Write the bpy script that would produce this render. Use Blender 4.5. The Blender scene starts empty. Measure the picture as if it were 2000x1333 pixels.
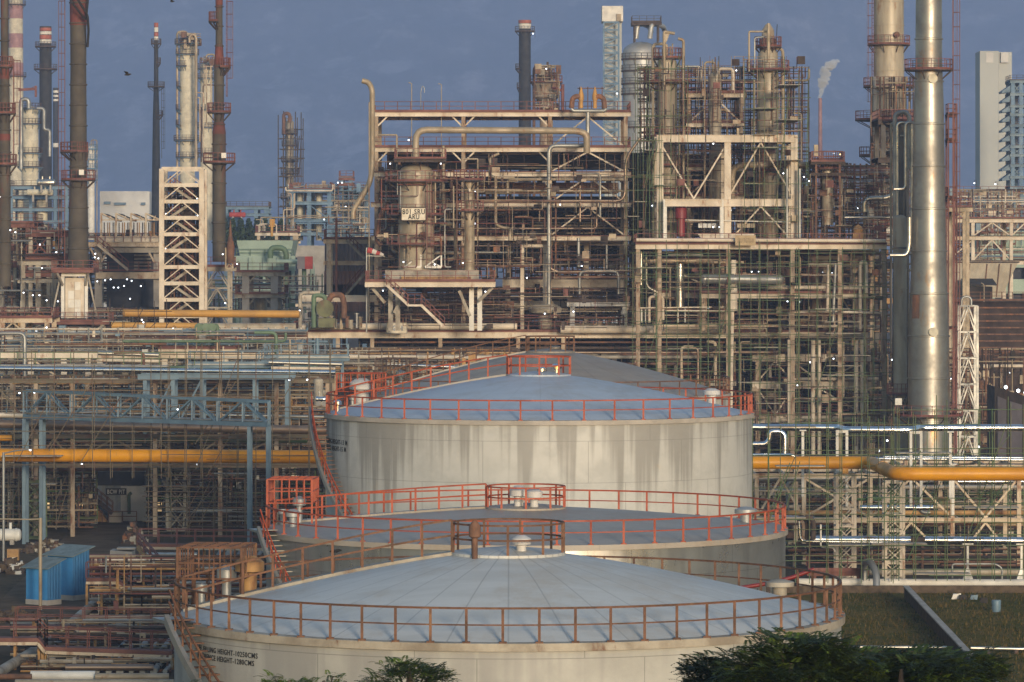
import bpy, math, random
from mathutils import Vector as V
R = math.radians
rnd = random.Random(11)
S = bpy.context.scene
C = S.collection
F = 8000.0          # focal length of the photograph in its own pixels (2000 wide)
CZ = 24.0           # eye height
HY = 500.0          # row of the horizon
# ---------------------------------------------------------------- camera
cd = bpy.data.cameras.new('camera'); cam = bpy.data.objects.new('camera', cd); C.objects.link(cam)
cam.location = (0, 0, CZ); cam.rotation_euler = (R(90), 0, 0)
cd.sensor_width = 36; cd.lens = 36 * F / 2000; cd.shift_y = -(666.5 - HY) / 2000
cd.clip_start = 1; cd.clip_end = 20000
S.camera = cam
# ---------------------------------------------------------------- light
AZ, EL = 164.0, 9.0
w = bpy.data.worlds.new('World'); S.world = w; w.use_nodes = True
nt = w.node_tree; bg = nt.nodes['Background']
sk = nt.nodes.new('ShaderNodeTexSky'); sk.sky_type = 'NISHITA'; sk.sun_disc = False
sk.sun_elevation = R(EL); sk.sun_rotation = R(AZ); sk.air_density = 1.3; sk.dust_density = 0.6; sk.ozone_density = 2.6
nt.links.new(sk.outputs[0], bg.inputs[0]); bg.inputs[1].default_value = 0.15
sd = bpy.data.lights.new('sun', 'SUN'); sd.energy = 2.35; sd.angle = R(10); sd.color = (1, .83, .62)
sun = bpy.data.objects.new('sun', sd); C.objects.link(sun)
dv = V((math.sin(R(AZ)) * math.cos(R(EL)), math.cos(R(AZ)) * math.cos(R(EL)), math.sin(R(EL))))
sun.rotation_euler = dv.to_track_quat('Z', 'Y').to_euler(); sun.location = (60, -80, 60)
S.view_settings.view_transform = 'Standard'; S.view_settings.look = 'None'
S.view_settings.exposure = 0.48; S.view_settings.gamma = 1
S.render.engine = 'CYCLES'
S.cycles.use_denoising = True; S.cycles.max_bounces = 6; S.cycles.diffuse_bounces = 3; S.cycles.glossy_bounces = 3
S.cycles.volume_bounces = 2; S.cycles.transparent_max_bounces = 8; S.cycles.volume_step_rate = 4
# ---------------------------------------------------------------- helpers
def P(x, y, D): return V(((x - 1000) * D / F, D, CZ - (y - HY) * D / F))
def px(D): return D / F
W = {}
class MB:
    def __init__(s): s.v = []; s.f = []; s.m = []; s.sm = []; s.k = 0
    def face(s, idx, sm=False): s.f.append(idx); s.m.append(s.k); s.sm.append(sm)
    def quad(s, a, b, c, d):
        n = len(s.v); s.v += [V(a), V(b), V(c), V(d)]; s.face((n, n+1, n+2, n+3)); return s
    def hull8(s, p):
        n = len(s.v); s.v += [V(q) for q in p]
        for q in ((0,3,2,1),(4,5,6,7),(0,1,5,4),(1,2,6,5),(2,3,7,6),(3,0,4,7)): s.face(tuple(n+i for i in q))
        return s
    def box(s, x0, x1, y0, y1, z0, z1):
        return s.hull8([(x0,y0,z0),(x1,y0,z0),(x1,y1,z0),(x0,y1,z0),(x0,y0,z1),(x1,y0,z1),(x1,y1,z1),(x0,y1,z1)])
    def bar(s, p, q, w, h=None):
        p = V(p); q = V(q); h = h or w; d = (q - p)
        if d.length < 1e-6: return s
        d.normalize()
        a = V((1, 0, 0)) if abs(d.z) > .999 else d.cross(V((0, 0, 1))).normalized()
        b = a.cross(d).normalized(); a = a * w / 2; b = b * h / 2
        return s.hull8([p-a-b, p+a-b, p+a+b, p-a+b, q-a-b, q+a-b, q+a+b, q-a+b])
    def ibeam(s, p, q, w, h, t=.06):
        p = V(p); q = V(q); d = (q - p).normalized()
        vert = abs(d.z) > .999
        b = V((0, 1, 0)) if vert else V((0, 0, 1))
        o = b * (h/2 - t/2)
        s.bar(p + o, q + o, w, t); s.bar(p - o, q - o, w, t); s.bar(p, q, t, h - 2*t - .004)
        return s
    def tube(s, p, q, r, n=8, r2=None): return s.pipe([p, q], r, n, r2=r2)
    def pipe(s, pts, r, n=8, bend=None, r2=None, rs=None):
        pts = [V(p) for p in pts]
        if len(pts) > 2 and rs is None:
            br = bend if bend is not None else r * 3
            o = [pts[0]]
            for i in range(1, len(pts) - 1):
                a, b, c = pts[i-1], pts[i], pts[i+1]
                u = a - b; w_ = c - b; k = min(br, u.length * .49, w_.length * .49)
                if u.length < 1e-6 or w_.length < 1e-6: continue
                u = b + u.normalized() * k; w_ = b + w_.normalized() * k
                for t in (0, .25, .5, .75, 1): o.append(u*(1-t)**2 + b*2*t*(1-t) + w_*t*t)
            o.append(pts[-1]); pts = o
        t0 = (pts[1] - pts[0]).normalized()
        nx = V((0, 0, 1)) if abs(t0.z) < .9 else V((1, 0, 0))
        nx = (nx - t0 * nx.dot(t0)).normalized(); base = len(s.v); L = len(pts)
        for i, p in enumerate(pts):
            t = ((pts[min(i+1, L-1)] - pts[max(i-1, 0)])).normalized()
            nx = (nx - t * nx.dot(t))
            if nx.length < 1e-4: nx = t.orthogonal()
            nx.normalize(); by = t.cross(nx)
            rr = rs[i] if rs else (r if r2 is None else r + (r2 - r) * i / (L - 1))
            for j in range(n):
                a = 2 * math.pi * (j + .5) / n
                s.v.append(p + nx * (rr * math.cos(a)) + by * (rr * math.sin(a)))
        for i in range(L - 1):
            for j in range(n):
                j2 = (j + 1) % n
                s.face((base+i*n+j, base+i*n+j2, base+(i+1)*n+j2, base+(i+1)*n+j), True)
        s.face(tuple(base + j for j in range(n))[::-1]); s.face(tuple(base + (L-1)*n + j for j in range(n)))
        return s
    def lathe(s, c, prof, n=32, a0=0, a1=360):
        c = V(c); full = a1 - a0 >= 360; m = n if full else n + 1; b = len(s.v)
        for r, z in prof:
            for j in range(m):
                a = R(a0 + (a1 - a0) * j / n); s.v.append(c + V((r * math.cos(a), r * math.sin(a), z)))
        for i in range(len(prof) - 1):
            for j in range(n):
                j2 = (j + 1) % m if full else j + 1
                s.face((b+i*m+j, b+i*m+j2, b+(i+1)*m+j2, b+(i+1)*m+j), True)
        return s
    def ball(s, c, r, n=10, k=6, sz=1):
        return s.lathe(c, [(max(r*math.sin(math.pi*i/k), 1e-4), -r*sz*math.cos(math.pi*i/k)) for i in range(k+1)], n)
    def build(s, name, mat, parent=None, ang=38):
        me = bpy.data.meshes.new(name); xs = [v.x for v in s.v]; ys = [v.y for v in s.v]
        o0 = V(((min(xs)+max(xs))/2, (min(ys)+max(ys))/2, min(v.z for v in s.v)))
        me.from_pydata([v - o0 for v in s.v], [], s.f)
        for m_ in (mat if isinstance(mat, (list, tuple)) else [mat]): me.materials.append(MT[m_])
        me.polygons.foreach_set('material_index', s.m); me.polygons.foreach_set('use_smooth', s.sm)
        me.update()
        if any(s.sm): me.set_sharp_from_angle(angle=R(ang))
        o = bpy.data.objects.new(name, me); C.objects.link(o)
        W[o.name] = o0
        if parent: o.parent = parent; o.location = o0 - W[parent.name]
        else: o.location = o0
        return o
def tag(o, label=None, cat=None, group=None, kind=None):
    for k, v in (('label', label), ('category', cat), ('group', group), ('kind', kind)):
        if v: o[k] = v
    return o
def thing(name, label, cat, loc, group=None):
    o = bpy.data.objects.new(name, None); C.objects.link(o); o.location = loc; o.empty_display_size = .5
    W[o.name] = V(loc); return tag(o, label, cat, group)
def copy_tree(o, delta, parent=None, label=None):
    c = o.copy(); C.objects.link(c); c.parent = parent
    if parent is None: c.location = V(o.location) + V(delta)
    W[c.name] = W[o.name] + V(delta)
    if label: c['label'] = label
    for ch in list(KIDS.get(o.name, o.children)): copy_tree(ch, delta, c)
    return c
KIDS = {}
def rail(mb, pts, h=1.1, sp=1.5, r=.035, mid=(.55,), toe=False, closed=False):
    pts = [V(p) for p in pts]
    if closed: pts.append(pts[0])
    for a, b in zip(pts, pts[1:]):
        n = max(1, round((b - a).length / sp))
        for i in range(n + 1 if b is pts[-1] and not closed else n):
            p = a.lerp(b, i / n); mb.bar(p, p + V((0, 0, h)), r * 2)
        for z in (h,) + tuple(h * m for m in mid): mb.bar(a + V((0, 0, z)), b + V((0, 0, z)), r * 1.6)
        if toe: mb.bar(a + V((0, 0, .12)), b + V((0, 0, .12)), .03, .2)
    return mb
def ladder(mb, p, h, out=V((0, -1, 0)), w=.5, cage=True, r=.028):
    p = V(p); out = V(out).normalized(); sd_ = V((-out.y, out.x, 0))
    for k in (-1, 1): mb.bar(p + sd_*k*w/2, p + sd_*k*w/2 + V((0, 0, h)), r * 2)
    n = int(h / .45)
    for i in range(n): mb.bar(p - sd_*w/2 + V((0,0,i*.45+.2)), p + sd_*w/2 + V((0,0,i*.45+.2)), r * 1.2)
    if cage:
        hs = [i * 1.5 + 2.2 for i in range(int((h - 2.2) / 1.5) + 1)]
        A = [R(a) for a in (-60, -20, 20, 60)]
        cr = .48
        for z in hs:
            q = [p + out * (cr * math.cos(a) * 1.5 + .02) + sd_ * cr * math.sin(a) * 1.1 + V((0,0,z)) for a in A]
            q = [p + sd_*-w/2 + V((0,0,z))] + q + [p + sd_*w/2 + V((0,0,z))]
            for a, b in zip(q, q[1:]): mb.bar(a, b, r * 1.4)
        if hs:
            for a in A:
                q = p + out * (cr * math.cos(a) * 1.5 + .02) + sd_ * cr * math.sin(a) * 1.1
                mb.bar(q + V((0,0,hs[0])), q + V((0,0,hs[-1])), r * 1.2)
    return mb
def stairs(mb, p, q, w=.9, dirw=V((0, 1, 0)), hr=True):
    p = V(p); q = V(q); a = dirw.normalized() * w
    mb.bar(p, q, .1, .28); mb.bar(p + a, q + a, .1, .28)
    n = max(2, int(abs(q.z - p.z) / .22))
    for i in range(1, n):
        c = p.lerp(q, i / n); mb.bar(c, c + a, .24, .04)
    return mb
def stair_rails(mb, p, q, w=.9, dirw=V((0, 1, 0)), r=.035):
    a = dirw.normalized() * w; p = V(p); q = V(q)
    for o in (V((0,0,0)), a):
        for h in (.55, 1.05): mb.bar(p+o+V((0,0,h)), q+o+V((0,0,h)), r*1.8)
        for i in range(6):
            c = p.lerp(q, i/5) + o; mb.bar(c, c + V((0,0,1.05)), r*1.8)
    return mb
# ---------------------------------------------------------------- materials
MT = {}
def lk(t, a, b): t.links.new(a, b)
def mnode(t, op, a, b=None, c=None):
    n = t.nodes.new('ShaderNodeMath'); n.operation = op
    for i, v in enumerate((a, b, c)):
        if v is None: continue
        if isinstance(v, (int, float)): n.inputs[i].default_value = v
        else: lk(t, v, n.inputs[i])
    return n.outputs[0]
def mix(t, f, a, b):
    n = t.nodes.new('ShaderNodeMix'); n.data_type = 'RGBA'
    if isinstance(f, (int, float)): n.inputs[0].default_value = f
    else: lk(t, f, n.inputs[0])
    for i, v in ((6, a), (7, b)):
        if isinstance(v, tuple): n.inputs[i].default_value = v + (1,)
        else: lk(t, v, n.inputs[i])
    return n.outputs[2]
def noise(t, vec, sc, det=5, rough=.6, st=(1, 1, 1)):
    if st != (1, 1, 1):
        m = t.nodes.new('ShaderNodeMapping'); m.inputs['Scale'].default_value = st; lk(t, vec, m.inputs[0]); vec = m.outputs[0]
    n = t.nodes.new('ShaderNodeTexNoise'); n.inputs['Scale'].default_value = sc; n.inputs['Detail'].default_value = det
    n.inputs['Roughness'].default_value = rough; lk(t, vec, n.inputs[0]); return n.outputs[0]
def rng(t, v, a, b, c=0, d=1):
    n = t.nodes.new('ShaderNodeMapRange'); n.inputs[1].default_value = a; n.inputs[2].default_value = b
    n.inputs[3].default_value = c; n.inputs[4].default_value = d; n.interpolation_type = 'SMOOTHSTEP'
    lk(t, v, n.inputs[0]); return n.outputs[0]
def newmat(name):
    m = bpy.data.materials.new(name); m.use_nodes = True; MT[name] = m
    t = m.node_tree; b = t.nodes['Principled BSDF']; g = t.nodes.new('ShaderNodeNewGeometry'); return t, b, g.outputs['Position']
def M(name, col, rough=.6, metal=0, col2=None, sc=.8, st=(1, 1, 1), rust=None, ra=.6, rsc=1.1, spec=.5, bump=0):
    t, b, pos = newmat(name)
    col2 = col2 or tuple(c * .72 for c in col)
    n1 = noise(t, pos, sc, 6, .65, st)
    c = mix(t, rng(t, n1, .36, .66), col, col2)
    if rust:
        n2 = noise(t, pos, rsc, 8, .72, (1, 1, .35))
        c = mix(t, rng(t, n2, ra - .05, ra + .12), c, rust)
    lk(t, c, b.inputs['Base Color'])
    b.inputs['Roughness'].default_value = rough; b.inputs['Metallic'].default_value = metal
    b.inputs['Specular IOR Level'].default_value = spec
    lk(t, rng(t, n1, .3, .7, max(0, rough - .1), min(1, rough + .12)), b.inputs['Roughness'])
    if bump:
        bp = t.nodes.new('ShaderNodeBump'); bp.inputs['Strength'].default_value = bump; bp.inputs['Distance'].default_value = .05
        lk(t, n1, bp.inputs['Height']); lk(t, bp.outputs[0], b.inputs['Normal'])
    return MT[name]
RUST = (.13, .05, .022)
M('aged', (.4, .31, .215), .7, 0, (.27, .2, .135), .5, rust=(.17, .075, .035), ra=.53)
M('scafbrown', (.1, .085, .05), .65, 0, (.14, .1, .06), .35, rust=(.13, .055, .03), ra=.55)
M('cream', (.56, .455, .325), .65, 0, (.42, .33, .225), .5, rust=(.24, .11, .05), ra=.55)
M('pale', (.62, .54, .43), .65, 0, (.48, .4, .3), .4, rust=(.28, .14, .07), ra=.59)
M('offwhite', (.7, .67, .6), .6, 0, (.55, .52, .46), .4, rust=(.3, .2, .12), ra=.68)
M('dirtywhite', (.38, .34, .27), .7, 0, (.22, .185, .14), .6, rust=RUST, ra=.6)
M('redrail', (.17, .05, .035), .65, 0, (.11, .038, .03), .6)
M('orangerail', (.36, .058, .013), .6, 0, (.24, .04, .013), 1.2, rust=(.2, .06, .025), ra=.6)
M('brownrail', (.15, .06, .026), .7, 0, (.08, .04, .022), 1.8, rust=(.24, .12, .05), ra=.58)
M('darkrail', (.07, .04, .03), .7)
M('maroon', (.19, .075, .052), .75, 0, (.12, .048, .036), .4)
M('rusty', (.17, .085, .05), .8, 0, (.09, .05, .035), 1.2, rust=(.25, .1, .04), ra=.55)
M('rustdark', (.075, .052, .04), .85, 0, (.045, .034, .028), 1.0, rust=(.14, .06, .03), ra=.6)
M('darkstack', (.085, .07, .05), .8, 0, (.06, .05, .038), .35, rust=(.12, .035, .02), ra=.56, rsc=.35)
M('redstack', (.16, .04, .028), .8, 0, (.1, .035, .025), .6)
M('blackstack', (.03, .03, .034), .8)
M('stackwhite', (.72, .68, .6), .7); M('stackred', (.4, .12, .08), .7); M('stackpink', (.36, .2, .2), .7); M('stackcream', (.62, .56, .42), .7)
M('tan', (.36, .29, .2), .55, .15, (.25, .2, .13), .5, rust=(.2, .1, .05), ra=.58)
M('tan2', (.38, .325, .235), .55, .1, (.26, .215, .15), .8, (1, 1, .2), rust=(.24, .13, .06), ra=.58)
M('steelgrey', (.33, .33, .31), .45, .55, (.22, .22, .21), .5, rust=(.2, .12, .07), ra=.66)
M('bluegrey', (.12, .19, .24), .55, 0, (.085, .135, .18), .5)
M('skyblue', (.14, .225, .31), .7, 0, (.1, .165, .24), .5)
M('hutblue', (.045, .19, .4), .5, 0, (.03, .15, .33), 1.5)
M('hutroof', (.17, .215, .21), .7, 0, (.12, .155, .155), 1.5, rust=(.14, .1, .07), ra=.62)
M('silver', (.8, .79, .76), .2, 1, (.7, .69, .67), 1.2)
M('silverdull', (.62, .58, .5), .36, .95, (.45, .41, .34), 1.0, rust=(.3, .2, .12), ra=.66)
M('galv', (.4, .4, .38), .55, .5, (.34, .34, .34), .5)
M('brownpipe', (.3, .22, .16), .42, .7, (.2, .14, .1), .6)
M('yellow', (.64, .28, .006), .4, 0, (.48, .2, .006), .3, rust=(.3, .16, .04), ra=.64, rsc=.6)
M('yellowdull', (.5, .26, .05), .55, 0, (.38, .2, .05), .4)
M('ochre', (.42, .24, .08), .7, 0, (.28, .15, .06), .6, rust=RUST, ra=.55)
M('scaf', (.06, .115, .038), .6, 0, (.1, .11, .045), .35, rust=(.12, .05, .03), ra=.56)
M('greenpipe', (.11, .17, .1), .65, 0, (.08, .12, .07), .6, rust=(.14, .08, .04), ra=.6)
M('palegreen', (.34, .42, .34), .75, 0, (.27, .34, .27), .2)
M('pinkwall', (.3, .18, .16), .75, 0, (.24, .145, .13), .3)
M('plum', (.2, .17, .17), .75, 0, (.15, .125, .125), .3)
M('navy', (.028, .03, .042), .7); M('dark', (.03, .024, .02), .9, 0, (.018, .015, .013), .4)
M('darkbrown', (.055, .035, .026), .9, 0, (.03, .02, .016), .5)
M('concrete', (.4, .36, .31), .85, 0, (.3, .27, .23), .5, bump=.3)
M('whitewall', (.62, .6, .56), .8, 0, (.46, .44, .41), .12)
M('greytower', (.42, .43, .4), .8, 0, (.37, .38, .36), .06)
M('letter', (.02, .02, .02), .8); M('signwhite', (.68, .62, .5), .6, 0, (.58, .5, .38), 2.0); M('signnavy', (.01, .012, .022), .5)
M('signblue', (.1, .17, .28), .6); M('signtan', (.4, .3, .17), .7, 0, (.34, .25, .14), 3.0); M('signtan2', (.22, .16, .09), .7)
M('firered', (.2, .018, .018), .5); M('sockred', (.4, .06, .05), .8); M('sockwhite', (.6, .55, .5), .8)
M('bark', (.08, .06, .045), .9); M('plastic', (.6, .58, .55), .6)
M('rubble', (.12, .088, .06), .95, 0, (.07, .052, .038), 2.0, bump=.6, spec=0)
M('asphalt', (.17, .125, .085), .9, 0, (.115, .085, .06), .35, spec=0)
M('oliveMachine', (.11, .115, .04), .6, 0, (.07, .07, .03), 1.0, rust=(.12, .06, .03), ra=.56)
def leafmat(n, a, b):
    t, bs, pos = newmat(n); c = mix(t, rng(t, noise(t, pos, 2.2, 4), .35, .65), a, b); lk(t, c, bs.inputs['Base Color'])
    bs.inputs['Roughness'].default_value = .6; bs.inputs['Specular IOR Level'].default_value = .15; bs.inputs['Transmission Weight'].default_value = 0
leafmat('leafdark', (.014, .026, .008), (.03, .046, .012)); leafmat('leafbright', (.06, .1, .012), (.1, .14, .02))
leafmat('leafmid', (.022, .04, .012), (.05, .075, .02))
def emis(n, col, st):
    t, b, pos = newmat(n); b.inputs['Base Color'].default_value = col + (1,); b.inputs['Emission Color'].default_value = col + (1,)
    b.inputs['Emission Strength'].default_value = st
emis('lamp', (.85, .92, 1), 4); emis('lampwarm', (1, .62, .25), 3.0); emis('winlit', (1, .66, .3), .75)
# --- sheet (corrugated) variants
def corr(name, col, col2, per, axis=0):
    t, b, pos = newmat(name); sx = t.nodes.new('ShaderNodeSeparateXYZ'); lk(t, pos, sx.inputs[0])
    h = mnode(t, 'ADD', sx.outputs[0], sx.outputs[1]) if axis == 0 else sx.outputs[2]
    s_ = mnode(t, 'SINE', mnode(t, 'MULTIPLY', h, 6.283 / per))
    bp = t.nodes.new('ShaderNodeBump'); bp.inputs['Strength'].default_value = .8; bp.inputs['Distance'].default_value = .06
    lk(t, s_, bp.inputs['Height']); lk(t, bp.outputs[0], b.inputs['Normal'])
    lk(t, mix(t, rng(t, noise(t, pos, .35, 6, .65), .35, .65), col, col2), b.inputs['Base Color']); b.inputs['Roughness'].default_value = .6
corr('hutsheet', (.04, .22, .48), (.03, .17, .38), .22); corr('pinksheet', (.3, .17, .15), (.24, .135, .12), .5)
corr('plumsheet', (.22, .18, .18), (.17, .14, .14), .5); corr('louvre', (.36, .2, .08), (.24, .13, .055), .55, 2)
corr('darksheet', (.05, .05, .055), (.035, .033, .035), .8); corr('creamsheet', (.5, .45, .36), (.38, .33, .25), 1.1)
corr('greysheet', (.3, .33, .36), (.24, .27, .3), .8)
# --- tank shells and roofs (object space: origin on the tank's axis)
def shellmat(name, base, dark, ztop, drip, metal=0, rough=.6, seam=2.3, streak=(1.1, 1.1, .028), th=.52, warm=None):
    t, b, pos = newmat(name); tc = t.nodes.new('ShaderNodeTexCoord'); ob = tc.outputs['Object']
    sx = t.nodes.new('ShaderNodeSeparateXYZ'); lk(t, ob, sx.inputs[0]); x, y, z = sx.outputs
    dep = mnode(t, 'DIVIDE', mnode(t, 'SUBTRACT', ztop, z), drip)           # 0 at the rim, 1 where the runs have ended
    n = noise(t, ob, 1.05, 3, .55, streak); n2 = noise(t, ob, 3.6, 2, .5, (1, 1, .02))
    v = mnode(t, 'SUBTRACT', mnode(t, 'ADD', n, mnode(t, 'MULTIPLY', n2, .22)), mnode(t, 'MULTIPLY', dep, .3))
    st = mnode(t, 'MULTIPLY', rng(t, v, th - .05, th + .12), .7)
    blot = noise(t, ob, .45, 8, .7)
    c = mix(t, rng(t, blot, .38, .66), base, tuple(q * .84 for q in base))
    if warm: c = mix(t, rng(t, noise(t, ob, .8, 8, .75), .58, .72), c, warm)
    c = mix(t, st, c, dark)
    sm = mnode(t, 'LESS_THAN', mnode(t, 'FRACT', mnode(t, 'DIVIDE', z, seam)), .012)
    row = mnode(t, 'FLOOR', mnode(t, 'DIVIDE', z, seam))
    an = mnode(t, 'ADD', mnode(t, 'MULTIPLY', mnode(t, 'ARCTAN2', y, x), 2.1), mnode(t, 'MULTIPLY', row, .37))
    vs = mnode(t, 'LESS_THAN', mnode(t, 'FRACT', an), .006)
    c = mix(t, mnode(t, 'MULTIPLY', mnode(t, 'MAXIMUM', sm, vs), .6), c, tuple(q * .35 for q in base))
    lk(t, c, b.inputs['Base Color']); b.inputs['Metallic'].default_value = metal
    lk(t, rng(t, blot, .3, .7, rough - .1, rough + .12), b.inputs['Roughness'])
    bp = t.nodes.new('ShaderNodeBump'); bp.inputs['Strength'].default_value = .25; bp.inputs['Distance'].default_value = .12
    lk(t, noise(t, ob, .5, 2), bp.inputs['Height']); lk(t, bp.outputs[0], b.inputs['Normal'])
shellmat('shell_streaked', (.46, .455, .425), (.2, .19, .17), 14.9, 6.5, warm=(.5, .44, .36))
shellmat('shell_plain', (.39, .385, .35), (.26, .255, .24), 12.0, 5.5, th=.53, streak=(.7, .7, .02))
shellmat('shell_galv', (.42, .42, .41), (.3, .3, .3), 10.7, 5, .8, .33, th=.6)
def roofmat(name, base, base2, nseam, line=.5, dashes=False, metal=0, rough=.5):
    t, b, pos = newmat(name); tc = t.nodes.new('ShaderNodeTexCoord'); ob = tc.outputs['Object']
    sx = t.nodes.new('ShaderNodeSeparateXYZ'); lk(t, ob, sx.inputs[0]); x, y, z = sx.outputs
    rad = mnode(t, 'SQRT', mnode(t, 'ADD', mnode(t, 'MULTIPLY', x, x), mnode(t, 'MULTIPLY', y, y)))
    fa = mnode(t, 'FRACT', mnode(t, 'MULTIPLY', mnode(t, 'ARCTAN2', y, x), nseam / 6.28318))
    ln = mnode(t, 'LESS_THAN', mnode(t, 'MULTIPLY', fa, rad), .05 * nseam / 6.28)
    c = mix(t, rng(t, noise(t, ob, .5, 7, .65, (.35, 1.6, 1)), .35, .68), base, base2)
    c = mix(t, rng(t, noise(t, ob, .28, 9, .78), .46, .66, 0, .8), c, tuple(q * w_ for q, w_ in zip(base, (.8, .72, .63))))
    c = mix(t, rng(t, noise(t, ob, .9, 9, .8), .6, .7, 0, .55), c, tuple(q * .55 for q in base))
    c = mix(t, rng(t, noise(t, ob, 1.7, 8, .8), .6, .74, 0, .5), c, tuple(q * 1.16 for q in base))
    if dashes:
        fr = mnode(t, 'FRACT', mnode(t, 'DIVIDE', rad, 1.5)); ring = mnode(t, 'LESS_THAN', fr, .035)
        ln = mnode(t, 'MAXIMUM', ln, mnode(t, 'MULTIPLY', ring, rng(t, noise(t, ob, .35, 2), .45, .55)))
    c = mix(t, mnode(t, 'MULTIPLY', ln, line), c, tuple(q * .3 for q in base))
    lk(t, c, b.inputs['Base Color']); b.inputs['Roughness'].default_value = rough; b.inputs['Metallic'].default_value = metal
roofmat('roof_pale', (.52, .53, .51), (.44, .45, .43), 36, .4); roofmat('roof_blue', (.39, .45, .52), (.35, .4, .46), 28, .2)
roofmat('roof_grey', (.36, .315, .26), (.31, .27, .22), 24, .25, True); roofmat('roof_brown', (.29, .25, .2), (.22, .19, .155), 26, .55, True)
# ---------------------------------------------------------------- air
def haze():
    mb = MB().box(-2600, 2600, -60, 13500, -1, 1750); m = bpy.data.materials.new('haze'); m.use_nodes = True; MT['haze'] = m
    t = m.node_tree; t.nodes.clear(); o = t.nodes.new('ShaderNodeOutputMaterial'); pv = t.nodes.new('ShaderNodeVolumePrincipled')
    pv.inputs['Density'].default_value = .00019; pv.inputs["Color"].default_value = (.5, .66, 1.0, 1); pv.inputs['Anisotropy'].default_value = 0
    lk(t, pv.outputs[0], o.inputs['Volume']); tag(mb.build('haze', 'haze'), 'pale blue haze hanging over the whole plant', None, None, 'stuff')
HAZE = True
if HAZE: haze()
# ================================================================ ground and hills
def ground():
    t, b, pos = newmat('earth'); n = noise(t, pos, .06, 8, .7); n2 = noise(t, pos, .9, 6, .7)
    c = mix(t, rng(t, n, .4, .62), (.1, .075, .05), (.14, .105, .068)); c = mix(t, rng(t, n2, .5, .75), c, (.03, .025, .02))
    lk(t, c, b.inputs['Base Color']); b.inputs['Roughness'].default_value = .95; b.inputs['Specular IOR Level'].default_value = 0
    tag(MB().quad((-2590, -50, 0), (2590, -50, 0), (2590, 13490, 0), (-2590, 13490, 0)).build('ground', 'earth'), kind='structure')
    t, b, pos = newmat('drygrass'); n = noise(t, pos, .22, 8, .7); n2 = noise(t, pos, 2.5, 6, .8)
    c = mix(t, rng(t, n, .38, .62), (.19, .135, .045), (.1, .098, .028)); c = mix(t, rng(t, n2, .45, .7), c, (.045, .033, .012))
    lk(t, c, b.inputs['Base Color']); b.inputs['Roughness'].default_value = .95; b.inputs['Specular IOR Level'].default_value = 0
    tag(MB().quad((10, 200, .004), (60, 200, .004), (60, 293, .004), (10, 293, .004)).build('field', 'drygrass'), kind='structure')
    a = [P(-90, 1262, 252), P(60, 1290, 243), P(330, 1026, 365), P(150, 1026, 365)]
    for q in a: q.z = .005
    tag(MB().quad(*a).build('road', 'asphalt'), kind='structure')
    # dry grass blades
    mb = MB(); r = random.Random(5)
    for i in range(15000):
        y = r.uniform(228, 291); x = r.uniform(.078 * y, .135 * y)
        if r.random() > .35 + .65 * abs(math.sin(x * .55) * math.sin(y * .21 + x * .2)): continue
        h = r.uniform(.06, .3); a = r.uniform(0, 6.28); d = V((math.cos(a), math.sin(a), 0)) * .035; l = V((r.uniform(-.1, .1), r.uniform(-.1, .1), h))
        p = V((x, y, 0)); n = len(mb.v); mb.v += [p - d, p + d, p + l]; mb.k = 0 if r.random() < .6 else 1; mb.face((n, n+1, n+2))
    M('strawblade', (.13, .09, .03), .9, spec=0); M('greenblade', (.035, .042, .01), .9, spec=0)
    tag(mb.build('grass', ['strawblade', 'greenblade']), 'dry grass growing over the bunded field', None, None, 'stuff')
ground()
def hills():
    from mathutils import noise as nz
    t, b, pos = newmat('hillside'); n = noise(t, pos, .02, 10, .72, (1, .35, 1)); n2 = noise(t, pos, .0075, 10, .72, (1, .3, 1.5))
    c = mix(t, rng(t, n, .38, .62), (.11, .12, .13), (.26, .24, .25)); c = mix(t, rng(t, n2, .5, .66, 0, .75), c, (.8, .7, .68))
    lk(t, c, b.inputs['Base Color']); b.inputs['Roughness'].default_value = 1; b.inputs['Specular IOR Level'].default_value = 0
    mb = MB(); nx, ny = 130, 90
    for j in range(ny + 1):
        for i in range(nx + 1):
            x = -2580 + 5160 * i / nx; y = 7500 + 5900 * j / ny; f = (y - 7500) / 5900
            z = 1500 * (f ** 1.1) + (nz.fractal(V((x * .0011, y * .0008, 3)), 1, 2, 6) * 230) * min(1, f * 3) - 3
            mb.v.append(V((x, y, min(z, 1700))))
    for j in range(ny):
        for i in range(nx):
            a = j * (nx + 1) + i; mb.face((a, a + 1, a + nx + 2, a + nx + 1), True)
    tag(mb.build('hills', 'hillside', None, 80), kind='structure')
hills()
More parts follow.
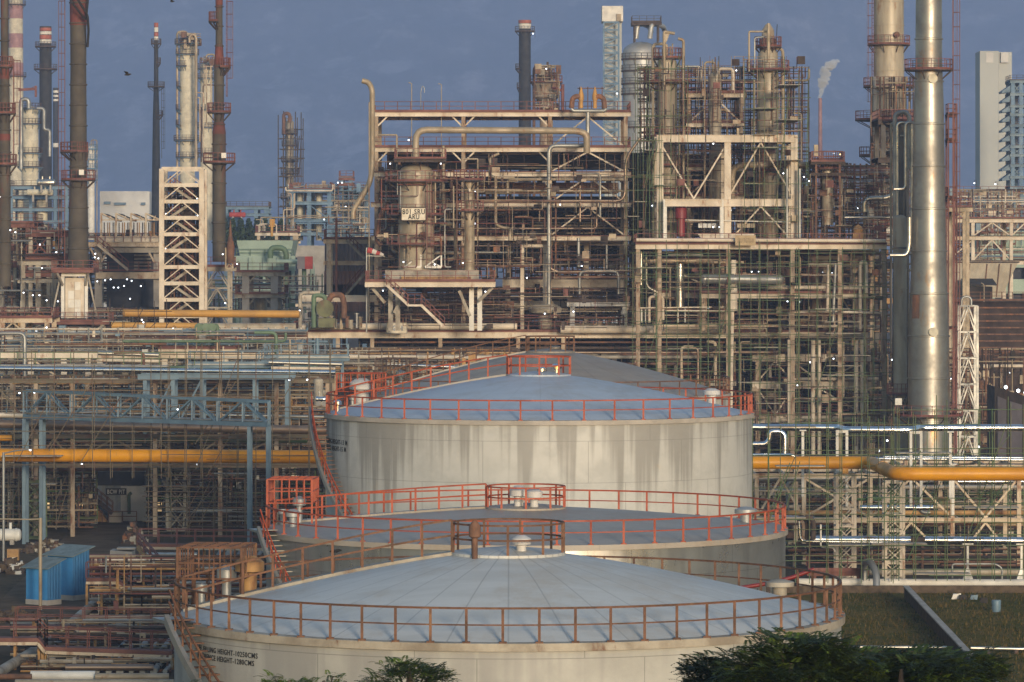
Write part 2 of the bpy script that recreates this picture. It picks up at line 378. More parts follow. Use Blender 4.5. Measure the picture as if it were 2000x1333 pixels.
# ================================================================ storage tanks
def cyl(c, r, a, z): return V((c.x + r * math.cos(a), c.y + r * math.sin(a), z))
def tank(label, cx, D, Rr, zr, zc, rc, mats, posts, rh=1.05, stair0=12, slope=40, text=None, cage=None, walk=True, pw=.075, vents=(), hs=1.0):
    shell, roof, rm, curb, stm = mats
    c = V(((cx - 1000) * D / F, D, 0)); t = thing('storage_tank', label, 'storage tank', c)
    MB().lathe(c, [(Rr, 0), (Rr, zr - .25)], 128).build('shell', shell, t)
    MB().lathe(c, [(Rr - .1, zr - .25), (Rr + .13, zr - .249), (Rr + .13, zr), (Rr - .25, zr + .02)], 128).build('rim', curb, t)
    N = 14; pr = []
    for i in range(N + 1):
        f = i / N; pr.append((Rr - .2 + (rc - Rr + .2) * f, zr + .02 + (zc - zr) * math.sin(f * math.pi / 2 * .62) / math.sin(math.pi / 2 * .62)))
    rf = MB().lathe(c, pr + [(.02, zc + .12)], 128).build('roof', roof, t)
    def zroof(r):
        f = max(0, min(1, (Rr - .2 - r) / (Rr - .2 - rc))); return zr + .02 + (zc - zr) * math.sin(f * math.pi / 2 * .62) / math.sin(math.pi / 2 * .62)
    # perimeter railing: posts and rails
    rl = MB(); ra = Rr - .02; seg = posts * 2
    gap = R(180 + stair0 - 3), R(180 + stair0 + 4)
    ring = [cyl(c, ra, 2 * math.pi * i / seg, zr) for i in range(seg + 1)]
    mr = MB()
    for h, k, q in ((rh, 1.0, rl), (rh * .52, .7, mr)):
        for a, b in zip(ring, ring[1:]): q.bar(a + V((0, 0, h)), b + V((0, 0, h)), pw * k * .75)
    ro = rl.build('railing', rm, t); mr.build('mid_rail', rm, ro)
    for i in range(posts):
        a = 2 * math.pi * (i + .37) / posts; p = cyl(c, ra, a, zr)
        m = MB(); d = V((-math.sin(a), math.cos(a), 0)); n = V((math.cos(a), math.sin(a), 0))
        m.bar(p, p + V((0, 0, rh)), pw); m.box(p.x - .12, p.x + .12, p.y - .12, p.y + .12, zr - .02, zr + .05)
        m.build('post', rm, ro)
    # crown ring
    cr = MB(); n = 28; q = [cyl(c, rc, 2 * math.pi * i / n, zc + .05) for i in range(n + 1)]
    for h in (rh * hs, rh * hs * .52):
        for a, b in zip(q, q[1:]): cr.bar(a + V((0, 0, h)), b + V((0, 0, h)), pw * .7)
    for i in range(0, n, 3): cr.bar(q[i], q[i] + V((0, 0, rh * hs)), pw)
    cr.build('crown_railing', rm, t)
    MB().lathe(c, [(rc + .06, zc - .1), (rc + .06, zc + .1), (rc - .15, zc + .13), (.02, zc + .3)], 48).build('crown', roof, t)
    for dx, dy, h, r, vm in vents:
        p = V((c.x + dx, c.y + dy, zroof(math.hypot(dx, dy)) - .05))
        MB().lathe(p, [(r * .5, 0), (r * .5, h * .55), (r, h * .6), (r, h * .85), (r * .4, h), (.01, h)], 14).build('vent', vm, t)
    # walkway over the roof, from the gauge cage to the crown
    if walk:
        a = R(walk if walk is not True else 180); e = V((-math.sin(a), math.cos(a), 0)); m = MB(); g = MB()
        p0 = cyl(c, Rr - .3, a, zroof(Rr - .3)); last = None; K = 9
        for i in range(K + 1):
            r = Rr - .3 + (rc - Rr + .3) * i / K; p = cyl(c, r, a, zroof(r) + .1) + e * .45
            if last is not None:
                m.hull8([last - e*.9 - V((0,0,.12)), last - V((0,0,.12)), p - V((0,0,.12)), p - e*.9 - V((0,0,.12)), last - e*.9, last, p, p - e*.9])
                for h in (rh, rh * .52): g.bar(last + V((0,0,h)), p + V((0,0,h)), pw * .75)
            g.bar(p, p + V((0, 0, rh)), pw); last = p
        m.build('roof_walkway', curb, t); g.build('walkway_railing', rm, t)
    # spiral stair
    st = MB(); tr = MB(); h_ = MB(); a0 = R(180 + stair0); ro_ = Rr + .85; z = zr + .15; prev = None; i = 0
    while z > .3:
        a = a0 + (zr - z + .15) / math.tan(R(slope)) / ro_
        o = cyl(c, ro_, a, z); n_ = cyl(c, Rr + .02, a, z)
        tr.bar(n_, o, .26, .045)
        if prev is not None and i % 2 == 0:
            st.hull8([prev[0] + V((0,0,-.14)), prev[1] + V((0,0,-.14)), cyl(c, ro_ + .16, a, z - .14), o + V((0,0,-.14)),
                      prev[0] + V((0,0,.2)), prev[1] + V((0,0,.2)), cyl(c, ro_ + .16, a, z + .2), o + V((0,0,.2))])
            for h in (.6, 1.0): h_.bar(prev[0] + V((0,0,h)), o + V((0,0,h)), .06)
            h_.bar(o, o + V((0,0,1.0)), .06)
        if i % 2 == 0: prev = (o, cyl(c, ro_ + .16, a, z))
        z -= .23; i += 1
    so = st.build('stair_stringer', 'steelgrey', t); tr.build('stair_tread', stm, t); h_.build('stair_handrail', rm, t)
    la = MB(); p = cyl(c, Rr + .45, a0 - .03, zr + .12); la.lathe(V((c.x, c.y, 0)), [(Rr - .05, zr + .04), (Rr + 1.0, zr + .04), (Rr + 1.0, zr + .14), (Rr - .05, zr + .14)], 6, 180 + stair0 - 7, 180 + stair0 + 1)
    la.build('stair_landing', 'steelgrey', t)
    if cage:     # open cage over the gauge hatch: (angle, half length, height, bars)
        ang, hl, hh, nb, cm = cage; a = R(ang); e = V((-math.sin(a), math.cos(a), 0)); u = V((math.cos(a), math.sin(a), 0)); m = MB()
        o = cyl(c, Rr - 1.2, a, zr + .05); co = [o + u*sx*1.1 + V((1,0,0))*sy*0 + e*sy*hl for sx, sy in ((-1,-1),(1,-1),(1,1),(-1,1))]
        top = V((0, 0, hh))
        for q, q2 in zip(co, co[1:] + co[:1]):
            m.bar(q, q + top, .09)
            for f in (.5, .75, 1.0): m.bar(q + top*f, q2 + top*f, .055)
            for k in range(1, nb): m.bar(q.lerp(q2, k/nb) + top*.5, q.lerp(q2, k/nb) + top, .045)
        for k in range(1, 5): m.bar(co[0].lerp(co[1], k/5) + top, co[3].lerp(co[2], k/5) + top, .045)
        for k in range(1, nb): m.bar(co[0].lerp(co[3], k/nb) + top, co[1].lerp(co[2], k/nb) + top, .045)
        m.build('gauge_cage', cm, t)
        g = MB(); q = o + V((.3, .4, 0)); g.lathe(q, [(.16, 0), (.16, .9), (.34, .95), (.34, 1.25), (.1, 1.4), (.01, 1.4)], 12)
        q = o + V((-.5, -.3, 0)); g.lathe(q, [(.12, 0), (.12, .5), (.2, .55), (.2, .8), (.01, .82)], 12); g.build('gauge_hatch', 'galv', t)
    if text:
        lines, ta, tz, th = text
        for li, s in enumerate(lines):
            me = textmesh(s, th)
            wd = max(v.co.x for v in me.vertices)
            for v in me.vertices:
                a = R(ta) + (v.co.x - wd / 2) / Rr; v.co = cyl(c, Rr + .012 + v.co.z, a, tz - li * th * 1.45 + v.co.y) - W[t.name]
            o = bpy.data.objects.new('painted_text', me); C.objects.link(o); o.parent = t; me.materials.append(MT['letter']); W[o.name] = W[t.name]
    return t, c
def textmesh(s, h, ext=.004, sx=1.0, bold=.012):
    cu = bpy.data.curves.new('text', 'FONT'); cu.body = s; cu.size = h * 1.42; cu.extrude = ext; cu.resolution_u = 2; cu.offset = h * bold; cu.space_character = 1.12
    o = bpy.data.objects.new('text', cu); C.objects.link(o); bpy.context.view_layer.update()
    me = bpy.data.meshes.new_from_object(o.evaluated_get(bpy.context.evaluated_depsgraph_get())); bpy.data.objects.remove(o)
    if sx != 1:
        for v in me.vertices: v.co.x *= sx
    me.name = 'lettering'; return me
T1, c1 = tank('nearest pale grey tank with brown rusted railing and light blue-white domed roof', 992, 138, 11.2, 12.0, 13.93, 1.88,
     ('shell_plain', 'roof_pale', 'brownrail', 'dirtywhite', 'rusty'), 62, 1.08, 24, 38,
     (('SAFE FILLING HEIGHT-10250CMS', 'REFERENCE HEIGHT-1280CMS'), 215, 11.2, .17), (172, 1.2, 2.1, 6, 'brownrail'), True, .085,
     ((.45, -.9, .75, .33, 'plastic'), (-1.1, -1.7, 1.3, .2, 'rusty'), (-8.8, 1.5, 1.3, .5, 'ochre'), (9.3, 2.2, .6, .5, 'dirtywhite')), hs=.96)
m = MB(); a = R(-54); p = cyl(c1, 11.2, a, 11.05); u = V((math.cos(a), math.sin(a), 0)); m.tube(p, p + u * .35, .2, 16); m.tube(p + u * .3, p + u * .38, .27, 16)
m.build('nozzle', 'galv', T1)
T2, c2 = tank('low galvanised tank with orange railing and flat grey roof, second from the front', 1027, 200, 12.65, 10.75, 11.65, 1.9,
     ('shell_galv', 'roof_grey', 'orangerail', 'roof_grey', 'dirtywhite'), 50, 1.1, 20, 42, None, (176, 1.3, 2.3, 6, 'orangerail'), 172, .1,
     ((-.35, -.9, 1.2, .45, 'plastic'), (.4, -1.2, 1.1, .4, 'plastic'), (10.8, 1.0, .8, .55, 'galv'), (-11.3, -1.5, .9, .35, 'galv')), hs=.96)
T3, c3 = tank('tall off-white tank streaked with grey runs under a pale blue cone roof', 1053, 237, 12.3, 14.95, 17.05, 1.8,
     ('shell_streaked', 'roof_blue', 'orangerail', 'concrete', 'rusty'), 44, 1.1, 3, 40,
     (('SAFE FILLING HEIGHT-13 M', 'REFERENCE HEIGHT-15 M'), 196, 13.3, .27), (160, 1.1, 2.1, 5, 'orangerail'), 168, .1,
     ((.15, -.3, .55, .28, 'silver'), (1.0, -.2, .75, .3, 'silver'), (10.0, .3, .9, .5, 'plastic'), (-10.4, 3.0, 1.6, .7, 'plastic'), (-11.6, -1.5, .7, .25, 'silver')), hs=.98)
T4, c4 = tank('farthest tank with brown-grey patched roof behind the tall streaked tank', 1075, 275, 12.0, 14.8, 17.5, 1.6,
     ('shell_streaked', 'roof_brown', 'brownrail', 'concrete', 'rusty'), 44, 1.05, 3, 40, None, (165, 1.3, 2.2, 8, 'darkrail'), 172, .09,
     ((.3, 0, .5, .4, 'roof_brown'),))
# ================================================================ generic plant builders
def solo(mb, name, label, cat, mat, group=None): return tag(mb.build(name, mat), label, cat, group)
def pipe(label, pts, rp, mat, name='process_pipe', cat='pipe', group=None, n=12, bend=None, flange=0):
    q = [P(*p) for p in pts]; r = rp * px(pts[0][2]); mb = MB().pipe(q, r, n, bend)
    if flange:
        for a, b in zip(q, q[1:]):
            L = (b - a).length; k = int(L / flange)
            d = (b - a).normalized()
            for i in range(1, k + 1):
                c = a + d * (L * i / (k + 1)); mb.tube(c - d * .05, c + d * .05, r * 1.06, n)
    return solo(mb, name, label, cat, mat, group)
def frame(name, label, xs, ys, D, dep, mats, rails=(), br=(), bh=.5, cw=.4, yb=None, ext=.6, decks=None, group=None, cat='steel frame', rows=2, joist=True, cols=True, dth=.1):
    cm, bm, rm, dm = mats; X = [P(x, 0, D).x for x in xs]; Z = [P(0, y, D).z for y in ys]; zb = 0 if yb is None else P(0, yb, D).z
    t = thing(name, label, cat, ((X[0] + X[-1]) / 2, D + dep / 2, zb), group); Ys = [D + dep * k / (rows - 1) for k in range(rows)] if rows > 1 else [D]
    for x in X if cols else ():
        for y in Ys: MB().ibeam((x, y, zb), (x, y, Z[0]), cw, cw).build('column', cm, t)
    for i, z in enumerate(Z):
        zz = z - bh / 2
        MB().ibeam((X[0] - ext, Ys[0] - cw * .56, zz), (X[-1] + ext, Ys[0] - cw * .56, zz), .22, bh, .05).build('beam', bm, t)
        if rows > 1:
            MB().ibeam((X[0] - ext, Ys[-1] + cw * .56, zz), (X[-1] + ext, Ys[-1] + cw * .56, zz), .22, bh, .05).build('beam', bm, t)
            if joist:
                m = MB(); n = max(2, int((X[-1] - X[0]) / 2.2))
                for k in range(n + 1):
                    x = X[0] + (X[-1] - X[0]) * k / n; m.bar((x, Ys[0] - .1, zz - .02), (x, Ys[-1] + .1, zz - .02), .14, bh * .72)
                m.build('cross_beam', bm, t)
            if decks is None or i in decks:
                MB().box(X[0] - ext - .02, X[-1] + ext + .02, Ys[0] - cw * .56 - .2, Ys[-1] + cw * .56 + .15, z + .003, z + dth).build('deck', dm, t)
        if i in rails:
            m = MB(); rail(m, [(X[0] - ext + .1, Ys[-1] + .2, z + .07), (X[0] - ext + .1, Ys[0] - .25, z + .07), (X[-1] + ext - .1, Ys[0] - .25, z + .07), (X[-1] + ext - .1, Ys[-1] + .2, z + .07)], 1.1, 1.4, .04, toe=True)
            m.build('railing', rm, t)
    for bay, lv, ty in br:
        x0, x1 = X[bay], X[bay + 1]; z1 = Z[lv] - bh; z0 = Z[lv + 1] + .02 if lv + 1 < len(Z) else zb; y = Ys[0] - .02; xm = (x0 + x1) / 2
        L = {'V': [((x0, z0), (xm, z1)), ((x1, z0), (xm, z1))], 'W': [((x0, z1), (xm, z0)), ((x1, z1), (xm, z0))], '/': [((x0, z0), (x1, z1))], '\\': [((x0, z1), (x1, z0))],
             'X': [((x0, z0), (x1, z1)), ((x0, z1), (x1, z0))], 'K': [((x0, z1 - 1.2), (x0 + 1.2, z1)), ((x1, z1 - 1.2), (x1 - 1.2, z1))]}[ty]
        for k, (a, b) in enumerate(L): MB().bar((a[0], y + k * .11, a[1]), (b[0], y + k * .11, b[1]), .16, .16).build('brace', bm, t)
    return t
def platform(t, c, r, z, ri, rm='redrail', dm='rustdark', a0=0, a1=360, rh=1.1):
    n = 20 if a1 - a0 >= 300 else 12
    o = MB().lathe(c, [(ri, z - .12), (r, z - .12), (r, z), (ri, z)], n, a0, a1)
    for k in range(8):
        a = R(a0 + (a1 - a0) * (k + .5) / 8); o.bar(cyl(c, r * .97, a, z - .15), cyl(c, ri, a, z - 1.0), .09)
    o = o.build('platform', dm, t)
    m = MB(); pts = [cyl(c, r - .05, R(a0 + (a1 - a0) * k / n), z) for k in range(n + 1)]
    for a, b in zip(pts, pts[1:]):
        m.bar(a, a + V((0, 0, rh)), .07)
        for h in (rh, rh * .52): m.bar(a + V((0, 0, h)), b + V((0, 0, h)), .06)
        m.bar(a + V((0, 0, .1)), b + V((0, 0, .1)), .03, .2)
    m.build('railing', rm, o)
def vessel(name, label, cx, wid, yt, yb, D, mat, plats=(), cat='process column', dome=True, bands=3.0, lad=None, man=(), group=None, prof=None, rm='redrail', pipes=(), pm='tan', n=28, dm='rustdark', top=True):
    """cx, wid, yt, yb in photo pixels at depth D; plats: (y, extra radius px, a0, a1)"""
    r = wid / 2 * px(D); c0 = P(cx, yb, D); zt = P(cx, yt, D).z; zb = c0.z; t = thing(name, label, cat, c0, group); c = V((c0.x, c0.y, 0)); m = MB()
    if prof: pr = [(w_ / 2 * px(D), P(0, y, D).z) for w_, y in prof]
    else:
        pr = [(r, zb), (r, zt - (r * .6 if dome else 0))]
        if dome: pr += [(r * math.cos(a), zt - r * .6 + r * .6 * math.sin(a)) for a in (.3, .6, .9, 1.2, 1.45)]
        pr += [(.01, zt)]
    m.lathe(c, pr, n)
    if bands:
        z = zb + bands * .6; 
        while z < zt - r * .7:
            rr = r
            if prof:
                for (r0, z0), (r1, z1) in zip(pr, pr[1:]):
                    if z0 <= z <= z1 and z1 > z0: rr = r0 + (r1 - r0) * (z - z0) / (z1 - z0)
            m.lathe(c, [(rr, z - .06), (rr + .05, z - .05), (rr + .05, z + .05), (rr, z + .06)], n); z += bands
    m.build('shell', mat, t)
    for pl in plats:
        y, ex = pl[:2]; a0, a1 = pl[2:] if len(pl) > 2 else (0, 360); rr = r
        if prof:
            z = P(0, y, D).z
            for (r0, z0), (r1, z1) in zip(pr, pr[1:]):
                if z0 <= z <= z1 and z1 > z0: rr = r0 + (r1 - r0) * (z - z0) / (z1 - z0)
        platform(t, c, rr + ex * px(D), P(0, y, D).z, rr + .02, rm, dm, a0, a1)
    if lad:
        a, y0, y1 = lad; a = R(a); d = V((math.cos(a), math.sin(a), 0)); z0, z1 = P(0, y1, D).z, P(0, y0, D).z
        ladder(MB(), c + d * (r + .25) + V((0, 0, z0)), z1 - z0, d).build('ladder', rm, t)
    for a, y, rr, mm in man:
        a = R(a); d = V((math.cos(a), math.sin(a), 0)); z = P(0, y, D).z; q = c + d * r * .96 + V((0, 0, z)); rr *= px(D)
        MB().tube(q, q + d * (r * .04 + .35), rr * .85, 16).tube(q + d * (r * .04 + .35), q + d * (r * .04 + .47), rr, 16).build('manhole', mm, t)
    if top and dome:
        m = MB(); k = rnd.random()
        m.pipe([(c.x, c.y, zt - .1), (c.x, c.y, zt + r * .8 + .6), (c.x + (r + .5) * (1 if k > .5 else -1), c.y - .2, zt + r * .8 + .6), (c.x + (r + .5) * (1 if k > .5 else -1), c.y - .2, zb)], max(.12, r * .16), 8)
        for i in range(3):
            a = rnd.uniform(0, 6.28); q = cyl(c, r * .55, a, zt - .4); m.tube(q, q + V((0, 0, rnd.uniform(.8, 1.9))), .09, 6).tube(q + V((0,0,.7)), q + V((0,0,.8)), .17, 6)
        m.build('overhead_pipe', pm, t)
    return t
def lattice(label, x0, x1, yt, yb, D, mat='dirtywhite', n=5, wz=.16, dep=1.6, group=None, pat='X', name='lattice_trestle', hb=.14):
    a, b = P(x0, yt, D), P(x1, yb, D); t = thing(name, label, 'trestle', ((a.x + b.x) / 2, D + dep / 2, b.z), group)
    for x in (a.x, b.x):
        for y in (D, D + dep): MB().bar((x, y, b.z), (x, y, a.z), wz, wz).build('leg', mat, t)
    for k, y in enumerate((D - .02, D + dep + .02)):
        for i in range(n + 1):
            z = b.z + (a.z - b.z) * i / n
            MB().bar((a.x, y, z), (b.x, y, z), .1, hb).build('crossbar', mat, t)
        for i in range(n):
            z0 = b.z + (a.z - b.z) * i / n; z1 = b.z + (a.z - b.z) * (i + 1) / n; m = MB()
            if pat == 'X': m.bar((a.x, y - .03, z0), (b.x, y - .03, z1), .08); m.bar((a.x, y + .06, z1), (b.x, y + .06, z0), .08)
            else: m.bar((a.x, y - .03, z0), ((a.x + b.x) / 2, y - .03, z1), .12); m.bar((b.x, y - .03, z0), ((a.x + b.x) / 2, y - .03, z1), .12)
            m.build('brace', mat, t)
    for i in range(n + 1):
        z = b.z + (a.z - b.z) * i / n
        for x in (a.x, b.x): MB().bar((x, D, z), (x, D + dep, z), .09, .12).build('tie', mat, t)
    return t
def scaffold(label, x0, y0, x1, y1, D, nx, ny, dep=1.4, mat='scaf', seed=1, r=.05, group='tube scaffolds around the plant', keep=.85, diag=2):
    q = random.Random(seed); a, b = P(x0, y0, D), P(x1, y1, D); t = thing('tube_scaffold', label, 'scaffold', ((a.x + b.x) / 2, D, b.z), group)
    for i in range(nx + 1):
        x = a.x + (b.x - a.x) * i / nx + q.uniform(-.25, .25)
        for k, y in enumerate((D, D + dep)):
            if k and q.random() < .4: continue
            MB().tube((x, y, b.z), (x + q.uniform(-.05, .05), y, a.z + q.uniform(-.5, 1.1)), r, 5).build('standard', mat, t)
    for j in range(ny + 1):
        z = b.z + (a.z - b.z) * (j + .5) / (ny + 1) + q.uniform(-.2, .2)
        for k, y in enumerate((D - .1, D + dep + .1)):
            if q.random() > keep: continue
            f0 = 0 if q.random() < .7 else q.uniform(0, .4); f1 = 1 if q.random() < .7 else q.uniform(.6, 1)
            MB().tube((a.x + (b.x - a.x) * f0 - .3, y, z + .3 * k), (a.x + (b.x - a.x) * f1 + .3, y, z + .3 * k + q.uniform(-.1, .1)), r, 5).build('ledger', mat, t)
        if q.random() < .3:
            f = q.uniform(0, .6); MB().box(a.x + (b.x - a.x) * f, a.x + (b.x - a.x) * min(1, f + .35), D, D + dep, z + .06, z + .12).build('plank', 'dirtywhite', t)
    for i in range(diag):
        f = q.random(); g = min(1, f + .25); MB().tube((a.x + (b.x - a.x) * f, D - .2, b.z + (a.z - b.z) * q.random() * .4), (a.x + (b.x - a.x) * g, D - .2, b.z + (a.z - b.z) * (.5 + .5 * q.random())), r, 5).build('brace', mat, t)
    return t
def exchanger(label, x0, x1, y, rp, D, mat='tan', group='horizontal drums in the plant', sad=1.2, name='horizontal_drum'):
    a, b = P(x0, y, D), P(x1, y, D); r = rp * px(D); t = thing(name, label, 'drum', ((a.x + b.x) / 2, D, a.z - r - sad), group); X = V((1, 0, 0)); m = MB()
    e = r * .45
    pts = [a + X * (e * (1 - math.cos(k)) ) for k in ()]
    rs = [.02, r * .6, r * .9, r, r, r * .9, r * .6, .02]; xs = [0, e * .15, e * .5, e, b.x - a.x - e, b.x - a.x - e * .5, b.x - a.x - e * .15, b.x - a.x]
    m.pipe([a + X * k for k in xs], r, 20, rs=rs)
    for f in (.14, .86):
        q = a.lerp(b, f); m.tube(q - X * .07, q + X * .07, r * 1.1, 20)
    m.build('shell', mat, t)
    for f in (.25, .75):
        q = a.lerp(b, f); MB().box(q.x - .16, q.x + .16, D - r * .7, D + r * .7, a.z - r - sad, a.z - r * .5).build('saddle', 'concrete', t)
    m = MB()
    for f in (.3, .7): q = a.lerp(b, f); m.tube(q + V((0,0,r*.9)), q + V((0,0,r+.5)), r * .25, 10)
    m.build('nozzle', mat, t); return t
NP = [0]
def tangle(label, x0, y0, x1, y1, D0, D1, n, mats, rr=(1.2, 3.2), seed=0, vert=.45, group=None, name='process_pipe'):
    q = random.Random(seed * 7 + 3)
    for i in range(n):
        NP[0] += 1; D = q.uniform(D0, D1); r = q.uniform(*rr); x = q.uniform(x0, x1); y = q.uniform(y0, y1)
        if q.random() < vert:
            h = q.uniform(.3, .8) * (y1 - y0); ya = max(y0, y - h / 2); yb_ = min(y1, y + h / 2); pts = [(x, ya, D), (x, yb_, D)]
            if q.random() < .6: dx = q.choice((-1, 1)) * q.uniform(8, 60); pts.insert(0, (min(x1, max(x0, x + dx)), ya, D))
            if q.random() < .3: dx = q.choice((-1, 1)) * q.uniform(8, 50); pts.append((min(x1, max(x0, x + dx)), yb_, D))
        else:
            w_ = q.uniform(.25, .8) * (x1 - x0); xa = max(x0, x - w_ / 2); xb = min(x1, x + w_ / 2); pts = [(xa, y, D), (xb, y, D)]
            if q.random() < .6: pts.append((xb, min(y1, max(y0, y + q.choice((-1, 1)) * q.uniform(8, 60))), D))
            if q.random() < .4: pts.insert(0, (xa, min(y1, max(y0, y + q.choice((-1, 1)) * q.uniform(8, 60))), D))
        ok = [pts[0]]
        for p in pts[1:]:
            if abs(p[0] - ok[-1][0]) + abs(p[1] - ok[-1][1]) > 4: ok.append(p)
        if len(ok) > 1: pipe(label, ok, r, q.choice(mats), name, 'pipe', group or label, 10)
def pipework(label, x0, y0, x1, y1, D0, D1, n, mats, rr=(.5, 2.2), seed=0, vert=.5, L=(.08, .5), boxes=.12):
    """a mass of small-bore lines, brackets, valves and junction boxes that reads as one tangle"""
    q = random.Random(seed * 13 + 5); m = MB()
    for i in range(n):
        m.k = q.randrange(len(mats)); D = q.uniform(D0, D1); s_ = px(D); r = q.uniform(*rr) * s_; x = q.uniform(x0, x1); y = q.uniform(y0, y1)
        if q.random() < boxes:
            p = P(x, y, D); a = q.uniform(2, 8) * s_; b = q.uniform(2, 9) * s_; m.box(p.x - a, p.x + a, D - a, D + a, p.z - b, p.z + b); continue
        if q.random() < vert:
            h = q.uniform(*L) * (y1 - y0); a = (x, max(y0, y - h), D); b = (x, min(y1, y + h), D); c = (x + q.uniform(-30, 30), b[1], D)
        else:
            h = q.uniform(*L) * (x1 - x0); a = (max(x0, x - h), y, D); b = (min(x1, x + h), y, D); c = (b[0], y + q.uniform(-30, 30), D)
        m.tube(P(*a), P(*b), r, 6)
        if q.random() < .4: m.tube(P(*b), P(min(x1, max(x0, c[0])), min(y1, max(y0, c[1])), D), r, 6)
        if q.random() < .3:
            p = P(*a).lerp(P(*b), q.random()); d = (P(*b) - P(*a)).normalized() if a != b else V((0,0,1)); m.tube(p - d * r, p + d * r, r * 2.2, 8)
    return tag(m.build('pipework', mats), label, None, None, 'stuff')
def lamp(x, y, D, warm=False, label=None, group='lit lamps on the plant', arm=True):
    p = P(x, y, D); r = max(.07, 1.35 * px(D)); t = thing('flood_lamp', label or 'small white lamp lit on the steelwork', 'lamp', p, group)
    MB().ball(p, r, 8, 5).build('bulb', 'lampwarm' if warm else 'lamp', t)
    m = MB().tube(p + V((0, .02, r * .6)), p + V((0, .02, r * 2.2)), r * .9, 8, r * .35)
    m.pipe([p + V((0, .02, r * 2.1)), p + V((0, .02, r * 3.6)), p + V((r * 3, .02, r * 3.6)), p + V((r * 3, .02, -r * 6))], .03, 5); m.build('bracket', 'rustdark', t)
def sign(name, label, x0, y0, x1, y1, D, mat, lines, lm, frame_m=None, th=None, dep=.08, sx=1.0):
    a, b = P(x0, y0, D), P(x1, y1, D); t = thing(name, label, 'sign', ((a.x + b.x) / 2, D, b.z)); w_ = b.x - a.x; h = a.z - b.z
    MB().box(a.x, b.x, D - dep, D, b.z, a.z).build('panel', mat, t)
    if frame_m:
        m = MB()
        for p, q in (((a.x, a.z), (b.x, a.z)), ((a.x, b.z), (b.x, b.z)), ((a.x, b.z), (a.x, a.z)), ((b.x, b.z), (b.x, a.z))): m.bar((p[0], D - dep - .02, p[1]), (q[0], D - dep - .02, q[1]), .09, .09)
        m.build('frame', frame_m, t)
    n = len(lines)
    for i, (s, fx, fh) in enumerate(lines):
        me = textmesh(s, h * fh, .012, 1, .03); xs = [v.co.x for v in me.vertices]; k = w_ * fx / (max(xs) - min(xs)); x0_ = min(xs)
        zc = a.z - h * (i + .5 + (.12 if n > 1 and i == 0 else -.1 if n > 1 else 0)) / n
        for v in me.vertices: v.co = V(((v.co.x - x0_) * k - w_ * fx / 2, -dep - .014 - v.co.z, zc + v.co.y - h * fh / 2)) + V((0, 0, -W[t.name].z))
        o = bpy.data.objects.new('lettering', me); C.objects.link(o); o.parent = t; me.materials.append(MT[lm]); W[o.name] = W[t.name]
    return t
# ================================================================ far plant, under the hills
FR = ('dirtywhite', 'dirtywhite', 'redrail', 'rustdark')
def stack(name, label, cx, D, prof, mat, plats=(), tops=(), lad=None, rm='redrail', bands=0, dm='rustdark', n=20):
    """prof: [(width px, y)] bottom to top; tops: [(y0, y1, mat)] painted rings"""
    pr = [(w_ / 2 * px(D), P(0, y, D).z) for w_, y in prof]; c = P(cx, 0, D); c.z = 0; zb = pr[0][1]
    t = thing(name, label, 'stack', (c.x, c.y, zb))
    def rad(z):
        for (r0, z0), (r1, z1) in zip(pr, pr[1:]):
            if z0 - .01 <= z <= z1 + .01: return r0 + (r1 - r0) * (z - z0) / max(1e-6, z1 - z0)
        return pr[-1][0]
    MB().lathe(c, pr + [(pr[-1][0] * .8, pr[-1][1])], n).build('shaft', mat, t)
    for y0, y1, mm in tops:
        z1, z0 = P(0, y0, D).z, P(0, y1, D).z; MB().lathe(c, [(rad(z0) + .03, z0), (rad(z1) + .03, z1)], n).build('painted_band', mm, t)
    if bands:
        z = zb + bands
        while z < pr[-1][1]: r = rad(z); MB().lathe(c, [(r, z - .1), (r + .12, z - .06), (r + .12, z + .06), (r, z + .1)], n).build('stiffener', mat, t); z += bands
    for pl in plats:
        z = P(0, pl[0], D).z; a0, a1 = pl[2:] if len(pl) > 2 else (0, 360); platform(t, c, rad(z) + pl[1] * px(D), z, rad(z) + .02, rm, dm, a0, a1)
    if lad:
        a, y0, y1 = lad; a = R(a); d = V((math.cos(a), math.sin(a), 0)); z0, z1 = P(0, y1, D).z, P(0, y0, D).z
        ladder(MB(), c + d * (max(rad(z0), rad(z1)) + .35) + V((0, 0, z0)), z1 - z0, d, r=.03).build('ladder', rm, t)
    return t
# striped concrete chimney at the left edge, dark stack, small stack, flare stack
stack('chimney', 'tall cream chimney with dusky pink bands behind the brown stacks', 31, 1100, [(34, 470), (29, 150), (27, -15)], 'stackcream',
      [(150, 6), (10, 6)], [(-15, -2, 'stackpink'), (12, 37, 'stackpink'), (66, 94, 'stackpink'), (123, 151, 'stackpink')], rm='darkrail')
stack('stack', 'black stack with two ring platforms and red-white banded head', 89, 900, [(25, 470), (24, 136), (23, 52)], 'blackstack', [(92, 9), (136, 11)],
      [(55, 61, 'stackred'), (62, 68, 'stackwhite'), (69, 77, 'stackred'), (78, 85, 'stackwhite')], rm='darkrail')
stack('stack', 'thin grey stack with white rings beside the black stack', 109, 1300, [(12, 470), (11, 172)], 'blackstack', (), [(177, 182, 'stackwhite'), (186, 190, 'stackwhite'), (194, 198, 'stackwhite'), (280, 288, 'stackwhite')])
stack('flare_stack', 'slender dark flare stack with red and white tip over the white shed', 305, 900, [(20, 470), (15, 300), (13, 226), (9, 160), (8, 45)], 'blackstack',
      [(86, 6), (123, 5, -90, 60), (170, 12), (226, 7, -90, 40)], [(45, 53, 'stackred'), (54, 63, 'stackwhite'), (64, 71, 'stackred'), (72, 79, 'stackwhite')], (0, 170, 310), rm='rustdark')
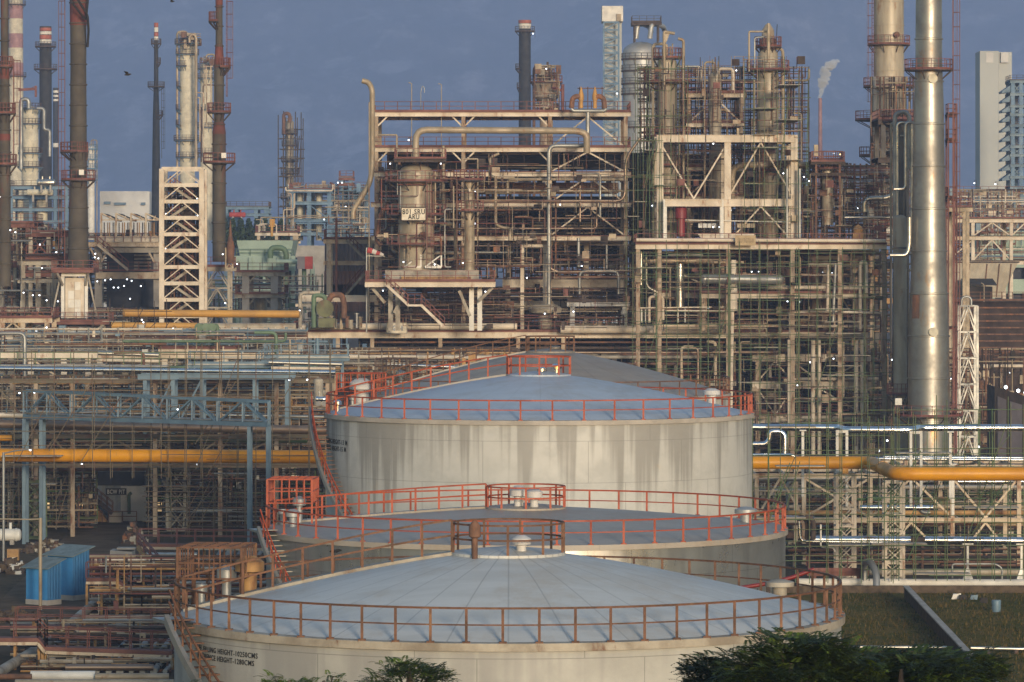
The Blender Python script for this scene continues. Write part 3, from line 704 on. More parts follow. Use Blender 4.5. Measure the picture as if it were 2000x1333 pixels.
stack('stack', 'dark stack with white collar rising behind the pipe deck', 1025, 900, [(25, 420), (23, 60), (25, 40)], 'blackstack', [(62, 8), (135, 7, 120, 240), (172, 4, 120, 240)],
      [(47, 57, 'stackwhite'), (40, 46, 'stackred')], rm='rustdark')
stack('stack', 'small pale chimney trailing a puff of white steam', 1602, 1000, [(10, 420), (7, 192)], 'stackpink')
# cream twin columns
vessel('process_column', 'tall cream column with ring platforms and looping overhead pipe, left of its pair', 366, 30, 80, 470, 850, 'stackcream', [(87, 10), (107, 8), (130, 7, 150, 270), (170, 7, 150, 230), (215, 8, 150, 230), (245, 8, 150, 230), (275, 12), (308, 8)], bands=6, rm='darkrail', pm='tan', dm='bluegrey')
vessel('process_column', 'shorter cream column standing right behind the tall cream one', 403, 24, 122, 470, 870, 'stackcream', [(135, 7), (154, 8), (215, 7), (250, 7), (300, 8)], bands=6, rm='darkrail', dm='bluegrey')
solo(MB().pipe([P(383, 330, 845), P(383, 72, 845), P(376, 66, 845), P(370, 72, 845), P(370, 84, 845)], 3 * px(845), 10), 'overhead_pipe', 'rust-tinted overhead pipe running down the tall cream column', 'pipe', 'tan')
tangle('thin line strapped to the cream columns', 386, 130, 416, 330, 840, 846, 8, ['tan', 'cream', 'rusty'], (.9, 1.6), 1, .9)
pipework('mass of valves and lines on the heads of the cream columns', 350, 66, 392, 88, 845, 855, 60, ['tan', 'rusty', 'bluegrey'], (.5, 1.2), 2)
pipework('mass of valves and lines on the shorter cream column', 390, 112, 416, 128, 865, 875, 35, ['tan', 'rusty', 'bluegrey'], (.5, 1.2), 3)
# left cluster with arching pipe
vessel('process_column', 'stout cream column with blue platforms and arching pipe at left', 59, 33, 208, 470, 800, 'stackcream', [(213, 6), (243, 5), (300, 8), (327, 9)], bands=4, rm='darkrail', dm='bluegrey', top=False)
pipe('thick grey pipe arching over the stout cream column', [(41, 330, 795), (41, 194, 795), (56, 194, 795), (56, 212, 795)], 4.5, 'steelgrey', bend=1.0)
pipe('grey pipe stepping down from the stout cream column', [(72, 212, 795), (86, 212, 795), (86, 254, 795), (97, 254, 795), (97, 306, 795)], 3.5, 'steelgrey')
solo(MB().bar(P(36, 176, 795), P(70, 174, 795), .35, .5).bar(P(70, 190, 795), P(70, 168, 795), .4).bar(P(70, 168, 795), P(56, 175, 795), .1), 'davit', 'red davit arm above the stout cream column', 'hoist', 'redrail')
frame('steel_structure', 'blue steel frame holding drums at far left', [22, 60, 108, 130], [365, 384, 408, 432], 780, 9, ('skyblue', 'skyblue', 'darkrail', 'bluegrey'), (0, 1, 2), cw=.6)
exchanger('cream drum lying on the blue frame at left', 52, 104, 376, 6, 776, 'stackcream'); exchanger('shiny round drum with sunlit end at left', 72, 108, 357, 7, 774, 'silverdull')
for i, x in enumerate((40, 82)): vessel('process_vessel', ('narrow cream vessel under the blue frame', 'square-banded tan vessel under the blue frame')[i], x, 12 + 10 * i, 388, 450, 782, 'stackcream', bands=2.5, top=False)
vessel('process_column', 'white column with blue platforms half behind the big brown stack', 178, 14, 285, 470, 900, 'stackwhite', [(292, 6), (312, 6), (330, 6), (352, 6)], bands=4, rm='skyblue', dm='skyblue')
solo(MB().box(P(195, 372, 1000).x, P(292, 372, 1000).x, 1000, 1030, 0, P(0, 374, 1000).z), 'shed_building', 'long white industrial shed in the haze at left', 'building', 'whitewall')
for i, (x0, x1, y) in enumerate(((224, 246, 396), (204, 216, 394), (276, 284, 396))):
    a = P(x0, y, 999.9); b = P(x1, y + 5, 999.9); solo(MB().box(a.x, b.x, 999.2, 999.9, b.z, a.z), 'roof_vent', ('long dark louvre on the white shed wall', 'short dark louvre at the left end of the white shed', 'short dark louvre at the right end of the white shed')[i], 'louvre', 'bluegrey')
# scaffolded column
vessel('process_column', 'slim column wrapped in dark scaffolding, standing alone in the haze', 566, 16, 235, 470, 900, 'tan2', [(262, 8), (285, 8), (316, 9), (340, 10), (388, 10)], bands=5, rm='rustdark')
scaffold('dark scaffolding around the lone hazy column', 545, 226, 589, 450, 896, 4, 11, 8, 'rustdark', 4, .12)
solo(MB().pipe([P(554, 262, 895), P(554, 222, 895), P(566, 222, 895), P(566, 240, 895)], .4, 8), 'overhead_pipe', 'dark looped pipe on top of the scaffolded hazy column', 'pipe', 'rusty')
# blue plant
frame('steel_structure', 'blue steel plant frame with cream columns inside, left half', [571, 604, 643], [371, 395, 429, 455], 720, 10, ('skyblue', 'skyblue', 'redrail', 'bluegrey'), (0,), [(1, 1, '\\')], cw=.7)
frame('steel_structure', 'blue steel plant frame with cream columns inside, right half', [650, 671, 712], [369, 394, 432, 455], 735, 10, ('skyblue', 'skyblue', 'redrail', 'bluegrey'), (0, 2), [(1, 0, '/'), (1, 1, '/')], cw=.7)
for i, (x, d) in enumerate(((586, 724), (623, 724), (691, 740), (703, 741))): vessel('process_column', 'cream column inside the blue steel frame', x, 12, 374, 470, d, 'stackcream', bands=4, top=False, group='cream columns in the blue frame')
pipe('white pipe looping along the head of the blue frame', [(558, 366, 716), (558, 373, 716), (650, 373, 716), (650, 361, 716)], 1.6, 'pale')
tangle('upright white line beside the blue frame', 562, 378, 576, 460, 712, 716, 7, ['pale', 'tan', 'cream'], (.9, 1.5), 8, 1)
tangle('thin line crossing the blue plant', 500, 405, 720, 468, 700, 716, 16, ['pale', 'skyblue', 'rusty', 'tan'], (.7, 1.5), 9, .5)
pipework('tangle of lines and valves through the blue plant', 560, 360, 720, 462, 726, 745, 260, ['skyblue', 'bluegrey', 'rusty', 'tan', 'pale'], (.5, 1.3), 10)
frame('steel_structure', 'small blue frame with red-brown stair head above the blue plant', [668, 684], [347, 358], 730, 5, ('skyblue', 'maroon', 'redrail', 'bluegrey'), (0,), cw=.5, yb=372)
frame('pipe_bridge', 'far blue pipe bridge beside the dark treeline', [442, 462, 500, 520], [405, 418], 850, 8, ('skyblue', 'skyblue', 'darkrail', 'bluegrey'), (0,), cw=.8)
exchanger('brick-red drum on the far blue bridge', 447, 480, 420, 5, 845, 'sockred')
frame('steel_structure', 'hazy pipe deck with white risers left of the blue plant', [505, 540, 575], [455, 470], 690, 8, ('tan', 'pale', 'redrail', 'rustdark'), (0,), cw=.5)
pipe('white pipe bend standing on the hazy pipe deck', [(506, 454, 686), (506, 438, 686), (540, 438, 686), (540, 456, 686)], 1.4, 'pale')
solo(MB().tube(P(531, 462, 684), P(531, 428, 684), .22).bar(P(525, 442, 684), P(537, 442, 684), .2).tube(P(528, 440, 684), P(528, 428, 684), .15).tube(P(535, 440, 684), P(535, 428, 684), .15), 'vent_riser', 'yellow forked vent riser on the hazy pipe deck', 'pipe', 'yellowdull')
# treeline far behind
def treeline(label, x0, x1, yt, yb, D, n, seed):
    q = random.Random(seed); m = MB()
    for i in range(n):
        x = q.uniform(x0, x1); y = yb - (yb - yt) * q.random() ** 1.3 * (.75 + .25 * math.sin(x * .4 + seed)); p = P(x, y, D + q.uniform(-8, 8)); s_ = q.uniform(.35, .8)
        d = V((q.uniform(-1, 1), q.uniform(-1, 1), q.uniform(-1, 1))).normalized(); e = d.orthogonal().normalized() * s_; g = d.cross(e) * .6
        m.k = 0 if q.random() < .7 else 1; m.quad(p - e, p - g, p + e, p + g)
    tag(m.build('treeline', ['leafmid', 'leafdark']), label, None, None, 'stuff')
treeline('dark far-off trees between the left stack and the blue plant', 430, 580, 428, 480, 835, 9000, 2)
# green cooling towers
def cooler(label, x0, x1, y0, y1, D, mat, dep=14):
    a, b = P(x0, y0, D), P(x1, y1, D); t = thing('cooling_tower', label, 'cooling tower', ((a.x + b.x) / 2, D + dep / 2, 0)); f = .06 * (b.x - a.x); z2 = b.z
    MB().hull8([(a.x + f, D + f, z2), (b.x - f, D + f, z2), (b.x - f, D + dep, z2), (a.x + f, D + dep, z2), (a.x, D, a.z), (b.x, D, a.z), (b.x, D + dep, a.z), (a.x, D + dep, a.z)]).build('hood', mat, t)
    MB().box(a.x, b.x, D + 1, D + dep, 0, z2 - .02).build('basin', 'navy', t); n = 6
    for i in range(n):
        z = z2 * (i + .5) / n; MB().box(a.x - .3, b.x + .3, D - .5, D + .9, z, z + z2 / n * .55).build('louvre', mat, t)
    for i in range(5):
        x = a.x + (b.x - a.x) * i / 4; MB().bar((x, D - .8, 0), (x, D - .8, z2), .5).build('column', mat, t)
    rl = MB(); rail(rl, [(a.x, D - .4, z2 + .1), (b.x, D - .4, z2 + .1)], 1.1, 2, .05); rl.build('railing', 'greenpipe', t)
cooler('pale green cooling tower with flared hood, dark slots and green columns', 462, 573, 470, 503, 600, 'palegreen')
cooler('pale green cooling tower at the right edge beyond the steel trusses', 1905, 2040, 452, 498, 640, 'palegreen')
pipe('thick green pipe arching in front of the cooling tower', [(528, 505, 596), (528, 484, 596), (559, 484, 596), (559, 600, 596)], 5.5, 'greenpipe', bend=1.3)
pipe('fat pale green header crossing the cooling tower', [(540, 512, 594), (610, 512, 594), (610, 600, 594)], 5, 'palegreen'); pipe('upright green riser right of the cooling tower', [(594, 515, 592), (594, 612, 592)], 4.5, 'greenpipe')
solo(MB().box(P(570, 0, 640).x, P(636, 0, 640).x, 640, 652, 0, P(0, 480, 640).z), 'machine_house', 'low cream wall with weather stains behind the cooling tower', 'building', 'concrete')
for i, x in enumerate((588, 603)): a = P(x, 515, 590); solo(MB().box(a.x - .55, a.x + .55, 590, 591, a.z - .8, a.z + 1.0), 'drum_tank', ('plum tarpaulin box on the green header', 'crimson tarpaulin box on the green header')[i], 'box', ('plum', 'sockred')[i])
# ---- right background
def tower_block(label, x0, xm, x1, yt, D):
    a, m_, b = P(x0, yt, D), P(xm, yt, D), P(x1, yt + 2, D); t = thing('tower_block', label, 'tower', ((a.x + b.x) / 2, D + 4, 0))
    MB().box(a.x, m_.x - .05, D, D + 9, 0, a.z).build('shaft', 'greytower', t); MB().box(m_.x + .05, b.x, D + .6, D + 9, 0, a.z - .2).build('shaft', 'greytower', t)
    for x in (xm - 18, xm + 11): q = P(x, yt + 12, D - .05); MB().box(q.x - .8, q.x + .8, D - .12, D - .02 + (0 if x < xm else .55), q.z - 1.2, q.z + 1.0).build('hatch', 'whitewall', t)
tower_block('pale grey twin-shaft tower at far right', 1914, 1951, 1977, 100, 900)
frame('steel_structure', 'tall blue stair frame with many ledges beside the pale tower', [1978, 1994, 2030], [158, 183, 206, 223, 244, 262, 285, 302, 322, 345, 365], 860, 8, ('skyblue', 'bluegrey', 'darkrail', 'bluegrey'), (0, 2, 4, 6, 8), [(0, i, 'X') for i in range(0, 10, 2)], cw=.8)
for i in range(10): a = P(1955, 183 + i * 19, 862); solo(MB().hull8([(a.x, 860, a.z), (a.x + 2.6, 860, a.z + .3), (a.x + 2.6, 866, a.z + .3), (a.x, 866, a.z), (a.x, 860, a.z + .4), (a.x + 2.6, 860, a.z + 2.2), (a.x + 2.6, 866, a.z + 2.2), (a.x, 866, a.z + .4)]), 'stair_ledge', 'blue bracketed stair ledge between the blue frame and the pale tower', 'ledge', 'bluegrey', 'stair ledges on the blue frame')
# white-capped tower with blue lattice
a, b = P(1176, 12, 800), P(1217, 42, 800); t = thing('lift_tower', 'white-capped tower with sky-blue lattice in front, behind the deck', 'tower', ((a.x + b.x) / 2, 805, 0))
MB().box(a.x, b.x, 800, 808, b.z, a.z).build('cap', 'stackwhite', t); MB().box(a.x + .3, b.x - .2, 802, 807, 0, b.z - .02).build('shaft', 'greytower', t)
MB().box(a.x + 2.8, b.x - .4, 799.6, 799.98, b.z + .1, b.z + 1.4).build('hatch', 'tan', t)
zz = [P(0, y, 800).z for y in range(44, 300, 15)]; m = MB()
for x in (a.x + .3, b.x - .9): MB().bar((x, 799.5, 0), (x, 799.5, zz[0]), .35).build('leg', 'skyblue', t)
for i, z in enumerate(zz):
    MB().bar((a.x + .3, 799.5, z), (b.x - .9, 799.5, z), .3).build('crossbar', 'skyblue', t)
    if i + 1 < len(zz): MB().bar((a.x + .3, 799.4, z if i % 2 else zz[i+1]), (b.x - .9, 799.4, zz[i+1] if i % 2 else z), .2).build('brace', 'skyblue', t)
# great metal vessel in the haze
vessel('reactor_vessel', 'huge dull metal vessel with domed head and two smoking pipes, hazy', 1252, 72, 82, 470, 750, 'galv', [(117, 3), (140, 3), (165, 3), (185, 3), (250, 4)], 'vessel', bands=3.5, rm='rustdark', top=False, n=36)
for i, x in enumerate((1242, 1269)): pipe('fat grey pipe bent over the huge hazy vessel', [(x, 76, 746 - i), (x + 4, 44, 746 - i), (x + 26, 52, 750 - i), (x + 30, 62, 760)], 5, 'galv', bend=1.2, group='fat pipes on the huge hazy vessel')
frame('steel_structure', 'railed deck on top of the huge hazy vessel', [1240, 1286], [44], 745, 5, ('rustdark', 'rustdark', 'rustdark', 'rustdark'), (0,), yb=82, cw=.3)
# open-top head with platforms (behind deck)
vessel('process_column', 'rust-stained column head ringed by red railings behind the long deck', 1067, 36, 152, 420, 650, 'aged', [(162, 7), (150, 6), (220, 10)], prof=[(26, 420), (26, 220), (30, 200), (50, 190), (50, 162), (30, 160), (22, 150), (20, 135)], bands=2, pm='rusty')
frame('steel_structure', 'small gantry on top of the rust-stained column head', [1051, 1077], [129], 648, 2, ('tan', 'tan', 'redrail', 'rustdark'), yb=160, cw=.25, bh=.3)
pipework('tangle of lines on the rust-stained column head', 1044, 128, 1092, 222, 643, 655, 110, ['rusty', 'tan', 'rustdark', 'dirtywhite'], (.5, 1.3), 26)
solo(MB().tube(P(1099, 222, 646), P(1099, 165, 646), .28).pipe([P(1099, 180, 646), P(1090, 173, 646), P(1078, 172, 646)], .2, 6), 'davit', 'red davit post beside the rust-stained column head', 'hoist', 'redrail')
# steam puff
def plume():
    pts = [(1602, 191, 3), (1603, 180, 5), (1605, 168, 8.5), (1609, 158, 11), (1612, 150, 12), (1611, 141, 10), (1614, 134, 9), (1620, 128, 11), (1627, 124, 8), (1634, 122, 4), (1641, 119, 1.5)]
    q = random.Random(3); v = []; rs = []
    m = MB()
    for (x, y, r), (x2, y2, r2) in zip(pts, pts[1:]):
        for k in range(3): v.append(P(x + (x2 - x) * k / 3 + q.uniform(-1, 1), y + (y2 - y) * k / 3, 1000)); rs.append((r + (r2 - r) * k / 3) * px(1000) * q.uniform(.75, 1.2))
    m.pipe(v, 1, 16, rs=rs)
    from mathutils import noise as nz
    m.v = [p + V((nz.noise(p * .6), nz.noise(p * .6 + V((9, 0, 0))), nz.noise(p * .6 + V((0, 9, 0))))) * .55 for p in m.v]
    mt = bpy.data.materials.new('steam'); mt.use_nodes = True; MT['steam'] = mt; t = mt.node_tree; t.nodes.clear(); o = t.nodes.new('ShaderNodeOutputMaterial'); pv = t.nodes.new('ShaderNodeVolumePrincipled')
    pv.inputs['Color'].default_value = (.97, .98, 1, 1); tc = t.nodes.new('ShaderNodeNewGeometry'); lk(t, rng(t, noise(t, tc.outputs['Position'], .55, 4), .36, .62, .3, 2.6), pv.inputs['Density']); lk(t, pv.outputs[0], o.inputs['Volume'])
    tag(m.build('steam_plume', 'steam'), 'white steam drifting from the small pale chimney', 'steam')
plume()
# ================================================================ brown stacks at left
stack('furnace_stack', 'brown rust-streaked stack cut by the left edge of the frame', 9, 440, [(26, 560), (24, 400), (22, 260), (18, 140), (15, 120), (16, -20)], 'darkstack', [(131, 8), (222, 12), (322, 13)], [(262, 275, 'redstack'), (135, 155, 'redstack')], (0, 115, 322), bands=2.4)
stack('furnace_stack', 'thick brown rust-patched stack on the white furnace box', 153, 470, [(41, 526), (40, 480), (34, 350), (31, 130), (32, 60), (33, -20)], 'darkstack', [(297, 19, 90, 270), (297, 3, -90, 90), (352, 17)], [(-20, 50, 'redstack')], (182, -20, 525), bands=2.35)
stack('furnace_stack', 'tapering brown stack with dark red bands right of the white lattice', 428, 480, [(26, 512), (26, 262), (19, 238), (19, 132), (14, 95), (13, -20)], 'darkstack', [(42, 14, 90, 270), (132, 13, -80, 80), (220, 14), (318, 19)], [(240, 262, 'redstack'), (88, 132, 'redstack'), (-20, 10, 'redstack')], (-10, -20, 190), bands=2.3)
solo(MB().pipe([P(172, -10, 469), P(172, 0, 469), P(168, 40, 468), P(140, 5, 467), P(136, -10, 468)], .12, 8).pipe([P(146, -10, 466.5), P(171, 30, 467), P(173, 60, 468), P(171, 92, 469)], .14, 8), 'cable', 'dark hose hanging around the head of the thick brown stack', 'hose', 'dark')
for x, y, D_ in ((159, 337, 468), (437, 304, 478)): a = P(x, y, D_ - 1.6); solo(MB().box(a.x - .28, a.x + .28, a.y, a.y + .25, a.z - .3, a.z + .3), 'instrument_box', 'small white box on the platform of the ' + ('thick brown stack' if x < 300 else 'tapering brown stack'), 'box', 'offwhite')
# furnace box under the thick stack
def furnace():
    D = 466; a, b = P(120, 533, D), P(171, 622, D); t = thing('furnace', 'rust-stained white furnace box with panels below the thick brown stack', 'furnace', ((a.x + b.x) / 2, D + 1.5, b.z))
    MB().box(a.x + .4, b.x - .4, D + .3, D + 3.4, b.z, a.z - .6).build('body', 'pale', t)
    for x in (a.x + .15, b.x - .15): MB().ibeam((x, D + .1, b.z), (x, D + .1, a.z), .35, .3).build('column', 'offwhite', t)
    MB().ibeam((a.x, D - .1, a.z - .2), (b.x, D - .1, a.z - .2), .2, .45).build('beam', 'offwhite', t)
    for i in range(4):
        for k in range(2):
            x0 = a.x + .75 + k * (b.x - a.x - 1.5) / 2; x1 = x0 + (b.x - a.x - 1.5) / 2 - .06; z0 = b.z + .2 + i * (a.z - b.z - 1.2) / 4; z1 = z0 + (a.z - b.z - 1.2) / 4 - .07
            MB().box(x0, x1, D + .16, D + .298, z0, z1).build('panel', 'offwhite' if (i + k) % 3 else 'pale', t)
    for y, e, mm in ((527, 17, 'maroon'), (628, 55, 'maroon')):
        z = P(0, y, D).z; x0, x1 = a.x - e * px(D), b.x + e * px(D) * .8
        o = MB().box(x0, x1, D - 1.2, D + 5, z - .35, z).build('deck', mm, t); rl = MB(); rail(rl, [(x0, D + 4, z), (x0, D - 1.1, z), (x1, D - 1.1, z), (x1, D + 4, z)], 1.05, 1.2, .04, toe=True); rl.build('railing', 'redrail', o)
        for x in (x0 + .6, x1 - .6): MB().bar((x, D - 1, z - .4), (a.x + .2 if x < a.x else b.x - .2, D - .2, z - 1.8), .2).build('strut', 'dirtywhite', t)
    MB().lathe((P(146, 0, D + 2).x, D + 2.5, 0), [(2.6, P(0, 700, D).z), (2.6, P(0, 640, D).z), (1.0, P(0, 630, D).z)], 20).build('drum', 'galv', t)
    for x in (127, 165): q = P(x, 640, D); MB().bar((q.x, D, 0), (q.x, D, q.z), .4).build('leg', 'dirtywhite', t)
    for s_ in (-1, 1):
        q = a if s_ < 0 else b; MB().bar((q.x + s_ * .1, D, P(0, 540, D).z), (q.x + s_ * 1.1, D, P(0, 620, D).z), .18).build('brace', 'dirtywhite', t)
furnace()
# saw-tooth air cooler deck
def sawtooth():
    D = 500; t = thing('air_cooler', 'open deck of four saw-tooth roofs over a rust-edged duct', 'air cooler', (P(250, 0, D).x, D + 4, 0))
    for i in range(4):
        a = P(198 + i * 29, 417, D); b = P(226 + i * 29, 430, D); z0 = P(0, 463, D).z
        MB().hull8([(a.x, D, a.z - .15), (b.x, D, b.z - .15), (b.x, D + 8, b.z - .15), (a.x, D + 8, a.z - .15), (a.x, D, a.z), (b.x, D, b.z), (b.x, D + 8, b.z), (a.x, D + 8, a.z)]).build('roof', 'dark', t)
        MB().bar((a.x, D - .1, z0), (a.x, D - .1, a.z), .22).build('post', 'cream', t); MB().bar((a.x, D - .1, b.z), (b.x, D - .1, b.z), .15).bar((a.x, D - .1, a.z), (b.x, D - .1, b.z), .15).bar((a.x + .9, D - .1, b.z), (a.x + 1.2, D - .1, a.z - .3), .1).build('truss', 'cream', t)
        for k in range(5): x = a.x + .25 + k * .33; MB().bar((x, D + 1 + k % 2, z0), (x, D + 1 + k % 2, b.z - .3), .12).build('mullion', 'ochre' if k % 3 else 'dark', t)
    a, b = P(188, 462, D), P(314, 478, D); MB().box(a.x, b.x, D - .6, D + 8, b.z + .3, a.z).build('duct', 'pale', t)
    z = b.z; MB().ibeam((a.x - 1, D - 1.1, z), (b.x, D - 1.1, z), .3, .55).build('beam', 'cream', t)
    rl = MB(); rail(rl, [(a.x - 1, D - 1.2, z + .3), (b.x, D - 1.2, z + .3)], 1.1, 1.1, .04); rl.build('railing', 'redrail', t)
    for y0, y1 in ((484, 494), (532, 545)): q = P(0, y0, D); MB().box(a.x + (1 if y0 < 500 else 0), b.x, D - .8, D - .3, P(0, y1, D).z, q.z).build('girder', 'dirtywhite' if y0 < 500 else 'cream', t)
    for x in (192, 307): q = P(x, 0, D); MB().box(q.x - .45, q.x + .45, D, D + .9, 0, a.z - 1).build('column', 'concrete', t)
    for x0, x1 in ((175, 192), (215, 196), (285, 303)): MB().bar(P(x0, 482, D - .5), P(x1, 515, D - .5), .22).build('brace', 'cream', t)
    s1, s2 = P(190, 478, D - 2), P(250, 528, D - 2); stairs(MB(), s1, s2, .8, V((0, 1, 0))).build('stairs', 'cream', t); stair_rails(MB(), s1, s2, .8).build('stair_railing', 'redrail', t)
    m = MB(); z = P(0, 530, D).z; rail(m, [(P(175, 0, D).x, D - 1.5, z), (P(312, 0, D).x, D - 1.5, z)], 1.1, 1.2, .04, toe=True); m.build('railing', 'redrail', t)
    m = MB(); m.box(P(194, 0, D).x, P(312, 0, D).x, D + 9, D + 9.4, 0, a.z - .6); m.build('back_wall', 'navy', t)
    for i in range(5): q = P(205 + i * 8, 497 + i * 7, D + 8.5); MB().box(P(250, 0, D).x, P(283, 0, D).x, D + 8, D + 8.6, q.z - .25, q.z).build('shelf', 'dirtywhite', t)
sawtooth()
lattice('cream lattice tower with stacked chevrons and stairs inside', 316, 394, 330, 650, 458, 'pale', 10, .55, 4.5, None, 'V', 'lattice_tower', .42)
for i in range(9):
    a = P(317, 362 + 32 * i, 458); b = P(393, 362 + 32 * i, 458); solo(MB().box(a.x, b.x, 458.8, 462, a.z - .15, a.z), 'stair_landing', 'rusty landing plate inside the cream lattice tower', 'landing', 'maroon', 'landings in the lattice tower')
pipework('tangle of lines coloured dark for shade inside the cream lattice tower', 322, 365, 392, 645, 460, 468, 420, ['rustdark', 'darkbrown', 'rusty', 'dark', 'darkbrown'], (.6, 2.0), 25, .5)  # dark backing: the tower's interior shade is put into the line colours
D = 459.5
for i in range(10):
    y = 362 + i * 32 * (320/320); a = P(332 + (i % 2) * 46, y, D); b = P(378 - (i % 2) * 46, y + 31, D); t = thing('stair_flight', 'dim stair flight zigzagging inside the cream lattice tower', 'stairs', b, 'stair flights in the lattice tower')
    stairs(MB(), a, b, .8).build('treads', 'dirtywhite', t); stair_rails(MB(), a, b, .8).build('railing', 'redrail', t)
# pink sheds
def shed(name, label, x0, y0, x1, yb, D, dep, mat, rm_, gable=0, cat='building', bands=()):
    a, b = P(x0, y0, D), P(x1, yb, D); t = thing(name, label, cat, ((a.x + b.x) / 2, D + dep / 2, max(0, b.z))); zb = max(0, b.z)
    MB().box(a.x, b.x, D, D + dep, zb, a.z).build('wall', mat, t); MB().box(a.x - .3, b.x + .3, D - .35, D + dep + .3, a.z, a.z + .25).build('roof', rm_, t)
    for y, h, mm in bands: z = P(0, y, D).z; MB().box(a.x - .05, b.x + .05, D - .15, D - .003, z - h, z).build('band', mm, t)
    return t
shed('clad_building', 'tall pink and plum sheet-clad building left of the tower deck', 634, 472, 735, 640, 482, 16, 'plumsheet', 'plum', bands=((530, 3.6, 'pinksheet'), (556, 1.6, 'plum'), (569, 2.4, 'pinksheet')))
frame('steel_structure', 'cream steel frame bracketing the pink sheet-clad building', [642, 722], [468, 510], 474, 5, ('pale', 'cream', 'redrail', 'rustdark'), (0,), cw=.5, decks=(0,))
for i, (p, q) in enumerate((((676, 470), (712, 505)), ((712, 535), (668, 585)))):
    a, b = P(*p, 471), P(*q, 471); t = thing('stair_flight', ('red-railed stairs going down right in front of the pink building', 'cream stairs rising right before the pink building')[i], 'stairs', (a + b) / 2)
    stairs(MB(), a, b, .8).build('treads', 'dirtywhite', t); stair_rails(MB(), a, b, .8).build('railing', 'redrail', t)
solo(MB().tube(P(657, 630, 468), P(657, 425, 468), .14, 8).bar(P(652, 433, 468), P(667, 433, 468), .12), 'mast', 'thin red mast standing before the pink building', 'mast', 'maroon')
# little lattice deck right of the tapering stack, concrete T-frame
lattice('white chevron trestle under the tapering brown stack', 399, 447, 525, 640, 476, 'dirtywhite', 3, .3, 4, None, 'V')
platform_t = frame('steel_structure', 'red-railed deck at the foot of the tapering brown stack', [399, 447], [522], 476, 4, ('dirtywhite', 'dirtywhite', 'redrail', 'maroon'), (0,), yb=530)
frame('steel_structure', 'two-storey concrete frame with red railings before the cooling tower', [480, 536], [532, 575], 520, 8, ('concrete', 'dirtywhite', 'redrail', 'maroon'), (0, 1), [(0, 0, 'K'), (0, 1, 'K')], cw=.9, ext=1.4)
vessel('process_vessel', 'tan drum standing under the concrete two-storey frame', 509, 26, 578, 640, 524, 'tan2', bands=1.6, top=False)
solo(MB().lathe(P(450, 515, 470), [(.45, 0), (.45, 1.2), (.5, 1.9), (.2, 3.2), (.06, 5.0)], 12), 'hood_vent', 'pointed rusty cowl vent above the small lattice frame', 'vent', 'rusty')
lattice('small rusty lattice frame under the pointed cowl', 441, 454, 485, 525, 470, 'tan', 2, .15, .8)
pipework('tangle of lines behind the left furnace and saw-tooth deck', 0, 455, 320, 610, 514, 545, 380, ['rusty', 'rustdark', 'tan', 'dirtywhite', 'darkbrown', 'ochre', 'dark'], (.5, 1.8), 21)
pipework('tangle of lines at the foot of the left furnace', 0, 600, 330, 690, 472, 500, 330, ['rusty', 'rustdark', 'tan', 'dirtywhite', 'darkbrown', 'ochre', 'steelgrey'], (.5, 1.8), 23)
pipework('dark tangle of lines left of the thick brown stack', 0, 445, 125, 620, 478, 515, 330, ['rusty', 'rustdark', 'tan', 'dirtywhite', 'darkbrown', 'dark', 'steelgrey'], (.5, 1.8), 24)
pipework('tangle of lines around the concrete two-storey frame', 395, 535, 640, 690, 530, 590, 190, ['rusty', 'rustdark', 'tan', 'dirtywhite', 'greenpipe', 'steelgrey'], (.5, 1.6), 22)
for i, (x, y, x1) in enumerate(((0, 487, 58), (60, 505, 130))): frame('steel_structure', ('rusty platform frame at the far left', 'brown platform frame left of the thick stack')[i], [x, (x + x1) / 2, x1], [y - 50, y - 5, y + 28], 486 - i * 6, 9, ('dirtywhite', 'maroon', 'redrail', 'rustdark'), (0, 1, 2), [(0, 0, 'X'), (1, 1, 'V')], cw=.45)
frame('steel_structure', 'red-railed gangway frame at the left edge below the brown stack', [5, 45, 92], [622, 648], 452, 7, ('cream', 'cream', 'redrail', 'maroon'), (0,), [(0, 0, 'V')], cw=.5)
exchanger('round drum end with sunlit head at the left edge', -20, 14, 440, 17, 446, 'tan2')
frame('steel_structure', 'white pipe gantry at left between brown stacks', [45, 75, 105], [510, 545], 480, 6, ('dirtywhite', 'dirtywhite', 'redrail', 'rustdark'), (), [(0, 1, '\\')], cw=.6)
# ================================================================ sulphur unit: lower platform, vessel deck, upper frames
CR = ('aged', 'pale', 'redrail', 'maroon')
frame('process_platform', 'long cream-edged lower platform running under the whole unit', [578, 660, 727, 860, 1012, 1100, 1288, 1427, 1546, 1690], [649], 445, 16, CR, (0,), bh=.65, cw=.42, ext=.3, dth=.26)
pipe('long fat cream pipe lying along the lower platform edge', [(590, 655, 444), (590, 638, 444), (1010, 638, 444)], 6.5, 'pale', bend=.6, flange=2.5)
pipe('fat cream insulated duct on the lower platform, right part', [(1095, 644, 443.5), (1415, 644, 443.5)], 8, 'pale', flange=3)
pipe('grey pipe lying along the right end of the lower platform', [(1430, 655, 443.8), (1690, 655, 443.8)], 3.2, 'dirtywhite', flange=3)
t = frame('process_platform', 'vessel deck with cream fascia, box girder and angled struts', [722, 775, 905, 958], [551], 436, 9, CR, (0,), dth=.14, bh=.55, cw=.7, ext=.5, yb=646, cols=False)
for x0, x1, y0, y1 in ((727, 752, 563, 592), (788, 770, 572, 612), (897, 918, 568, 618), (962, 936, 562, 588)): MB().bar(P(x0, y0, 437), P(x1, y1, 437), .32).build('strut', 'dirtywhite', t)
for x in (763, 777, 921, 937): q = P(x, 646, 438); MB().ibeam((q.x, 438, q.z), (q.x, 438, P(0, 560, 438).z), .5, .5).build('column', 'offwhite' if x > 900 else 'dirtywhite', t)
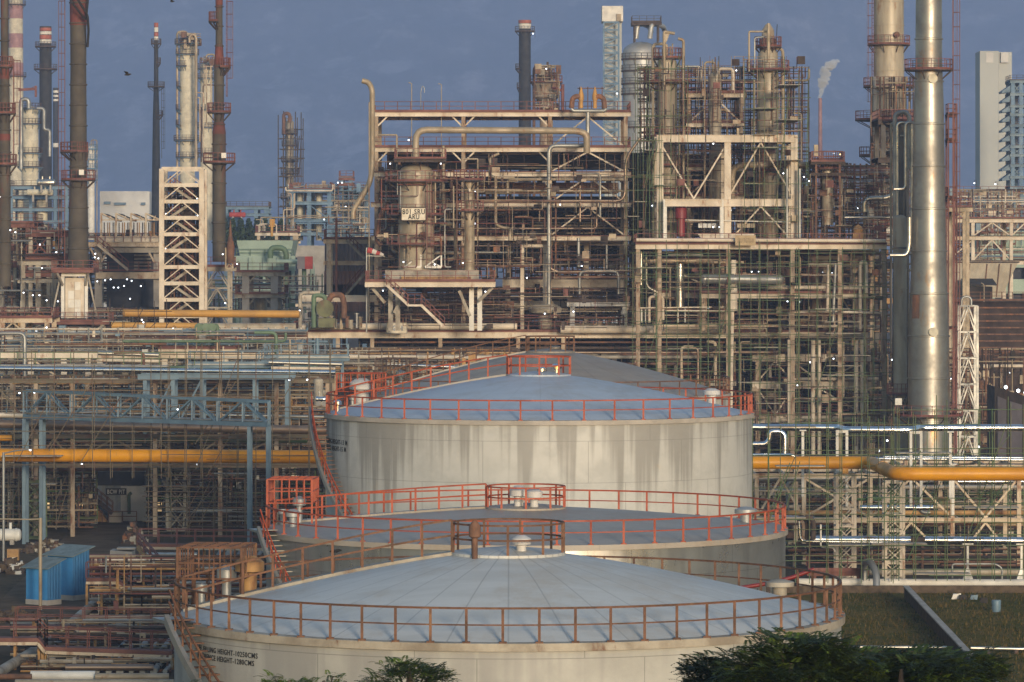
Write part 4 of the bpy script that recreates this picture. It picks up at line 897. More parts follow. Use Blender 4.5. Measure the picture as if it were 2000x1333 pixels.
a, b = P(752, 528, 437), P(935, 551, 437); MB().box(a.x, b.x, 437.5, 443, b.z, a.z).build('box_girder', 'dirtywhite', t); MB().box(a.x + 1.7, b.x - .8, 437.2, 437.48, b.z + .15, a.z - .7).build('girder_face', 'ochre', t)
for p, q, n in (((755, 557), (797, 596), 0), ((822, 596), (868, 640), 1)):
    a, b = P(*p, 434.5), P(*q, 434.5); t = thing('stair_flight', ('upper red-railed stair flight below the vessel deck', 'lower stair flight landing on the long platform')[n], 'stairs', b)
    stairs(MB(), a, b, .9).build('treads', 'pale', t); stair_rails(MB(), a, b, .9).build('railing', 'redrail', t)
a, b = P(796, 595, 434.4), P(824, 599, 434.4); t = thing('stair_landing', 'railed landing between the two stair flights', 'landing', b); MB().box(a.x, b.x, 434.4, 435.6, b.z, a.z).build('deck', 'pale', t); m = MB(); rail(m, [(a.x, 434.4, a.z), (b.x, 434.4, a.z)], 1.1, .8); m.build('railing', 'redrail', t)
# main vessels
vessel('reactor_vessel', 'fat silver-tan vessel carrying the 801 SRU sign', 813, 70, 320, 530, 441, 'tan2', [(355, 26), (420, 24), (478, 24)], 'vessel', bands=2.6, man=((-85, 341, 4, 'pale'), (-70, 461, 8, 'rusty')), top=False, n=40)
pipe('fat overhead pipe rising from the big vessel and turning right along the deck', [(812, 322, 441), (812, 254, 441), (1128, 256, 444), (1146, 262, 444), (1146, 300, 444)], 6.6, 'tan', bend=1.2, flange=4)
vessel('process_column', 'slender tan column right of the big signed vessel', 917, 20, 352, 528, 441, 'tan', [(352, 22, 0, 360), (412, 18)], 'column', bands=0, man=((-90, 372, 3, 'pale'),), top=False)
frame('steel_structure', 'railed cap frame above the big signed vessel', [780, 860], [312], 438, 7, ('rusty', 'rustdark', 'redrail', 'rustdark'), (0,), cw=.25, bh=.3, yb=322)
frame('steel_structure', 'tall open steel frame with long railed roof deck and chevron braces', [735, 905, 1074, 1222], [220, 289, 337, 397, 462], 450, 12,
      CR, (0, 1), [(2, 0, 'V'), (2, 1, 'V'), (2, 2, 'V'), (2, 3, 'V'), (0, 0, 'K'), (1, 0, 'K'), (0, 1, 'K'), (1, 1, 'K'), (1, 2, 'K')], bh=.46, cw=.42, ext=.6, yb=646)
frame('steel_structure', 'inner cream frame with rust-run girders behind the pumps', [992, 1072, 1145, 1215], [462, 546, 588], 456, 9, ('pale', 'pale', 'redrail', 'rustdark'), (1,), [], bh=1.0, cw=.55, yb=646, decks=(1,))
frame('steel_structure', 'narrow white portal frame beside the rust-run girders', [1020, 1064], [478], 448, 1.5, ('pale', 'pale', 'redrail', 'rustdark'), (), bh=.3, cw=.4, yb=646, ext=.05, decks=())
frame('steel_structure', 'grey steel pump shelter on the lower platform', [1118, 1220], [590], 449, 6, ('galv', 'galv', 'darkrail', 'rustdark'), (0,), bh=.5, cw=.5, yb=646)
# tall vent pipe with hooked top
pipe('tall tan vent pipe with a hooked beak top at the frame corner', [(690, 428, 447), (690, 410, 447), (722, 360, 447), (727, 330, 447), (727, 175, 447), (720, 161, 447), (707, 158, 447)], 5.4, 'tan', bend=1.6)
pipe('thin tan line running beside the hooked vent pipe', [(721, 645, 446), (721, 200, 446)], 1.2, 'tan')
pipe('grey riser jogging right and up to the vent header', [(1072, 640, 446), (1072, 285, 446), (1148, 285, 446), (1148, 220, 446)], 4.2, 'steelgrey', bend=.8)
pipe('short fat vent header on top of the roof deck', [(1116, 213, 446), (1120, 217, 446), (1180, 217, 446), (1184, 213, 446)], 4, 'steelgrey')
t = thing('relief_valve_set', 'pair of yellow relief valves with looped pipes on the vent header', 'valves', P(1150, 212, 446))
for x, d in ((1135, -1), (1162, 1)):
    MB().pipe([P(x, 212, 446), P(x, 196, 446)], .22, 8).lathe(P(x, 196, 446), [(.3, 0), (.3, .5), (.12, 1.2), (.02, 1.5)], 10).build('valve', 'yellowdull', t)
    MB().pipe([P(x, 190, 446), P(x + d * 9, 188, 446), P(x + d * 17, 193, 446), P(x + d * 19, 212, 446)], .3, 8, 1.0).build('pipe_bend', 'rusty', t)
m = MB()
for x in (1132, 1148, 1176): m.bar(P(x, 216, 446.5), P(x, 170, 446.5), .1)
m.bar(P(1128, 173, 446.5), P(1180, 173, 446.5), .1); m.build('gantry', 'rusty', t)
pipe('dark brown pipe crossing below the louvre bank and up to the right frame', [(940, 393, 445), (1220, 393, 445), (1222, 310, 445), (1250, 270, 445)], 3, 'brownpipe', bend=1)
pipe('tan pipe dropping through the upper frame left of the louvres', [(866, 285, 448), (866, 420, 448), (880, 440, 448)], 3.2, 'tan'); pipe('tan pipe loop near the second column of the frame', [(975, 300, 446), (957, 308, 446), (957, 345, 446), (972, 348, 446), (1005, 348, 446)], 3, 'tan')
pipe('tan gantry pipe making a square arch at the upper left', [(737, 264, 447), (775, 264, 447), (775, 335, 447)], 1.8, 'tan', bend=.1); pipe('tan pipe with bracket right of the second column', [(905, 311, 446), (933, 311, 446), (933, 480, 446)], 1.8, 'tan', bend=.1)
pipe('tan pipe hanging as a long U through the middle bays', [(968, 345, 445), (968, 440, 445), (985, 446, 445), (996, 446, 445), (996, 470, 445)], 3.3, 'tan'); pipe('tan elbow pipe beside the long column', [(860, 438, 446), (890, 438, 446), (890, 505, 446), (875, 508, 446)], 4, 'tan')
pipe('fat dark pipe curling up left of the big vessel', [(745, 480, 446), (735, 470, 446), (742, 420, 446), (760, 395, 446)], 4.5, 'rusty', bend=1)
def louvres(name, label, x0, x1, y0, y1, D, dep, mat, rails=True):
    a, b = P(x0, y0, D), P(x1, y1, D); t = thing(name, label, 'air cooler', ((a.x + b.x) / 2, D + dep / 2, b.z)); MB().box(a.x, b.x, D, D + dep, b.z, a.z).build('casing', mat, t)
    n = int((b.x - a.x) / 4)
    for i in range(n + 1): x = a.x + (b.x - a.x) * i / n; MB().bar((x, D - .1, b.z), (x, D - .1, a.z), .25).build('post', 'cream' if mat == 'louvre' else 'rusty', t)
    if rails: m = MB(); rail(m, [(a.x, D - 1.4, b.z), (b.x, D - 1.4, b.z)], 1.1, 1.2, .04); m.build('railing', 'redrail', t)
    return t
louvres('air_cooler', 'bank of orange-brown louvres behind the chevron braces', 880, 1206, 357, 378, 458, 5, 'louvre'); MB
louvres('air_cooler', 'long dark air-cooler box under the second deck', 758, 1300, 299, 330, 463, 7, 'navy', False)
for i in range(9):
    x = 1000 + i * 27; a = P(x, 337, 464); b = P(x, 357, 464); solo(MB().bar(a, b, .6), 'cooler_leg', 'short dark post below the air-cooler box', 'post', 'navy', 'posts under the air-cooler box')
for i in range(5): x = 880 + i * 80; c = P(x, 336, 466); solo(MB().lathe(c, [(1.2, 0), (2.0, -.6), (2.0, -1.0), (.2, -1.0)], 16).lathe(c, [(.35, 0), (.35, 2.3)], 8), 'fan_hub', 'dark fan housing hanging under the air-cooler box', 'fan', 'navy', 'fan housings under the air cooler')
for i, (x0, y0) in enumerate(((803, 163), (825, 168), (861, 165))):
    if i == 1: pipe('crook-topped lamp pole on the roof deck railing', [(822, 220, 451), (822, 180, 451), (825, 168, 451), (829, 172, 451), (829, 182, 451)], .7, 'steelgrey', 'lamp_pole', 'pole')
    else: pipe(('tall thin vent with bent tip, left on the roof deck', 'tall thin vent with bent tip, right on the roof deck')[i // 2], [(x0 + 1, 320, 450.5), (x0 + 1, y0, 450.5), (x0 - 5, y0 - 1, 450.5)], .8, 'tan', 'vent_pipe', bend=.1)
sign('unit_sign', 'white sign lettered 801 SRU ARU fixed on the big vessel', 784, 406, 832, 431, 437.2, 'signwhite', (('801 SRU', .92, .4), ('ARU', .46, .4)), 'letter', 'rustdark')
sign('unit_sign', 'faded white sign with round emblem and TGTU-II on the lower platform', 755, 631, 795, 651, 442, 'signwhite', (('TGTU-II', .6, .5),), 'signblue', 'dirtywhite')
a = P(763.5, 640, 442); solo(MB().tube(a + V((0, -.09, 0)), a + V((0, -.13, 0)), .22, 16), 'round_emblem', 'round blue emblem on the faded white sign', 'emblem', 'signblue')
sign('unit_sign', 'tan weathered sign with faint letters on the upper right platform', 1436, 460, 1476, 480, 436.2, 'signtan', (('SRU TGTU-II', .78, .4),), 'signtan2')
# windsock
def windsock():
    t = thing('windsock', 'red and white striped windsock left of the vessel deck', 'windsock', P(720, 487, 440)); p = [P(718, 489, 440), P(727, 491, 440), P(735, 494, 440), P(742, 496, 440), P(749, 499, 440)]; rs = [.34, .31, .27, .22, .16]
    for i in range(4): MB().pipe([p[i], p[i + 1]], 1, 14, rs=[rs[i], rs[i + 1]]).build('stripe', ('sockred', 'sockwhite')[i % 2], t)
    MB().tube(P(716, 650, 440), P(716, 484, 440), .09, 8).bar(P(716, 500, 440), P(752, 501, 440), .06).build('pole', 'steelgrey', t)
windsock()
for i, x0 in enumerate((790, 830)):
    m = MB(); z = 439.2 - .3 * i; m.bar(P(x0, 522, z), P(x0 + 32, 522, z), .25).bar(P(x0, 522, z), P(x0 + 32, 498, z), .14).bar(P(x0 + 32, 522, z), P(x0 + 32, 498, z), .16).bar(P(x0 + 14, 512, z), P(x0 + 30, 521, z), .1); solo(m, 'support_bracket', ('left', 'right')[i] + ' white triangular bracket standing on the vessel deck', 'bracket', 'offwhite')
# green pump machine at left end of the lower platform
def machine():
    D = 441; t = thing('pump_skid', 'olive green pump machine with rusty goose-neck pipes on the lower platform', 'machine', P(640, 640, D))
    q = P(635, 603, D); MB().tube(q + V((0, -.6, 0)), q + V((0, 1.4, 0)), .85, 24).tube(q + V((0, -.75, 0)), q + V((0, -.6, 0)), .95, 24).build('casing', 'oliveMachine', t)
    MB().pipe([P(613, 640, D), P(613, 578, D), P(622, 576, D), P(636, 580, D), P(636, 595, D)], .28, 10, .8).build('pipe_bend', 'greenpipe', t)
    MB().pipe([P(640, 590, D), P(648, 576, D), P(668, 576, D), P(672, 592, D), P(672, 622, D)], .33, 12, 1.0).build('pipe_bend', 'rusty', t)
    MB().box(P(622, 0, D).x, P(655, 0, D).x, D - .5, D + 1.5, P(0, 640, D).z, P(0, 622, D).z).build('base', 'oliveMachine', t)
    MB().pipe([P(586, 640, D), P(586, 572, D), P(625, 572, D)], .2, 8).build('guard_pipe', 'dirtywhite', t)
machine()
a, b = P(590, 577, 447), P(735, 590, 447); solo(MB().box(a.x, b.x, 447, 448, b.z, a.z), 'girder', 'rust-specked cream girder behind the olive pump machine', 'girder', 'pale')
frame('steel_structure', 'white pipe portal left of the olive pump machine', [588, 620], [594], 446, 2, ('pale', 'pale', 'redrail', 'rustdark'), (), bh=.3, cw=.3, yb=646, decks=())
for i in range(11):
    x = 604 + i * 10 + (i * 7) % 5; h = 12 + (i * 13) % 20; a = P(x, 641, 442.5); solo(MB().tube(a, a + V((0, 0, h * px(442))), .14 + (i % 3) * .06, 8).tube(a + V((0, 0, h * px(442) - .1)), a + V((0, 0, h * px(442))), .3, 8), 'pipe_stub', 'short capped pipe stub standing along the lower platform rail', 'pipe', ('dirtywhite', 'steelgrey', 'tan', 'rusty')[i % 4], 'stubs on the lower platform')
# vent mushroom and pump set in middle of the lower platform
solo(MB().lathe(P(1065, 642, 446), [(.75, 0), (.75, 1.5), (1.7, 1.7), (1.85, 2.2), (1.2, 2.6), (.1, 2.65)], 24), 'mushroom_vent', 'pale grey mushroom vent steaming on the lower platform', 'vent', 'dirtywhite')
pipe('grey pipe frame arching over the pump valves', [(1132, 575, 447), (1132, 530, 447), (1208, 530, 447), (1208, 575, 447)], 3.2, 'steelgrey', bend=.7)
pipe('upright grey pipe with dark valve under the rust-run girder, left of two', [(1130, 465, 447), (1130, 522, 447)], 3.4, 'steelgrey'); pipe('upright grey pipe under the rust-run girder, right of two', [(1185, 465, 447), (1185, 525, 447)], 2.4, 'steelgrey')
pipe('rust-brown downpipe with a hooked foot in the white portal', [(1072, 470, 447), (1073, 525, 447), (1092, 532, 447)], 2.8, 'brownpipe')
# ---------------------------------------------------------------- right half: portal, columns, platforms
frame('process_platform', 'upper right platform with cream fascia and red railing', [1246, 1288, 1422, 1548, 1640, 1727], [478], 438, 15, CR, (0,), bh=.5, cw=.42, ext=.25, decks=(0,), dth=.24)
pipe('fat cream insulated pipe along the upper right platform', [(1243, 469, 437), (1730, 471, 437)], 3.6, 'pale', flange=3)
frame('portal_structure', 'great cream portal frame of three thick columns and two deep beams', [1289, 1421, 1551], [264, 389], 441, 7, ('pale', 'pale', 'redrail', 'rustdark'), (), [(1, 0, 'V'), (1, 1, 'V'), (0, 0, 'W')], bh=.8, cw=.72, ext=0, yb=475, decks=())
a, b = P(1289, 274, 441.5), P(1551, 279, 441.5); solo(MB().box(a.x, b.x, 441.3, 447, b.z, a.z), 'portal_soffit', 'dull red underside beam of the great cream portal', 'beam', 'maroon')
frame('portal_structure', 'lower cream portal of two columns left of the centre post', [1299, 1410], [390], 439, 1.5, ('offwhite', 'pale', 'redrail', 'rustdark'), (), bh=.75, cw=.36, ext=0, yb=475, decks=())
for nm, ys, dd in (('upper cream stair-tower frame around the slim column', (183, 241), 455), ('middle cream stair-tower frame around the slim column', (327, 384), 455.5)):
    frame('steel_structure', nm, [1345, 1448], ys, dd, 8, CR, (0, 1), [(0, 0, 'V')], bh=.45, cw=.4, ext=.3, yb=ys[1] + 20 if ys[0] < 200 else 475)
vessel('process_column', 'ribbed cream column in scaffolding, left of three', 1303, 38, 112, 470, 452, 'tan2', [(114, 10), (161, 26), (268, 25), (324, 14), (380, 14)], 'column', bands=2.4, rm='redrail', lad=(-110, 165, 268), man=((-80, 302, 7, 'tan'),))
vessel('process_column', 'slim round-headed cream column in the stair-tower, middle of three', 1397, 24, 142, 470, 452, 'tan2', [], 'column', bands=2.4, man=((-85, 312, 6, 'rusty'), (-95, 417, 6, 'rusty')), lad=(-90, 170, 240))
vessel('process_column', 'thick cream column with red platforms, right of three', 1500, 40, 122, 470, 452, 'tan2', [(92, 14), (138, 22), (96, 4), (335, 8)], 'column', bands=2.6, rm='redrail', lad=(-60, 145, 250), prof=[(42, 470), (42, 150), (40, 146), (38, 104), (26, 96), (24, 60), (10, 48)], man=((-80, 295, 8, 'rusty'),))
pipe('thick pipe rising from the left ribbed column to a hooked arm', [(1297, 270, 449), (1297, 62, 449), (1318, 66, 449)], 3.2, 'tan', bend=.2); solo(MB().hull8([P(1299, 66, 448.8), P(1308, 66, 448.8), P(1301, 84, 448.8), P(1299, 84, 448.8), P(1299, 66, 449.1), P(1308, 66, 449.1), P(1301, 84, 449.1), P(1299, 84, 449.1)]), 'bracket_plate', 'tan gusset under the hooked arm', 'bracket', 'tan')
pipe('tan overhead pipe with silver sleeve leaving the slim column head', [(1397, 140, 451), (1397, 112, 451)], 1.2, 'rusty'); pipe('tan insulated cross-over pipe beside the slim column head', [(1403, 146, 450), (1404, 135, 450), (1428, 135, 450), (1432, 140, 450), (1432, 178, 450)], 3, 'pale')
pipe('tall tan riser beside the left ribbed column', [(1335, 478, 450), (1335, 78, 450), (1324, 76, 450)], 3, 'tan'); pipe('pale riser on the thick right column', [(1473, 260, 449), (1473, 157, 449)], 2.6, 'tan')
pipe('square tan pipe gantry at the head of the thick right column', [(1463, 140, 449), (1463, 62, 449), (1500, 62, 449)], 2, 'tan', bend=.15); pipe('top riser with whip aerial on the thick right column', [(1501, 122, 448), (1501, 46, 448)], 3.4, 'tan'); pipe('bent grey pipe at the head of the thick right column', [(1474, 135, 449), (1474, 74, 449), (1496, 72, 449)], 1.5, 'steelgrey')
solo(MB().bar(P(1516, 85, 449), P(1518, 48, 449), .07), 'whip_aerial', 'whip aerial on the thick right column', 'aerial', 'dark')
pipe('fat silver-tan duct bending through the great portal', [(1430, 400, 449), (1430, 323, 449), (1560, 322, 449), (1590, 324, 449)], 6.5, 'tan', bend=1.3); pipe('smaller tan duct bending down right of the great portal', [(1440, 412, 448), (1586, 412, 448), (1590, 422, 448)], 3, 'tan', bend=.8)
pipe('grey upright pipe left of two in front of the portal right post', [(1537, 480, 439.5), (1537, 330, 439.5)], 2.6, 'steelgrey'); pipe('grey upright pipe right of the portal right post', [(1562, 480, 439.5), (1562, 330, 439.5)], 2.6, 'steelgrey')
vessel('process_vessel', 'tan riser column with dark flue head right of the portal', 1616, 22, 315, 440, 446, 'tan2', [(330, 16), (316, 20)], 'vessel', bands=2, top=False); frame('steel_structure', 'red steel frame hoisting the tan riser column', [1594, 1640], [318, 340], 443, 5, ('rusty', 'rustdark', 'redrail', 'rustdark'), (0,), bh=.2, cw=.22, yb=475)
pipe('fat tan pipe rising right of the red frame', [(1643, 440, 446), (1643, 350, 446)], 4, 'tan'); pipe('shiny pipe sweeping from the red frame up to the dark column', [(1688, 414, 444), (1688, 395, 444), (1696, 388, 444), (1735, 387, 444), (1750, 375, 444), (1750, 250, 444)], 5, 'silverdull', bend=1.2)
pipe('thin shiny header below the sweeping pipe', [(1650, 425, 443), (1770, 425, 443)], 2.2, 'silverdull'); solo(MB().box(P(1590, 0, 443).x, P(1598, 0, 443).x, 443, 443.5, P(0, 305, 443).z, P(0, 283, 443).z), 'duct_hood', 'small tan duct hood at the portal top right', 'duct', 'tan')
solo(MB().lathe(P(1330, 428, 440), [(.45, -1.9), (.45, 0), (.62, .05), (.62, 1.1), (.5, 1.3), (.02, 1.5)], 20), 'fire_tank', 'round dark red tank on the upper right platform', 'tank', 'firered')
for k in range(2):
    for i in range(4):
        a = P((1364, 1440)[k] + i * 9, 437, 440); solo(MB().box(a.x, a.x + .42, 440, 440.3, a.z - .45, a.z), 'switch_box', ('grey switch box in the row left of the portal post', 'olive switch box in the row right of the portal post')[k], 'box', ('galv', 'tan')[k], ('grey switch boxes', 'olive switch boxes')[k])
pipe('white conduit rail carrying the switch boxes', [(1328, 430, 440.5), (1540, 434, 440.5)], 1.1, 'offwhite'); solo(MB().hull8([P(1362, 457, 439), P(1475, 457, 439), P(1475, 470, 439), P(1372, 468, 439), P(1362, 457, 441), P(1475, 457, 441), P(1475, 470, 441), P(1372, 468, 441)]), 'trough', 'cream sheet trough behind the tan sign', 'trough', 'pale')
def bollard_valve(): pass
solo(MB().box(P(1666, 0, 440).x, P(1686, 0, 440).x, 440, 441.5, P(0, 470, 440).z, P(0, 455, 440).z).lathe(P(1676, 455, 440.7), [(.5, 0), (.6, .3), (.35, .7), (.02, .9)], 12), 'pump', 'small yellow-tan pump on the right end of the upper platform', 'pump', 'ochre')
# lower right: between the platforms
frame('process_platform', 'short cream platform on the right below the fat grey duct', [1374, 1425, 1546, 1690], [574], 440, 11, CR, (0,), bh=.5, cw=.4, ext=.3, yb=646, dth=.2)
pipe('cream pipe lying on the short right platform', [(1500, 562, 439), (1688, 562, 439)], 3.8, 'pale', flange=2.5)
pipe('fat dull grey duct with rounded ends in front of the green scaffold', [(1378, 545, 437), (1520, 547, 437)], 9.5, 'steelgrey', flange=2)
for i, (x, d) in enumerate(((1376, 1), (1522, 1))): c = P(x, 545.5 + i, 437); solo(MB().ball(c, 9.6 * px(437), 18, 10), 'duct_end', ('rounded left cap of the fat grey duct', 'rounded right cap of the fat grey duct')[i], 'cap', 'steelgrey')
pipe('short rusty branch joining the fat grey duct on the left', [(1340, 541, 440), (1378, 543, 440)], 4.5, 'brownpipe')
vessel('process_vessel', 'silver upright vessel behind the green scaffold', 1328, 17, 506, 602, 444, 'silverdull', bands=1.2, top=False); pipe('silver upright pipe at the left of the scaffold, front of two', [(1252, 490, 441), (1252, 558, 441)], 3.6, 'silverdull'); pipe('silver upright pipe at the left of the scaffold, rear of two', [(1262, 502, 443), (1262, 560, 443), (1290, 575, 443)], 3.4, 'silverdull')
solo(MB().box(P(1426, 0, 437).x, P(1440, 0, 437).x, 437, 437.7, P(0, 608, 437).z, P(0, 558, 437).z).bar(P(1431, 608, 437.3), P(1428, 800, 437.3), .28).bar(P(1433, 558, 437.3), P(1433, 508, 437.3), .5), 'cable_riser', 'thick cream cable riser in front of the scaffold', 'riser', 'pale')
frame('steel_structure', 'cream girder frame behind the silver upright vessel', [1288, 1410], [506, 572], 446, 8, CR, (1,), [(0, 0, '\\')], bh=.6, cw=.5, yb=646)
frame('steel_structure', 'cream girder bay right of the fat grey duct', [1590, 1612, 1680], [500, 515], 447, 7, CR, (), [(0, 1, 'X'), (1, 1, 'X')], bh=.4, cw=.5, yb=646)
pipe('grey-blue leaning pipe in the right bays', [(1632, 515, 438), (1627, 628, 438)], 3.2, 'steelgrey'); pipe('cream pipe elbow at the right end bays', [(1680, 646, 439), (1680, 512, 439), (1692, 512, 439), (1692, 573, 439)], 3.5, 'pale'); pipe('upright cream pipe in the right bays', [(1618, 516, 438.5), (1616, 608, 438.5)], 3, 'pale')
pipe('cream portal pipe on the lower platform under the duct', [(1543, 660, 438), (1543, 610, 438), (1620, 609, 438), (1722, 612, 438)], 2.4, 'pale', bend=.2)
pipe('white pipe arch on the lower platform left', [(1268, 630, 439), (1268, 580, 439), (1295, 580, 439), (1295, 625, 439)], 3, 'pale', bend=.4); pipe('pair of white rails across the left scaffold bays', [(1240, 602, 438.5), (1425, 600, 438.5)], 1.4, 'pale'); pipe('lower white rail across the left scaffold bays', [(1300, 607, 438.3), (1425, 608, 438.3)], 1.4, 'pale')
for i, x in enumerate((1253, 1261, 1324, 1338)): pipe('stubby white pipe standing in the left scaffold bays', [(x, 603, 439.5), (x, 630, 439.5)], 1.7, 'offwhite', group='stubby white pipes')
# under the lower platform, to the ground
frame('steel_structure', 'tall cream frame of paired posts below the lower platform, right', [1480, 1548, 1600, 1690], [692, 745, 812], 446, 12, ('aged', 'pale', 'redrail', 'rustdark'), (2,), [(0, 0, 'V'), (1, 0, '\\'), (2, 0, '/'), (2, 1, '\\'), (0, 1, 'W')], bh=.8, cw=.5)
for i, x in enumerate((1541, 1588, 1600, 1672, 1683)): pipe('upright cream pipe dropping from the lower platform, right', [(x, 664, 441), (x, 640 + 250 - (i == 0) * 60, 441)], 3.4 + (i % 2), 'pale', flange=2, group='cream downpipes')
exchanger('dull grey drum under the lower platform', 1478, 1582, 707, 9, 448, 'steelgrey'); exchanger('tan drum low under the right platform', 1470, 1530, 770, 11, 450, 'tan2'); exchanger('ribbed orange-tan drum seen end on below the left platform', 1288, 1330, 706, 10, 450, 'tan')
frame('steel_structure', 'rusty support frame under the left half of the lower platform', [735, 820, 905, 1000, 1100, 1200, 1290, 1427], [690, 745], 449, 12, ('aged', 'dirtywhite', 'redrail', 'rustdark'), (1,), [(1, 0, 'V'), (3, 0, 'V')], bh=.5, cw=.5)
for i, (y, r, mm) in enumerate(((669, 2, 'rusty'), (680, 3, 'rustdark'), (689, 2.6, 'brownpipe'), (698, 3.4, 'dirtywhite'), (711, 2.6, 'rusty'))): pipe('pipe of the stacked bundle below the lower platform', [(720 + i * 9, y, 446 - i), (1430 - i * 20, y, 446 - i)], r, mm, group='stacked pipe bundle below the platform')
for k, (x0, y0, x1, y1, nx, ny) in enumerate(((1236, 488, 1430, 830, 9, 14), (1425, 484, 1560, 850, 7, 15), (1555, 484, 1752, 860, 9, 16), (1250, 120, 1345, 470, 5, 14), (1455, 130, 1578, 470, 6, 13), (1225, 260, 1290, 640, 4, 14))):
    scaffold(('green tube scaffold over the left bays below the upper platform', 'green tube scaffold over the middle bays by the fat duct', 'green tube scaffold over the right bays beside the silver stack', 'rusty tube scaffold around the left ribbed column', 'green tube scaffold around the thick right column', 'tube scaffold in the gap left of the great portal')[k], x0, y0, x1, y1, 434.5 + (k > 2) * 5, nx, ny, 1.6 if k < 3 else 9, 'scaf', 40 + k, .037, keep=(.7 if k < 3 else .45))
for k, (x0, x1, y0, y1, D_, mm) in enumerate(((900, 1225, 384, 522, 468, 'darkbrown'), (742, 895, 352, 535, 469, 'rustdark'), (1292, 1400, 300, 462, 472, 'darkbrown'), (1440, 1556, 330, 462, 471, 'dark'), (1230, 1288, 330, 640, 474, 'darkbrown'))):  # dark backings added so the gaps behind the frames read as shaded
    a, b = P(x0, y0, D_), P(x1, y1, D_); t = thing('shade_backing', ('added dark backing for shade behind the lower chevron bays', 'added rust-dark backing for shade behind the big signed vessel', 'added dark backing for shade behind the left ribbed column', 'added black backing for shade behind the thick right column', 'added dark backing for shade in the gap left of the great portal')[k], 'casing', ((a.x + b.x) / 2, D_ + 2, b.z)); MB().box(a.x, b.x, D_, D_ + 4, b.z, a.z).build('body', mm, t)
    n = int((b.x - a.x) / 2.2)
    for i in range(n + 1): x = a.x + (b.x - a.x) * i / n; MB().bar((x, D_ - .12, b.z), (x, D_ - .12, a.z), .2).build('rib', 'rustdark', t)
# back curtains: dark walls added for interior shade, then tangles of lines
for k, (x0, x1, y0, D_) in enumerate(((1000, 1235, 640, 476), (1240, 1720, 500, 470), (720, 1000, 600, 478))): shed('shade_backdrop', ('added dark backdrop for shade deep behind the pump shelter', 'added dark sheet-clad backdrop for shade behind the right bays', 'added dark backdrop for shade behind the vessel deck')[k], x0, y0, x1, 950, D_, 10, 'darksheet', 'dark')
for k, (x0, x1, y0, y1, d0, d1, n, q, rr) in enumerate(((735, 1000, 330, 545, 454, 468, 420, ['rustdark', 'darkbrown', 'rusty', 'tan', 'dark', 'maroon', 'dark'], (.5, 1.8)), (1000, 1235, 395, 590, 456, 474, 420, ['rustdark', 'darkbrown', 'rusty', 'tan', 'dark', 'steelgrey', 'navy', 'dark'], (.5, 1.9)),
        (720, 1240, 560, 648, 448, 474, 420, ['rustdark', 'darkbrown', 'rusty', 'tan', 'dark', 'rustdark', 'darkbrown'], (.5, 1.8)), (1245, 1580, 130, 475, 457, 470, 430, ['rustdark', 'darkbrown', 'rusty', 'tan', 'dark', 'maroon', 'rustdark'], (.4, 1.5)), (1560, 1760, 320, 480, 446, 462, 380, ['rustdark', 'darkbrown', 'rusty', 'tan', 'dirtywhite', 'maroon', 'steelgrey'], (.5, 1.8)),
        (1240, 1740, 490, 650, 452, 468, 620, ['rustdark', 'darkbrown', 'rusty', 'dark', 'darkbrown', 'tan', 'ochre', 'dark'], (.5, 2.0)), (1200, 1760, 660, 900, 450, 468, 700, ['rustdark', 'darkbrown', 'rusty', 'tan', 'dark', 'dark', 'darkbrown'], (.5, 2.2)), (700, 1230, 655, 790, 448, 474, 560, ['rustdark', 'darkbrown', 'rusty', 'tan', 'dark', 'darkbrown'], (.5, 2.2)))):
    pipework(('tangle of lines around the big signed vessel', 'tangle of lines behind the rust-run girders', 'tangle of lines under the vessel deck', 'tangle of lines round the three columns', 'tangle of lines right of the great portal', 'tangle of lines inside the scaffolded bays', 'tangle of lines below the lower platform, right', 'tangle of lines below the lower platform, left')[k], x0, y0, x1, y1, d0, d1, n, q, rr, 60 + k)  # darkened palettes put the shade of the inner bays into the pipe colours
for k, (x0, y0, x1, y1, d0, d1, n) in enumerate(((735, 300, 1240, 545, 437, 449, 300), (735, 560, 1235, 645, 438, 447, 160), (1250, 110, 1565, 472, 440, 449, 300), (1565, 340, 1735, 472, 440, 447, 140), (1240, 490, 1720, 645, 436, 445, 240), (1430, 668, 1740, 870, 438, 446, 200))):
    pipework(('fine mesh of conduits and rails before the signed vessel and chevron bays', 'fine mesh of conduits under the vessel deck', 'fine mesh of conduits before the three columns', 'fine mesh of conduits right of the great portal', 'fine mesh of conduits in the scaffolded bays', 'fine mesh of conduits below the lower platform at right')[k], x0, y0, x1, y1, d0, d1, n, ['rustdark', 'rusty', 'redrail', 'tan', 'darkbrown', 'aged', 'rustdark'], (.35, .95), 130 + k, .55, (.03, .16), .1)
tangle('thin rusty line strapped around the big signed vessel', 745, 335, 900, 522, 437.5, 440, 16, ['rusty', 'tan', 'redrail', 'steelgrey'], (.7, 1.8), 35, .7)
ladder_ = MB(); ladder(ladder_, P(838, 525, 437.6), 9.5, V((0, -1, 0))); solo(ladder_, 'ladder', 'caged red ladder on the big signed vessel', 'ladder', 'redrail')
tangle('rust or tan pipe threading the upper frame', 740, 340, 1220, 545, 447, 452, 26, ['tan', 'brownpipe', 'rusty', 'steelgrey'], (1.3, 3.2), 31)
tangle('tan pipe threading the three columns', 1260, 130, 1580, 470, 455, 462, 20, ['tan', 'tan2', 'steelgrey', 'redrail', 'cream'], (1.2, 2.6), 32, .7)
tangle('cream or rusty pipe threading the scaffolded bays', 1245, 490, 1720, 650, 440, 446, 26, ['cream', 'tan', 'pale', 'brownpipe', 'rusty'], (1.2, 3.2), 33)
tangle('cream or rusty pipe below the lower platform', 1210, 668, 1740, 880, 440, 446, 26, ['cream', 'tan', 'pale', 'brownpipe', 'rusty'], (1.3, 3.6), 34)
